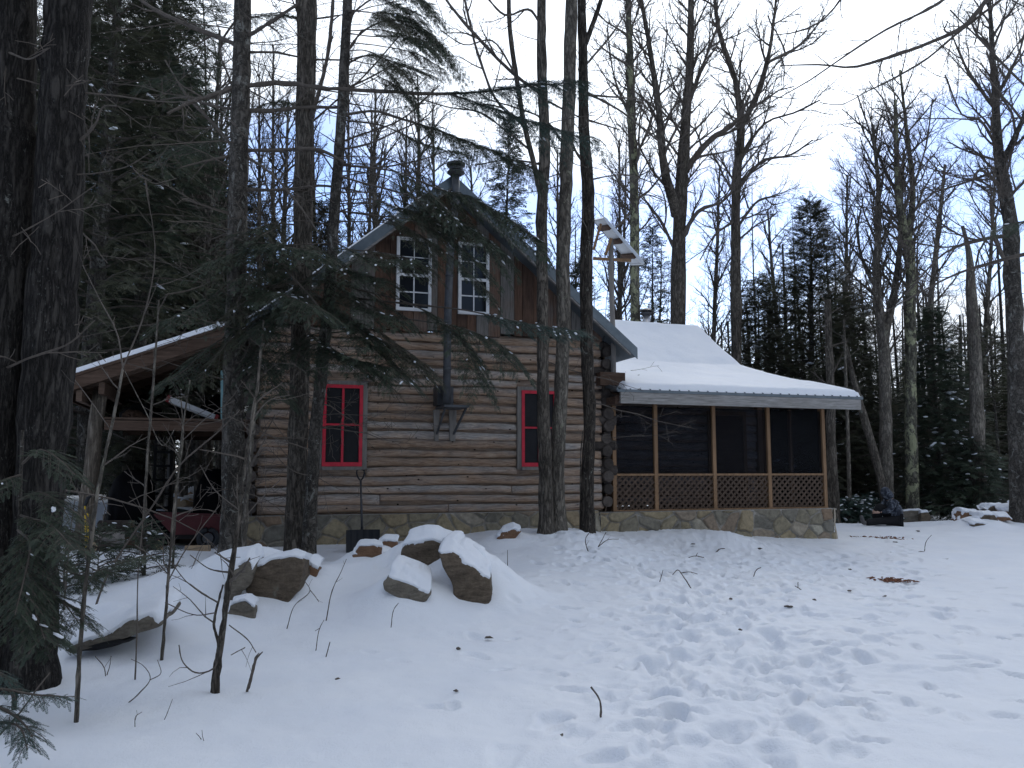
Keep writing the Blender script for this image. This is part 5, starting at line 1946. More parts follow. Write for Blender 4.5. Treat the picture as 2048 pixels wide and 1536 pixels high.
# two trunks by the left red window
front_tree('hemlock', 'thick grey trunk standing just left of the left red window', 12.0,
           [([(590, 1108), (592, 1000), (597, 850), (600, 700), (606, 500), (608, 300), (613, 120), (616, -80)], (46, 42, 40, 41, 40, 40, 42, 44))], 'bark_maple', rand_dead=26, kind='tree',
           dead=[([(612, 260), (630, 210), (655, 110), (668, -20)], (9, 8, 8, 7), -.3), ([(604, 60), (595, 20), (592, -30)], (7, 6, 5), 0), ([(620, 175), (680, 185), (740, 190)], (4, 3, 2), .5), ([(618, 250), (660, 212), (720, 160), (800, 70)], (5, 4, 3), .5)],
           needles=curtain([(602, 470), (600, 540), (598, 610), (596, 680)], 11) + [dict(p=[(600, 480), (640, 500), (700, 540), (770, 560)], dy=-1.0, w=.7, snow=.25, r=.014), dict(p=[(598, 560), (640, 600), (690, 640), (760, 690)], dy=-1.1, w=.75, snow=.14, r=.014),
                    dict(p=[(598, 600), (560, 640), (530, 690), (520, 730)], dy=-.9, w=.6, snow=.1, r=.012), dict(p=[(598, 640), (630, 680), (680, 710), (780, 735)], dy=-1.1, w=.55, snow=.25, r=.012),
                    dict(p=[(604, 540), (570, 560), (530, 590), (500, 640)], dy=-.8, w=.65, snow=.12, r=.012), dict(p=[(602, 660), (600, 700), (590, 730)], dy=-.9, w=.5, snow=.1, r=.01), dict(p=[(600, 520), (660, 560), (720, 610), (800, 640)], dy=-1.3, w=.6, snow=.12, r=.012)])
front_tree('hemlock', 'slimmer leaning trunk crossing the left edge of the left red window', 11.8,
           [([(617, 1128), (622, 1010), (632, 850), (645, 720), (658, 600), (668, 440), (680, 280), (688, 150), (698, -80)], (30, 27, 26, 26, 25, 24, 23, 22, 21))], 'bark_fir', rand_dead=40,
           dead=[([(680, 285), (720, 270), (800, 240), (880, 170)], (5, 4, 2), .4), ([(685, 180), (740, 155), (800, 120)], (5, 4, 2), .3), ([(676, 300), (730, 290), (800, 260), (860, 235)], (5, 4, 2), -.4), ([(672, 350), (640, 300), (600, 250)], (4, 3, 2), .3), ([(680, 330), (750, 335), (840, 320), (900, 300)], (5, 4, 2), .4)],
           needles=curtain([(664, 470), (658, 540), (652, 610), (646, 680)], 10) + curtain([(676, 340), (672, 390), (668, 430)], 10, (150, 330), (.9, .5)) + curtain([(694, 10), (692, 70), (690, 125)], 9, (110, 215), (.9, .5)) + [dict(p=[(690, 110), (730, 60), (790, 40), (850, 60), (885, 95)], dy=-.5, w=.85, size=.10, gap=.05, lo=.25, snow=.04, r=.02, droop=.4), dict(p=[(692, 40), (740, 0), (800, -20), (860, 10)], dy=-.5, w=.8, lo=.3, r=.018, droop=.4), dict(p=[(688, 130), (740, 110), (800, 130), (850, 150)], dy=.5, w=.6, lo=.3, r=.016),
                    dict(p=[(684, 232), (740, 222), (810, 240), (880, 262), (950, 290), (1010, 310), (1075, 342)], dy=-.6, r=.024, w=.62, size=.09, gap=.046, lo=.36, snow=.22, droop=.45), dict(p=[(684, 240), (760, 250), (850, 290), (930, 310)], dy=.3, r=.016, w=.5, lo=.4, droop=.4),
                    dict(p=[(676, 330), (740, 335), (800, 345), (870, 375), (950, 400), (1020, 440), (1085, 485)], dy=-.9, r=.02, w=.75, size=.09, gap=.046, lo=.5, snow=.22, droop=.5), dict(p=[(672, 350), (740, 370), (800, 385), (860, 410), (930, 450), (1000, 500)], dy=-1.0, r=.018, w=.8, size=.09, gap=.05, lo=.55, snow=.2, droop=.5),
                    dict(p=[(668, 420), (740, 430), (820, 440), (900, 480), (960, 530)], dy=-1.1, r=.016, w=.7, size=.09, lo=.55, snow=.2, droop=.45, dens=.8),
                    dict(p=[(660, 560), (720, 580), (800, 600), (880, 640), (930, 690), (960, 770)], dy=-1.0, r=.016, w=.6, size=.09, gap=.05, lo=.5, snow=.12, droop=.5), dict(p=[(655, 590), (740, 600), (840, 610), (930, 620), (1020, 640), (1100, 655), (1162, 662)], dy=-1.3, r=.018, w=.48, size=.085, gap=.045, lo=.62, snow=.75, droop=.4, mat='needle_blue'),
                    dict(p=[(655, 600), (740, 625), (830, 640), (920, 655), (1000, 690), (1040, 735)], dy=-1.2, r=.016, w=.5, size=.085, gap=.05, lo=.6, snow=.12, droop=.55),
                    dict(p=[(650, 650), (690, 660), (740, 690), (790, 735), (810, 760)], dy=-1.0, r=.012, w=.5, snow=.3, lo=.3), dict(p=[(660, 520), (620, 560), (560, 620), (510, 660)], dy=-1.0, w=.6, snow=.1, r=.012), dict(p=[(664, 480), (700, 500), (760, 520), (830, 520)], dy=-1.2, w=.5, snow=.25, r=.012, dens=.8)])
# three trunks by the right red window
TW3 = [(1.3, 45, 1.5, .12, .04, 6), (4, 42, .5, .13, .03, 5), (4, 40, .5, .13, .03, 4)]
front_tree('bare_maple', 'leftmost of the three grey trunks by the right red window, with a thin side stem', 13.3,
           [([(1094, 1056), (1090, 930), (1086, 780), (1085, 600), (1084, 420), (1090, 300), (1084, 150), (1083, -80)], (32, 28, 25, 25, 24, 24, 22, 19)),
            ([(1084, 400), (1068, 330), (1050, 255), (1032, 150), (1020, 60), (1018, -80)], (13, 12, 12, 11, 10, 9))], 'bark_maple', kind='tree', cfg=None, rand_dead=6,
           dead=[([(1050, 250), (1000, 210), (960, 120), (925, -20)], (7, 6, 5), .6), ([(1086, 190), (1030, 150), (960, 80), (900, 10), (880, -20)], (8, 7, 6, 4), .5), ([(1086, 60), (1060, 20), (1010, 30), (970, -10)], (6, 5, 4), -.4), ([(1090, 200), (1150, 230), (1240, 260)], (5, 4, 3), .6), ([(1060, 300), (1010, 260), (960, 225), (900, 215), (830, 195)], (5, 4, 2), .7),
                 ([(1032, 150), (980, 80), (930, 90), (880, 60)], (5, 3, 2), -.5), ([(1090, 330), (1020, 320), (950, 330)], (5, 4, 3), .7)], dead_cfg=[(2.4, 46, .9, .14, .03, 6), (5, 42, .5, .14, .02, 5), (3, 40, .5, .12, .02, 3)])
front_tree('bare_maple', 'middle one of the three grey trunks by the right red window', 13.5,
           [([(1116, 1058), (1114, 960), (1120, 820), (1127, 650), (1126, 500), (1131, 380), (1138, 200), (1144, -80)], (36, 32, 31, 30, 30, 29, 28, 25))], 'bark_grey', kind='tree', rand_dead=5,
           dead=[([(1134, 300), (1090, 240), (1030, 215), (960, 195)], (5, 4, 2), .6)], dead_cfg=[(2.4, 46, .9, .14, .03, 6), (5, 42, .5, .14, .02, 5)])
front_tree('bare_maple', 'dark forked trunk, rightmost of the three by the right red window', 13.7,
           [([(1176, 1064), (1175, 950), (1179, 850), (1174, 700), (1172, 550), (1176, 400), (1168, 250), (1166, 110), (1160, -80)], (31, 27, 26, 26, 27, 28, 24, 21, 17)),
            ([(1168, 95), (1185, 50), (1205, -10), (1215, -60)], (12, 11, 9, 8))], 'bark_brown', kind='tree', rand_dead=5,
           dead=[([(1172, 190), (1240, 195), (1300, 200)], (5, 4, 2), .6), ([(1172, 185), (1230, 215), (1290, 260), (1340, 300)], (6, 5, 3), 1.0), ([(1166, 325), (1150, 300), (1135, 240)], (7, 5, 4), -.3), ([(1172, 130), (1230, 60), (1260, 10)], (5, 4, 3), .5), ([(1176, 360), (1250, 350), (1320, 370)], (4, 3, 2), .7)], dead_cfg=[(2.2, 46, .8, .14, .03, 6), (5, 42, .5, .14, .02, 5)])

# hardwood outside the frame on the right whose limbs cross the sky
front_tree('overhanging_hardwood', 'dark bare limbs of a near tree reaching in over the upper right sky', 9.0,
           [([(2330, 1300), (2310, 900), (2290, 500), (2240, 100), (2200, -300)], (60, 52, 46, 40, 34))], 'bark_dark', kind='tree', cfg=None,
           dead=[([(2230, -200), (1980, -10), (1930, 50), (1860, 85), (1760, 120), (1705, 135), (1650, 130), (1560, 131)], (16, 11, 9, 8, 6, 5, 4, 3), .2), ([(2230, -210), (1950, -60), (1880, 5), (1780, 55), (1700, 105), (1620, 160), (1540, 205)], (10, 8, 6, 5, 4, 3, 2), -.4),
                 ([(2220, -190), (1975, 20), (1910, 70), (1850, 120), (1790, 155), (1730, 185), (1680, 210), (1640, 205)], (8, 6, 5, 4, 3, 2, 2), .5), ([(2220, -250), (1720, -60), (1680, 0), (1640, 45), (1590, 65), (1545, 70)], (9, 6, 5, 4, 3, 2), .3),
                 ([(2260, 300), (2060, 180), (1960, 80), (1900, 20)], (9, 6, 4, 3), .6), ([(2280, 450), (2080, 500), (2000, 520), (1920, 545), (1830, 590), (1760, 630)], (11, 9, 7, 5, 3, 2), 1.5)],
           needles=[dict(p=[(2120, 430), (2060, 440), (2020, 450), (1990, 462)], dy=.2, w=.25, lo=.2, snow=.9, r=.012)], dead_cfg=[(2.0, 52, .55, .14, .03, 6), (2, 45, .45, .14, .02, 4)])

# ------------------------------------------------------------------ rocks and snow caps
g = np.random.default_rng(5)


def ss(x, a, b):
    t = np.clip((x - a) / (b - a), 0, 1)
    return t * t * (3 - 2 * t)


def make_rock(name, label, pts, Y, depth, mat='rock', snow=.10, thr=.45, rough=.06, tilt=0.0, seed=1, group=None, sub=40, cat='rock', bulge=.25, back=.6, snow_t=.9, drift=True):
    """a boulder with real depth whose near face has the outline PTS (photo pixels) at depth Y; its back is smaller and DEPTH metres behind"""
    q = np.array([at(a, b, Y) for a, b in pts])
    c = q.mean(0)
    # resample the outline
    d = np.concatenate([[0], np.cumsum(np.linalg.norm(np.diff(np.vstack([q, q[:1]]), axis=0), axis=1))])
    n = 84
    qq = np.vstack([q, q[:1]])
    t = np.linspace(0, d[-1], n, endpoint=False)
    O = np.stack([np.interp(t, d, qq[:, k]) for k in range(3)], 1) - c
    O = (O + np.roll(O, 1, 0) * .2 + np.roll(O, -1, 0) * .2) / 1.4
    rings = []
    prof = [(-.05, .0), (-.05, .3), (-.045, .6), (-.035, .85), (-.015, .965), (.02, 1.0), (.1, 1.02), (.2, 1.02), (.35, 1.01), (.6, .97), (.85, .9), (1.0, .72), (1.04, .4), (1.05, 0)]
    for yy, s in prof:
        s2 = s * (1 - (1 - back) * max(0, yy) * .5)
        P = O * s2
        P = P + np.array([0, yy * depth, tilt * yy * depth])
        rings.append(P)
    G = np.array(rings)
    # finer rings
    m = sub
    ti = np.linspace(0, len(prof) - 1, m)
    G = np.array([[G[int(min(a, len(prof) - 2)), j] * (1 - (a - int(min(a, len(prof) - 2)))) + G[int(min(a, len(prof) - 2)) + 1, j] * (a - int(min(a, len(prof) - 2))) for j in range(n)] for a in ti])
    V = G.reshape(-1, 3)
    V = V + rough * np.stack([vnoise3(V * 4 + seed, seed), vnoise3(V * 4 + seed, seed + 30), vnoise3(V * 4 + seed, seed + 60)], 1) + rough * .4 * np.stack([vnoise3(V * 11, seed + 7), vnoise3(V * 11, seed + 17), vnoise3(V * 11, seed + 27)], 1)
    V[:, 1] += .016 * fbm(V[:, 2] * 6 + seed, V[:, 0] * 2, seed, 3) * np.clip(1 - V[:, 1] / (.4 * depth), 0, 1)
    i = np.arange(m - 1)[:, None] * n
    j = np.arange(n)[None]
    Q = np.stack([i + j, i + n + j, i + n + (j + 1) % n, i + (j + 1) % n], -1).reshape(-1, 4)
    mb = MB()
    mb.add(V, Q)
    o = mb.build(name, mt[mat], smooth=True)
    o.location = c
    # snow: where the surface faces up
    fn = np.cross(V[Q[:, 2]] - V[Q[:, 0]], V[Q[:, 3]] - V[Q[:, 1]])
    vn = np.zeros_like(V)
    for k in range(4):
        np.add.at(vn, Q[:, k], fn)
    vn /= np.linalg.norm(vn, axis=1, keepdims=True) + 1e-12
    if (vn * (V - V.mean(0))).sum() < 0:
        vn = -vn
    if snow:
        w = ss(vn[:, 2] + .28 * vnoise3(V * 5, seed + 3) + .16 * vnoise3(V * 15, seed + 4) + .10 * vnoise3(V * 34, seed + 6), thr + .12, thr + .42)
        edge = ss(V[:, 1], -.03, .30 * depth + .04)
        w = w * (.25 + .75 * edge)
        S = V + np.array([0, 0, 1.0]) * (snow * w ** .7 * (1 + .2 * vnoise3(V * 3, seed + 8)))[:, None] * snow_t + vn * (.03 * w)[:, None] - vn * (.035 * (w <= .02))[:, None]
        mb = MB()
        mb.add(S, Q)
        mb.build('snow_cap', mt['snow'], o, smooth=True)
    tag(o, label, cat, group)
    return o


for a_, k_ in ROCKS:
    make_rock(*a_, **k_)
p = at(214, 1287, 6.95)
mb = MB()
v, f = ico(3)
vv = v * np.array([.22, .06, .034]) * (1 + .18 * vnoise3(v * 3, 4))[:, None]  # flat black lump in place of the shade beneath the ledge stone
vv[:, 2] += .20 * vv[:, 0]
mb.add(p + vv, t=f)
tag(mb.build('hollow_shade', mt['black'], smooth=True), 'black lump standing for the shade in the hollow under the long ledge stone', 'hollow')

for k, (u_, y_, L_, az_) in enumerate(((5.45, 1.0, .5, .4), (5.9, .7, .45, 2.0), (6.1, 1.5, .6, -.5), (5.2, .35, .3, 1.2))):
    w = Wood(g)
    RMIN[0] = .003
    P_, r_ = w.branch((0, 0, .03), (math.cos(az_), math.sin(az_), .10), L_, .006, 6, .15, 0.0)
    w.grow(P_, r_, 0, [(5.0, 45, .3, .15, 0, 4)], .2)
    mb = MB()
    w.into(mb)
    o = mb.build('twig', mt['bark_twig'])
    o.location = hw(u_, y_, float(wz(np.array([u_]), np.array([y_]))[0]) + .11)
    o.rotation_euler = (R(-13), 0, HA)
    tag(o, ['forked dead twig fallen on the wing roof snow, nearest the cabin eave', 'bent dead twig lying lower on the wing roof snow', 'longest dead twig highest on the wing roof snow', 'short dead twig at the left edge of the wing roof snow'][k], 'twig', 'dead twigs fallen on the wing roof')

# ------------------------------------------------------------------ shovel against the cabin
def local_thing(name, label, cat, base, rz=HA):
    o = empty(name, base, rz)
    tag(o, label, cat)
    return o


b = at(724, 1092, 13.1)
sh = local_thing('snow_shovel', 'black snow shovel standing upright before the cabin wall, blade in the snow', 'shovel', b)
top = at(724, 940, 13.45)
H = top[2] - b[2]
mb = MB()
mb.tube([(0, .03, .24), (0, .18, .7), (0, .30, H - .16)], [.019, .018, .017], 10)
mb.build('handle', mt['dark_steel'], sh, smooth=True)
mb = MB()
mb.tube([(0, .30, H - .17), (-.035, .305, H - .13), (-.062, .315, H - .06), (-.058, .33, H - .005), (0, .33, H + .005), (.058, .33, H - .005), (.062, .315, H - .06), (.035, .305, H - .13), (0, .30, H - .17)], .013, 8)
mb.build('grip', mt['black_plastic'], sh, smooth=True)
xs = np.linspace(-.26, .26, 17)
zs = np.linspace(-.14, .255, 12)
X, Z = np.meshgrid(xs, zs)
Yv = -.04 + .22 * ((Z - .25) / .4) ** 2 * -.35 - .05 * (X / .26) ** 2 + .006 * np.cos(X * 60)
G = np.stack([X, Yv, Z], -1)
mb = MB()
mb.grid(G)
mb.grid(G + np.array([0, .012, 0]))
for sl in (np.s_[0, :], np.s_[-1, :], np.s_[:, 0], np.s_[:, -1]):
    mb.grid(np.stack([G[sl], G[sl] + np.array([0, .012, 0])], 0))
mb.tube([(0, -.02, .05), (0, .0, .18), (0, .03, .29)], [.028, .027, .022], 8)
mb.build('blade', mt['black_plastic'], sh, smooth=False)

# ------------------------------------------------------------------ wire grille on the wall
u, z = W(735, 752, -.11)
gr = empty('wire_grille', hw(u, -.11, z), HA)
gr.rotation_euler = (0, R(-9), HA)
tag(gr, 'small dark wire grille hung askew on the logs above the left red window', 'grille')
mb = MB()
for k in range(9):
    mb.tube([(-.10 + .025 * k, 0, -.10), (-.10 + .025 * k, 0, .10)], .003, 5)
for z_ in (-.10, -.03, .04, .10):
    mb.tube([(-.105, -.004, z_), (.105, -.004, z_)], .004, 5)
mb.build('grid', mt['dark_steel'], gr)

# ------------------------------------------------------------------ solar panel on its pole
SY = -.18
u0, z0 = W(1226, 745, SY)
u1, z1 = W(1222, 478, SY)
so = empty('solar_panel', hw(u0, SY, z0 - .35), HA)
tag(so, 'tilted solar panel on a tall wooden pole fixed to the right corner of the cabin', 'solar panel')
zb = z0 - .35
mb = MB()
zz = np.linspace(0, z1 - zb, 14)
mb.tube(np.stack([.012 * np.sin(zz * 2.1), 0 * zz, zz], 1) + np.array([0, 0, 0]), np.linspace(.052, .046, 14), 10, wob=.05)
mb.build('pole', mt['grey_wood'], so, smooth=True)
mb = MB()
mb.box(-.30, .20, -.10, .10, .10, .34)
mb.build('mount_block', mt['board_brown'], so)


def loc(pw):
    q = np.asarray(pw) - hw(u0, SY, zb)
    return np.array([q @ HD, -(q @ HN), q[2]])


Yp = hw(u1, SY, z1)[1]
TR, BR = at(1207, 437, Yp - .12), at(1286, 528, Yp - .05)
back = np.array([-.13, .62, .15])
TLp, BLp = TR + back, BR + back
L3 = [loc(q) for q in (TR, BR, BLp, TLp)]
nrm = norm(np.cross(L3[1] - L3[0], L3[3] - L3[0]))
if nrm[2] < 0:
    nrm = -nrm
mb = MB()
mb.hexa([q for q in L3] + [q + nrm * .035 for q in L3])
mb.build('panel_back', mt['panel_back'], so)
mb = MB()
for k in range(4):
    a_, b_ = L3[k], L3[(k + 1) % 4]
    mb.bar(a_ + nrm * .012, b_ + nrm * .012, .03, .05, up=nrm)
mb.build('panel_frame', mt['alu'], so)
mb = MB()
mb.hexa([q + nrm * .036 for q in L3] + [q + nrm * .042 for q in L3])
mb.build('solar_cells', mt['panel_dark'], so)
mb = MB()
mid = sum(L3) / 4
mb2 = [q + nrm * .0425 + (mid - q) * .03 for q in L3]
mb.hexa(mb2 + [q + nrm * .012 + (mid - q) * .02 for q in mb2])
mb.build('snow_patch', mt['snow'], so)
for t_ in (.17, .47, .80):
    mb = MB()
    a_ = L3[0] * (1 - t_) + L3[1] * t_ - nrm * .03
    b_ = L3[3] * (1 - t_) + L3[2] * t_ - nrm * .03
    mb.bar(a_, b_, .10, .05, up=nrm)
    mb.build('crossbar', mt['board_brown'], so)
zt = z1 - zb
arm0, arm1 = loc(at(1186, 517, Yp)), loc(at(1262, 521, Yp))
mb = MB()
mb.bar(arm0, arm1, .05, .05)
mb.build('support_arm', mt['porch_wood'], so)
mb = MB()
mb.bar(loc(at(1211, 510, Yp)), L3[0] * .72 + L3[1] * .24 - nrm * .05, .045, .045, up=(0, 1, 0))
mb.bar(loc(at(1187, 500, Yp)), L3[0] * .9 + L3[3] * .08 - nrm * .05, .04, .04, up=(0, 1, 0))
mb.build('brace', mt['porch_wood'], so)
mb = MB()
mb.tube([loc(at(1207, 690, Yp - .1)), loc(at(1213, 600, Yp)), loc(at(1222, 540, Yp))], .006, 5)
mb.build('cable', mt['black'], so)

# ------------------------------------------------------------------ under the lean-to
def lw(px, py, Y):
    return at(px, py, Y)


# dark floor of the shed
xs = np.linspace(-4.3, -1.55, 40)
ys = np.linspace(-.35, 4.6, 50)
X, Yv = np.meshgrid(xs, ys)
Pw = H0 + HD * X[..., None] - HN * Yv[..., None]
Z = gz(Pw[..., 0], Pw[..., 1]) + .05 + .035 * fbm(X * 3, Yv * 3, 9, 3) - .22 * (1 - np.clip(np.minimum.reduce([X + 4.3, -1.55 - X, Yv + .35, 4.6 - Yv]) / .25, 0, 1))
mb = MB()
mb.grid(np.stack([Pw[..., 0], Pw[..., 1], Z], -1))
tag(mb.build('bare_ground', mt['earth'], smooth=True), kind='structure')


def tarp(px, pyb, Y, w, d, h, label, seed):
    v, f = ico(4)
    V = np.sign(v) * np.abs(v) ** np.array([.62, .62, .75])
    V = V * np.array([w / 2, d / 2, h])
    V[:, 2] = np.maximum(V[:, 2], -.1)
    fold = .03 * np.sin(np.arctan2(v[:, 1], v[:, 0]) * 11 + seed) * np.clip(1 - v[:, 2], 0, 1)
    V[:, :2] *= (1 + fold)[:, None]
    V += .03 * np.stack([vnoise3(v * 4, seed), vnoise3(v * 4, seed + 3), vnoise3(v * 4, seed + 6)], 1)
    mb = MB()
    mb.add(V, t=f)
    o = mb.build('tarp', mt['tarp'], smooth=True)
    p = at(px, pyb, Y)
    o.location = (p[0], p[1], float(gz(np.array([p[0]]), np.array([p[1]]))[0]) + .02)
    o.rotation_euler = (0, 0, HA)
    tag(o, label, 'tarp')


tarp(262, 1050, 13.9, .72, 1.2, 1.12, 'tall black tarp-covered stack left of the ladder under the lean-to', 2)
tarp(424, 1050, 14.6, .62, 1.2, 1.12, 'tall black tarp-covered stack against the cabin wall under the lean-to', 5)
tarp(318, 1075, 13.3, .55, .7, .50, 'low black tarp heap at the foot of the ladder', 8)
p = at(360, 1045, 14.2)
mb = MB()
v, f = ico(4)
V = v * np.array([.42, .3, .42])
V[:, 2] += .04 * vnoise3(v * 5, 3)
mb.add(V, t=f)
o = mb.build('tarp_bundle', mt['tarp_green'], smooth=True)
o.location = (p[0], p[1], float(gz(np.array([p[0]]), np.array([p[1]]))[0]) + .05)
tag(o, 'crumpled dark green tarp bundle behind the red cart', 'tarp')

# ladder
lb = at(322, 1030, 15.0)
lb[2] = float(gz(lb[:1], lb[1:2])[0]) + .05
la = empty('ladder', lb, HA)
tag(la, 'dark wooden ladder standing up to the loft of the lean-to', 'ladder')
LH = at(322, 862, 15.0)[2] - lb[2]
hw_ = .5 * 30 / F * 15
for s in (-1, 1):
    mb = MB()
    mb.box(s * hw_ - .022, s * hw_ + .022, -.035, .035, -.1, LH)
    mb.build('ladder_rail', mt['black'], la)
for k in range(7):
    zr = .12 + k * (LH - .2) / 6.3
    mb = MB()
    mb.box(-hw_ + .024, hw_ - .024, -.03, .03, zr, zr + .045)
    mb.build('rung', mt['black'], la)

# cart
cb = at(382, 1092, 12.9)
cb[2] = float(gz(cb[:1], cb[1:2])[0]) + .10
ca_ = empty('garden_cart', cb, HA)
tag(ca_, 'dark red garden cart with a sloping front under the lean-to', 'cart')
mb = MB()
A_ = [(-.26, -.28, .12), (.55, -.28, .12), (.55, .28, .12), (-.26, .28, .12)]
B_ = [(-.52, -.36, .42), (.60, -.36, .36), (.60, .36, .36), (-.52, .36, .42)]
for k in range(4):
    a0, a1, b0, b1 = A_[k], A_[(k + 1) % 4], B_[k], B_[(k + 1) % 4]
    nn = norm(np.cross(np.subtract(a1, a0), np.subtract(b0, a0))) * .015
    mb.hexa([a0, a1, np.add(a1, -nn), np.add(a0, -nn), b0, b1, np.add(b1, -nn), np.add(b0, -nn)])
mb.box(-.25, .54, -.27, .27, .105, .12)
mb.build('tray', mt['cart_red'], ca_)
mb = MB()
mb.box(-.5, .75, -.20, -.16, .04, .10)
mb.box(-.5, .75, .16, .20, .04, .10)
mb.build('chassis', mt['black'], ca_)
for s in (-1, 1):
    mb = MB()
    a = np.linspace(0, 2 * math.pi, 19)
    mb.tube(np.stack([.25 + .13 * np.cos(a), np.full(19, s * .31), .05 + .13 * np.sin(a)], 1), .04, 8, cap=False)
    wh = mb.build('wheel', mt['black_plastic'], ca_, smooth=True)
    mb = MB()
    mb.tube([(.25, s * .30, .05), (.25, s * .33, .05)], [.08, .08], 12)
    mb.build('rim', mt['dark_steel'], wh)

# firewood by the post and behind
def log_piece(p, ln, r, az, label, mat='end_grain', tiltz=0., split=False, group='split firewood by the lean-to post'):
    mb = MB()
    n = 5 if split else 10
    a = np.arange(n) * 2 * math.pi / n
    rr = r * (1 + .15 * g.standard_normal(n))
    k = np.linspace(-.5, .5, 4)
    G = np.array([[(x * ln, rr[j] * math.cos(a[j]), rr[j] * math.sin(a[j]) * .85) for j in range(n)] for x in k])
    i = np.arange(3)[:, None] * n
    j = np.arange(n)[None]
    Q = np.stack([i + j, i + (j + 1) % n, i + n + (j + 1) % n, i + n + j], -1).reshape(-1, 4)
    mb.add(G.reshape(-1, 3), Q, m=0)
    for e, s in ((0, 1), (3, -1)):
        b0 = mb.n
        mb.add(np.vstack([G[e], G[e].mean(0)]), t=[(n, (x + 1) % n, x)[::s] for x in range(n)], m=1)
    o = mb.build('firewood_log', [mt[mat], mt['wood_cut']])
    o.location = p
    o.rotation_euler = (g.uniform(0, 3), tiltz, az)
    tag(o, label, 'firewood', group)
    return o


WOODS = [((218, 1078), 12.6, .42, .13, .5, 'pale split log lying highest beside the lean-to post', 'grey_wood', True), ((232, 1052), 13.2, .5, .10, .1, 'round log on the pile between post and black tarp', 'end_grain', False),
         ((206, 1092), 12.5, .4, .10, 1.3, 'split log half buried at the foot of the lean-to post', 'end_grain', True), ((255, 1076), 13.0, .45, .11, -.2, 'dark log right of the pale split log', 'end_grain', False),
         ((270, 1090), 12.8, .5, .10, .3, 'dark log lying in front of the black tarp', 'board_brown', False), ((150, 1090), 13.5, .6, .12, .2, 'dark log lying left of the lean-to post', 'end_grain', False),
         ((240, 1036), 13.8, .5, .10, -.1, 'upper dark log leaning on the black tarp stack', 'end_grain', False), ((395, 1112), 12.3, .35, .07, .2, 'small pale split log under the red cart', 'wood_cut', True),
         ((300, 1100), 12.6, .4, .08, -.5, 'thin brown log before the low tarp heap', 'end_grain', True)]
for (a, b_), Y, ln, r, az, lab, m_, sp in WOODS:
    p = at(a, b_, Y)
    p[2] = max(p[2], float(gz(p[:1], p[1:2])[0]) + r * .6)
    log_piece(p, ln, r, az, lab, m_, 0., sp)
for k, (a, b_, Y) in enumerate(((368, 988, 24.0), (386, 990, 23.6), (362, 1002, 22.8), (388, 1003, 22.6), (374, 1012, 22.0))):
    p = at(a, b_, Y)
    p[2] = max(p[2], float(gz(p[:1], p[1:2])[0]) + .05)
    lab = ['upper left of the snowy cut logs seen through the lean-to', 'upper right of the snowy cut logs seen through the lean-to', 'middle left cut log in the snow behind the lean-to', 'middle right cut log in the snow behind the lean-to', 'lowest cut log in the snow behind the lean-to'][k]
    o = log_piece(p, .5, .16, R(80) + g.normal(0, .2), lab, 'wood_cut', 0, False, 'cut logs in the snow behind the lean-to')
    mb = MB()
    lumps(mb, np.array([[0, 0, .0]]), np.array([.18]), g, .55, 2, np.array([[1.0, 0, 0]]), 1.5)
    s_ = mb.build('snow_cap', mt['snow'], o, smooth=True)
    s_.rotation_euler = (-o.rotation_euler[0], 0, 0)
    s_.location = (0, .13 * math.sin(o.rotation_euler[0]), .13 * math.cos(o.rotation_euler[0]))

# loft contents
p = hw(-2.45, .7, 2.60)
sl = empty('sled', p, HA)
tag(sl, 'faded red and white slatted sled lying aslant on the loft', 'sled')
sl.rotation_euler = (0, R(22), HA)
mb = MB()
for y_ in (-.14, -.05, .04, .13):
    mb.box(-.36, .36, y_, y_ + .06, .05, .07)
mb.build('slat', mt['white_paint'], sl)
mb = MB()
mb.box(-.38, .40, -.20, -.165, -.02, .075)
mb.box(-.38, .40, .20, .235, -.02, .075)
mb.build('runner', mt['white_paint'], sl)
for x_ in (-.41, .405):
    mb = MB()
    mb.box(x_, x_ + .05, -.215, .24, -.03, .085)
    mb.build('end_bar', mt['faded_red'], sl)
mb = MB()
mb.box(-.03, .03, -.02, .02, .0, .82)
o = mb.build('painted_board', mt['pale_blue'])
o.location = hw(-1.93, .12, 2.40)
o.rotation_euler = (0, R(-2), HA)
tag(o, 'narrow pale blue painted board standing upright on the loft beam', 'board')
for k, (u_, y_, w_, h_, lab, m_) in enumerate(((-3.25, 1.2, .7, .30, 'dark crumpled bundle at the left end of the loft', 'dark_cloth'), (-2.7, 1.8, .6, .34, 'dark heap of gear behind the sled on the loft', 'tarp_green'), (-2.05, 1.4, .6, .48, 'black plastic-covered heap at the right end of the loft', 'tarp'), (-3.3, .5, .35, .13, 'low brown bundle of sticks at the loft edge', 'board_brown'))):
    v, f = ico(4)
    V = v * np.array([w_ / 2, .4, h_])
    V += .06 * np.stack([vnoise3(v * 4, k), vnoise3(v * 4, k + 3), vnoise3(v * 4, k + 6)], 1)
    V[:, 2] = np.maximum(V[:, 2], 0)
    mb = MB()
    mb.add(V, t=f)
    o = mb.build('stored_bundle', mt[m_], smooth=True)
    o.location = hw(u_, y_, 2.425)
    o.rotation_euler = (0, 0, HA)
    tag(o, lab, 'bundle')
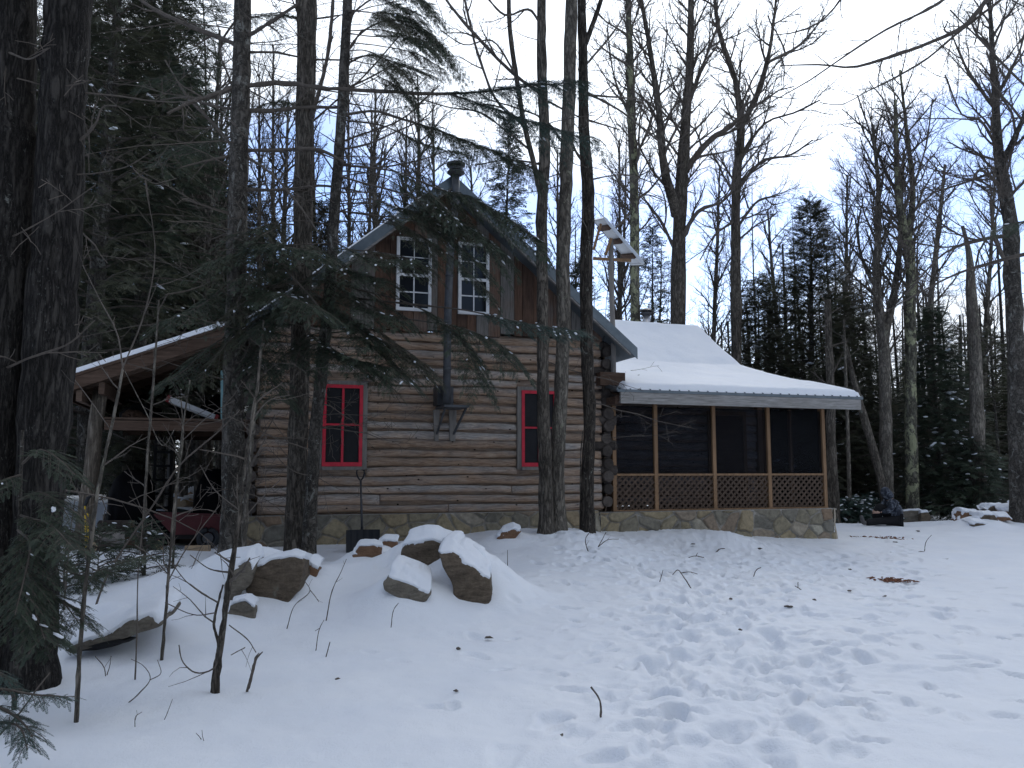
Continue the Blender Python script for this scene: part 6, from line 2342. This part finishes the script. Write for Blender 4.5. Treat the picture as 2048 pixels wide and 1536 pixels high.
# yellow handled tool leaning on the post
p0 = at(175, 1098, 12.35)
p0[2] = max(p0[2], float(gz(p0[:1], p0[1:2])[0]))
to = empty('long_handled_tool', p0, 0)
tag(to, 'tool with two yellow handles and dark head leaning on the lean-to post', 'tool')
q0, q1 = at(172, 1095, 12.35) - p0, at(170, 1012, 12.45) - p0
r0_, r1_ = at(177, 1094, 12.38) - p0, at(175, 1026, 12.45) - p0
for a_, b_ in ((q0, q1), (r0_, r1_)):
    mb = MB()
    mb.tube([a_, b_], [.013, .012], 8)
    mb.build('handle', mt['yellow'], to, smooth=True)
mb = MB()
mb.tube([q1, at(176, 996, 12.5) - p0, at(182, 992, 12.5) - p0], [.022, .03, .012], 8)
mb.tube([q0 + np.array([0, 0, -.03]), q0 + np.array([.05, 0, -.04])], [.02, .025], 8)
mb.build('tool_head', mt['black_plastic'], to)
mb = MB()
v, f = ico(2)
mb.add(at(172, 1103, 12.3) + v * np.array([.07, .05, .03]), t=f)
tag(mb.build('work_glove', mt['yellow'], smooth=True), 'crumpled yellow thing lying at the foot of the lean-to post', 'glove')

# ------------------------------------------------------------------ the seated person
pb = at(1793, 1046, 20.9)
pb[2] = float(gz(pb[:1], pb[1:2])[0]) + .02
per = empty('person', pb, 0)
tag(per, 'person in a dark mottled hooded coat sitting in the snow with one leg stretched out', 'person')


def skinned(name, pts, edges, rad, mat, parent, root=0, sub=2):
    me = bpy.data.meshes.new(name)
    me.from_pydata([tuple(p) for p in pts], edges, [])
    o = bpy.data.objects.new(name, me)
    COL.objects.link(o)
    o.parent = parent
    m1 = o.modifiers.new('skin', 'SKIN')
    m1.use_smooth_shade = True
    for k, r in enumerate(rad):
        sv = me.skin_vertices[0].data[k]
        sv.radius = r if isinstance(r, tuple) else (r, r)
        sv.use_root = (k == root)
    m2 = o.modifiers.new('sub', 'SUBSURF')
    m2.levels = sub
    m2.render_levels = sub
    me.materials.append(mt[mat])
    return o


# body: pelvis, spine leaning over the knees (towards -x), neck, head; arms round the raised knee; legs
bx = [(0, 0, .14), (-.02, 0, .32), (-.07, 0, .50), (-.14, 0, .62), (-.19, 0, .70), (-.24, 0, .79), (-.27, 0, .86),
      (-.13, -.19, .58), (-.26, -.25, .38), (-.44, -.12, .32), (-.13, .19, .58), (-.26, .25, .40), (-.44, .10, .34),
      (-.05, -.10, .13), (-.46, -.16, .10), (-.90, -.25, .06), (-.05, .10, .14), (-.40, -.01, .46), (-.52, .08, .06)]
be = [(0, 1), (1, 2), (2, 3), (3, 4), (4, 5), (5, 6), (3, 7), (7, 8), (8, 9), (3, 10), (10, 11), (11, 12), (0, 13), (13, 14), (14, 15), (0, 16), (16, 17), (17, 18)]
skinned('body', bx, be, [.12, .11, .12, .08, .045, .07, .055, .045, .03, .018, .045, .03, .018, .07, .045, .028, .07, .045, .028], 'skin', per)
skinned('coat', [(.01, 0, .10), (-.01, 0, .30), (-.06, 0, .50), (-.13, 0, .63), (-.13, -.20, .585), (-.26, -.265, .38), (-.42, -.14, .32), (-.13, .20, .585), (-.26, .265, .40), (-.42, .12, .34)],
        [(0, 1), (1, 2), (2, 3), (3, 4), (4, 5), (5, 6), (3, 7), (7, 8), (8, 9)], [(.23, .19), (.20, .19), (.20, .18), (.13, .13), .095, .078, .06, .095, .078, .06], 'camo', per)
skinned('hood', [(-.12, 0, .62), (-.17, 0, .72), (-.235, 0, .80), (-.245, 0, .87), (-.20, 0, .945)], [(0, 1), (1, 2), (2, 3), (3, 4)], [(.12, .12), .14, (.155, .14), .13, .04], 'camo', per)
skinned('trousers', [(0, 0, .13), (-.05, -.11, .125), (-.46, -.16, .11), (-.90, -.25, .07), (-.05, .11, .14), (-.40, -.02, .47), (-.50, .06, .12)], [(0, 1), (1, 2), (2, 3), (0, 4), (4, 5), (5, 6)], [.16, .125, .10, .08, .14, .165, .12], 'dark_cloth', per)
for pts in ([(-.84, -.24, .07), (-.94, -.26, .06), (-.96, -.26, .16), (-.985, -.26, .26)], [(-.50, .10, .14), (-.53, .10, .05), (-.64, .10, .04), (-.74, .10, .04)]):
    skinned('boot', pts, [(0, 1), (1, 2), (2, 3)], [.062, .066, .052, .045], 'boot', per)
for s, wz_ in ((-1, .32), (1, .34)):
    o = -.44
    pts = [(-.45, s * .125, wz_), (-.50, s * .08, wz_ - .01), (-.525, s * .05, wz_ - .01)]
    ed = [(0, 1), (1, 2)]
    rd = [.026, .036, .032]
    for k in range(4):
        b0 = len(pts)
        dz = -.025 + .018 * k
        pts += [(-.555, s * .03, wz_ + dz), (-.575, s * (.0 - .006 * k), wz_ + dz - .012), (-.568, s * -.02, wz_ + dz - .018)]
        ed += [(2, b0), (b0, b0 + 1), (b0 + 1, b0 + 2)]
        rd += [.010, .009, .008]
    b0 = len(pts)
    pts += [(-.47, s * .06, wz_ + .05), (-.50, s * .03, wz_ + .06)]
    ed += [(1, b0), (b0, b0 + 1)]
    rd += [.012, .010]
    skinned('hand', pts, ed, rd, 'skin', per, 0, 1)
mb = MB()
v, f = ico(3)
V = v * np.array([.085, .075, .11])
V[:, 0] -= .02 * np.exp(-((v[:, 2] + .05) / .25) ** 2 - (v[:, 1] / .22) ** 2) * (v[:, 0] < 0)
mb.add(V * .85 + np.array([-.262, 0, .79]), t=f)
fc = mb.build('face', mt['skin'], per, smooth=True)

# ------------------------------------------------------------------ saplings, stubs and twigs in front
g = np.random.default_rng(31)
RMIN[0] = .0012


def sapling(name, label, Y, stems, mat='bark_twig', cat='sapling', cfg=((1.6, 48, .55, .12, .03, 6), (3, 45, .5, .14, .02, 4)), limbs=(), sink=.08, leaf=None, group=None, spread=.25):
    w = Wood(g)
    root = None
    mbs = []
    for k, (pts, wd) in enumerate(stems):
        Ys = np.full(len(pts), Y, float)
        Ys[1:] += np.cumsum(g.normal(0, .03, len(pts) - 1))
        P, r = px_line(pts, Ys, [q * (.72 if cat == 'twig' else .9) for q in wd], n=max(14, 5 * len(pts)), wob=.10, drop=sink if k == 0 else 0)
        if root is None:
            base = P[0].copy()
            root = empty(name, base)
        mb = MB()
        mb.tubes(P[None], r[None], 8)
        mb.build('stem', mt[mat], root, smooth=True, loc=base)
        if cfg:
            w.grow(P, r, 0, list(cfg), .3)
    for pts, wd in limbs:
        Ys = Y + g.normal(0, spread) * np.linspace(0, 1, len(pts))
        P, r = px_line(pts, Ys, wd, n=max(8, 4 * len(pts)), wob=.12)
        w.put(P, r)
        if cfg:
            w.grow(P, r, 0, list(cfg)[1:] or list(cfg), .2)
    if w.b:
        mb = MB()
        w.into(mb)
        mb.build('twigs', mt['bark_twig'], root, loc=base)
    tag(root, label, cat, group)
    return root, base


sapling('sapling', 'tallest sapling at lower left, rising past the ledge stone and the lean-to post', 5.5,
        [([(152, 1444), (160, 1300), (170, 1180), (182, 1080), (200, 960), (222, 860), (240, 770), (246, 735)], (11, 10, 9, 8.5, 8, 7, 6, 5)), ([(246, 735), (290, 820), (330, 890), (348, 860)], (2, 2, 2, 1.5))], 'bark_grey',
        limbs=[([(246, 735), (235, 670), (200, 600), (165, 530)], (4, 3, 2)), ([(246, 735), (285, 640), (310, 520), (290, 360)], (4, 3, 2)), ([(182, 1080), (140, 1060), (90, 1070)], (3, 2)), ([(222, 860), (180, 800), (150, 760)], (2.5, 2)), ([(170, 1180), (205, 1130), (250, 1120)], (2.5, 2))])
sapling('sapling', 'double-stemmed brown sapling in the lower left foreground snow', 6.0,
        [([(430, 1395), (436, 1330), (448, 1240), (462, 1140), (478, 1030), (490, 930), (504, 840), (516, 760), (520, 700)], (18, 15, 14, 12, 10, 8, 7, 6, 4)), ([(424, 1392), (430, 1330), (437, 1290), (428, 1250), (438, 1200), (446, 1170)], (9, 8, 7, 6, 5, 4))], 'bark_maple',
        limbs=[([(440, 1290), (428, 1336), (395, 1346), (366, 1325), (358, 1290)], (4, 3, 2.5)), ([(436, 1205), (395, 1180), (370, 1160), (340, 1120)], (4, 3, 2)), ([(462, 1125), (430, 1105)], (5, 3)), ([(460, 1145), (420, 1138), (380, 1110)], (4, 3, 2)), ([(432, 1225), (395, 1230), (330, 1205)], (3, 2)),
               ([(478, 1050), (520, 1000), (560, 960)], (3, 2)), ([(504, 840), (540, 800), (580, 790)], (3, 2)), ([(458, 1250), (500, 1285), (512, 1305)], (2.5, 2)), ([(462, 1310), (490, 1295)], (2.5, 2)), ([(478, 1020), (430, 980), (400, 930)], (3, 2))])
sapling('sapling', 'straight thin sapling just right of the ledge stone', 6.9, [([(322, 1316), (330, 1240), (338, 1140), (346, 1040), (356, 950), (366, 880), (362, 800)], (8, 7, 6, 5.5, 5, 4, 3))], 'bark_grey', limbs=[([(338, 1150), (300, 1110), (270, 1090)], (2.5, 2)), ([(338, 1160), (365, 1110), (400, 1060), (440, 1010)], (3, 2)), ([(366, 880), (420, 830), (470, 800)], (2.5, 2))])
sapling('sapling', 'pencil-thin sapling in front of the ledge stone', 6.4, [([(271, 1346), (274, 1260), (276, 1150), (284, 1060), (292, 960)], (3.5, 3, 3, 2.5, 2))], cfg=((1.0, 45, .3, .1, .02, 4),))
sapling('sapling', 'thin sapling slanting right from behind the ledge stone to the red cart', 8.2, [([(182, 1228), (215, 1150), (245, 1100), (300, 1020), (360, 930), (440, 860), (480, 820)], (6, 5, 5, 4, 4, 3, 2))])
sapling('sapling', 'short thin sapling beside the lean-to post', 8.5, [([(128, 1192), (135, 1130), (140, 1070), (150, 1000)], (5, 4, 3, 2))])
sapling('sapling', 'straight grey sapling left of the fir trunk before the red cart', 10.2, [([(288, 1135), (290, 1060), (292, 960), (300, 850), (310, 720), (318, 600)], (9, 8, 7, 6, 5, 4))], 'bark_grey')
sapling('sapling', 'slanting sapling with peeling bark beside the fir trunk at the cabin corner', 10.9, [([(488, 1110), (492, 1010), (500, 930), (507, 850), (515, 780), (528, 640)], (15, 12, 10, 9, 8, 5))], 'bark_grey', limbs=[([(503, 900), (540, 850), (550, 830)], (3, 2)), ([(500, 930), (530, 900), (548, 905)], (3, 2))])
sapling('sapling', 'thin pale sapling with curved top beside the left edge of the fir trunk', 10.6, [([(345, 1140), (350, 1040), (358, 930), (368, 840), (380, 760)], (6, 5, 4.5, 4, 3))], 'bark_grey')
sapling('sapling', 'thin dead sapling leaning on the cabin by the rightmost dark trunk', 14.0, [([(1160, 1062), (1161, 980), (1162, 900), (1166, 860)], (4, 3, 3, 2))], 'bark_grey', cfg=((1.5, 40, .3, .1, .02, 4),))
# young evergreen boughs at the lower left
def young_conifer(label, pts_trunk, Y, boughs, mat='needle', name='young_spruce', size=.07, wd=(10, 8, 6)):
    P, r = px_line(pts_trunk, Y, wd, 10, drop=.1)
    root = empty(name, P[0])
    mb = MB()
    mb.tube(P, r, 8)
    mb.build('trunk', mt['bark_fir'], root, smooth=True, loc=P[0])
    for pts, w_, sn, dy in boughs:
        Ys = Y + dy * np.linspace(0, 1, len(pts))
        Q = np.array([at(a, b, y) for (a, b), y in zip(pts, Ys)])
        Q, rn = smooth_line(Q, np.linspace(.010, .003, len(pts)), 12, wob=.1)
        mw, ms = MB(), MB()
        bough(mw, _L(mw), ms, Q, rn, w_, g, 'fine', size, .035, .08, sn * .4, .3, tw=.0025)
        o = mw.build('bough', [mt['bark_twig'], mt[mat]], root, loc=P[0])
        if ms.n:
            tag(ms.build('snow', mt['snow'], o, smooth=True, loc=P[0]), kind='stuff')
    tag(root, label, 'young tree')


young_conifer('young hemlock with drooping snow-specked boughs against the foot of the double trunk', [(30, 1400), (35, 1200), (40, 1000), (45, 860)], 5.75,
              [([(40, 1000), (80, 985), (120, 1010), (140, 1040)], .22, .3, -.2), ([(38, 1080), (90, 1090), (150, 1150), (235, 1128), (290, 1110)], .20, .5, -.15), ([(36, 1150), (80, 1180), (130, 1210), (160, 1250)], .24, .2, -.3), ([(38, 1100), (0, 1120), (-60, 1180)], .28, .25, -.2),
               ([(42, 930), (80, 900), (120, 920), (150, 950)], .2, .2, -.1), ([(42, 950), (10, 960), (-40, 1000)], .25, .2, -.3), ([(37, 1120), (60, 1160), (70, 1220), (90, 1280)], .24, .25, -.6), ([(36, 1060), (60, 1090), (50, 1150), (30, 1230)], .26, .25, -.6), ([(34, 1200), (70, 1250), (110, 1290)], .2, .1, -.3), ([(40, 1030), (100, 1050), (150, 1100)], .2, .3, -.5)], name='young_hemlock', size=.065)
young_conifer('spruce seedling whose needled branches enter at the lower left corner', [(-60, 1600), (-55, 1450), (-50, 1300)], 4.35,
              [([(-50, 1380), (0, 1378), (60, 1388), (134, 1394)], .11, .05, 0), ([(-50, 1400), (10, 1420), (50, 1450), (66, 1475)], .12, .05, -.1), ([(-50, 1450), (0, 1445), (40, 1455), (55, 1500)], .10, .02, -.15), ([(-50, 1330), (0, 1345), (30, 1365)], .12, .15, .1)], 'needle_blue', size=.055)
sapling('fallen_branch', 'dark bare stick leaning from lower left corner up to the double trunk', 4.7, [([(-10, 1480), (40, 1425), (80, 1370), (100, 1345)], (5, 4, 3.5, 3))], cfg=None, cat='branch', sink=.0)

TW = [('broken stub with a split top standing beside the double-stemmed sapling', 6.05, [([(492, 1378), (505, 1345), (512, 1318), (525, 1304)], (9, 8, 7, 3)), ([(508, 1330), (510, 1316), (518, 1306)], (3, 3, 2))], None),
      ('thin twig arching over the snow below the pencil-thin sapling', 5.9, [([(243, 1408), (280, 1385), (300, 1360), (285, 1330), (262, 1318)], (3, 3, 2.5, 2, 1.5)), ([(300, 1360), (322, 1345), (315, 1320)], (2.5, 2, 1.5))], None),
      ('two-pronged twig left of the straight thin sapling foot', 6.5, [([(213, 1352), (208, 1335), (190, 1312)], (3, 2.5, 2)), ([(214, 1350), (220, 1330), (222, 1312)], (3, 2, 1.5))], 1),
      ('crooked twig in the snow below the straight thin sapling', 5.3, [([(278, 1484), (270, 1450), (272, 1432), (284, 1424)], (3, 2.5, 2, 1.5))], 1),
      ('slim twig leaning right in the lower left snow', 5.5, [([(320, 1448), (335, 1425), (345, 1398)], (2.5, 2, 1.5))], 1),
      ('forked twig sticking up below the double-stemmed sapling', 5.0, [([(413, 1492), (402, 1478), (392, 1466)], (2.5, 2, 1.5)), ([(410, 1488), (405, 1472), (404, 1460)], (2, 1.5))], None),
      ('bent twig near the bottom edge left of centre', 4.9, [([(388, 1515), (380, 1502), (366, 1490)], (2, 1.8, 1.5))], None),
      ('tall slender weed stalk leaning right on the snowy mound', 8.2, [([(652, 1216), (668, 1172), (680, 1148), (693, 1118)], (3, 2.5, 2, 1.5))], 1),
      ('arched twig leaning left below the twin trunks', 8.0, [([(574, 1237), (590, 1210), (620, 1180), (608, 1160)], (2.5, 2, 2, 1.5)), ([(620, 1180), (632, 1195), (638, 1204)], (2.5, 2, 1.5))], 1),
      ('forked twig low in the snow below the arched twig', 7.3, [([(632, 1274), (640, 1255), (648, 1240)], (2.5, 2, 1.5)), ([(640, 1256), (630, 1262)], (2, 1.5))], None),
      ('short stick in the snow left of centre foreground', 7.0, [([(650, 1296), (660, 1284)], (3, 2.5))], None),
      ('twig poking up before the tipped flat slab', 8.0, [([(782, 1230), (790, 1215), (797, 1206)], (2.5, 2, 1.5))], None),
      ('upright grass-thin stalk right of the humped boulder', 10.6, [([(1014, 1158), (1015, 1130), (1015, 1100)], (2.5, 2, 1.5))], 1),
      ('curved dark stick lying in the trampled foreground snow', 5.45, [([(1202, 1418), (1197, 1395), (1182, 1374)], (6, 5, 5))], None),
      ('branched twig at the foot of the dark forked trunk', 12.3, [([(1178, 1090), (1172, 1075), (1180, 1064)], (3, 2, 2)), ([(1196, 1094), (1215, 1080), (1238, 1078)], (2.5, 2, 1.5)), ([(1196, 1094), (1205, 1078), (1212, 1064)], (2, 2, 1.5))], 1),
      ('spiky upright twig in the trampled snow right of the boulder', 10.6, [([(1316, 1172), (1322, 1155), (1326, 1140)], (2.5, 2, 1.5))], 1),
      ('branching dead twig lying in the middle of the trampled snow', 10.4, [([(1382, 1172), (1368, 1155), (1355, 1140), (1345, 1150)], (3, 2.5, 2)), ([(1360, 1146), (1380, 1144), (1395, 1148)], (2.5, 2, 1.5))], 1),
      ('twig lying flat on the snow before the stone base', 13.3, [([(1372, 1108), (1390, 1112), (1408, 1115)], (2.5, 2, 2)), ([(1392, 1112), (1395, 1106)], (2, 1.5))], None),
      ('small dark twig near the big trampled mound by the porch', 14.0, [([(1430, 1094), (1440, 1098), (1450, 1097)], (3, 2.5, 2)), ([(1438, 1098), (1434, 1104)], (2.5, 2))], None),
      ('small forked twig in mid trampled snow before the porch', 11.5, [([(1504, 1136), (1514, 1139), (1522, 1135)], (3, 2.5, 2))], None),
      ('branched stick pointing at the leaf litter patch', 10.4, [([(1618, 1190), (1600, 1178), (1590, 1172)], (3, 2.5, 2)), ([(1596, 1176), (1596, 1164)], (2.5, 2))], None),
      ('thin stem leaning right beside the leaf litter on the ridge', 15.0, [([(1848, 1095), (1853, 1082), (1863, 1070)], (2, 1.8, 1.2))], None)]
for lab, Y, st, tw_ in TW:
    sapling('twig', lab, Y, st, cat='twig', cfg=((3.0, 45, .12, .1, .02, 4),) if tw_ else None, sink=.03)
# dark crumbs of bark and cones on the snow
CR = [(1582, 1217), (1628, 1202), (1700, 1184), (1575, 1216), (1782, 1107), (1842, 1106), (1890, 1120), (1902, 1116), (1790, 1085), (1836, 1063), (917, 1301), (676, 1364), (912, 1384), (1480, 1265), (1122, 1473), (1770, 1194), (980, 1276), (1460, 1200), (1700, 1140), (1386, 1090), (1520, 1100)]
CRL = ['dark bark crumb on the snow, group']
for k, (a, b_) in enumerate(CR):
    # march down the pixel ray to the snow
    r_ = ray(a, b_)
    ts = np.linspace(3, 26, 240)
    Pq = CAM + r_ * ts[:, None]
    hgt = Pq[:, 2] - gz(Pq[:, 0], Pq[:, 1])
    i = int(np.argmax(hgt < 0))
    p = Pq[i]
    p[2] = float(gz(p[:1], p[1:2])[0])
    mb = MB()
    v, f = ico(1)
    s = .00012 * 18 * p[1] * .8 + .006
    mb.add(v * (1 + .4 * g.standard_normal((len(v), 1))) * np.array([s * 1.6, s, s * .5]), t=f)
    o = mb.build('bark_crumb', mt['bark_twig'])
    o.location = p + np.array([0, 0, s * .2])
    o.rotation_euler = (0, 0, g.uniform(0, 3))
    tag(o, 'tiny dark crumb of bark lying loose on the snow', 'bark crumb', 'bark crumbs scattered on the snow')
# leaf litter patches
for nm, (ca_x, ca_y), Y, n, rx, ry in (('patch', (1788, 1162), 11.6, 130, .22, .26), ('patch', (1782, 1073), 17.0, 60, .30, .3), ('strip', (1735, 1074), 17.2, 22, .35, .05)):
    mb = MB()
    c = at(ca_x, ca_y, Y)
    a = g.normal(0, .5, (n, 2)) * np.array([rx, ry])
    O = np.stack([c[0] + a[:, 0], c[1] + a[:, 1], 0 * a[:, 0]], 1)
    O[:, 2] = gz(O[:, 0], O[:, 1]) + .004
    an = g.uniform(0, 6.28, n)
    X = np.stack([np.cos(an), np.sin(an), g.normal(0, .3, n)], 1)
    lumps(mb, O, g.uniform(.010, .026, n), g, .35, 1, X, 1.8)
    tag(mb.build('leaf_litter', mt['leaf_litter']), kind='stuff')
# brush along the wood edge on the right and ground twigs by the lean-to
for k, (px_, Y, lab) in enumerate(((1690, 22.5, 'low dark evergreen brush beside the porch corner at the wood edge'), (1715, 23.5, 'dark evergreen brush just left of the seated person'), (1740, 25, 'evergreen brush behind the seated person'))):
    hero_conifer(lab, px_, Y, 1000 - 6 * k, 1.1, 400 + k, 'evergreen_shrub', 60, .24, .0, 'needle_blue', 'std', .3, .1, .12, sgap=.12)
for k, (px_, Y, lab) in enumerate(((150, 9.3, 'low snowy evergreen seedling left of the short thin sapling'), (215, 9.8, 'wispy evergreen seedling in the snow before the lean-to post'), (300, 10.0, 'wispy evergreen seedling in the snow before the red cart'))):
    b_ = gat(px_, Y)
    root = protos_from('evergreen_seedling', *conifer_meshes(420 + k, .62, .45, .02, 26, .13, 'lace', .3, .3, .05, r0=.008, sgap=.07), 'bark_twig', 'needle')
    place(root, b_, k * 2.0)
    tag(root, lab, 'seedling')
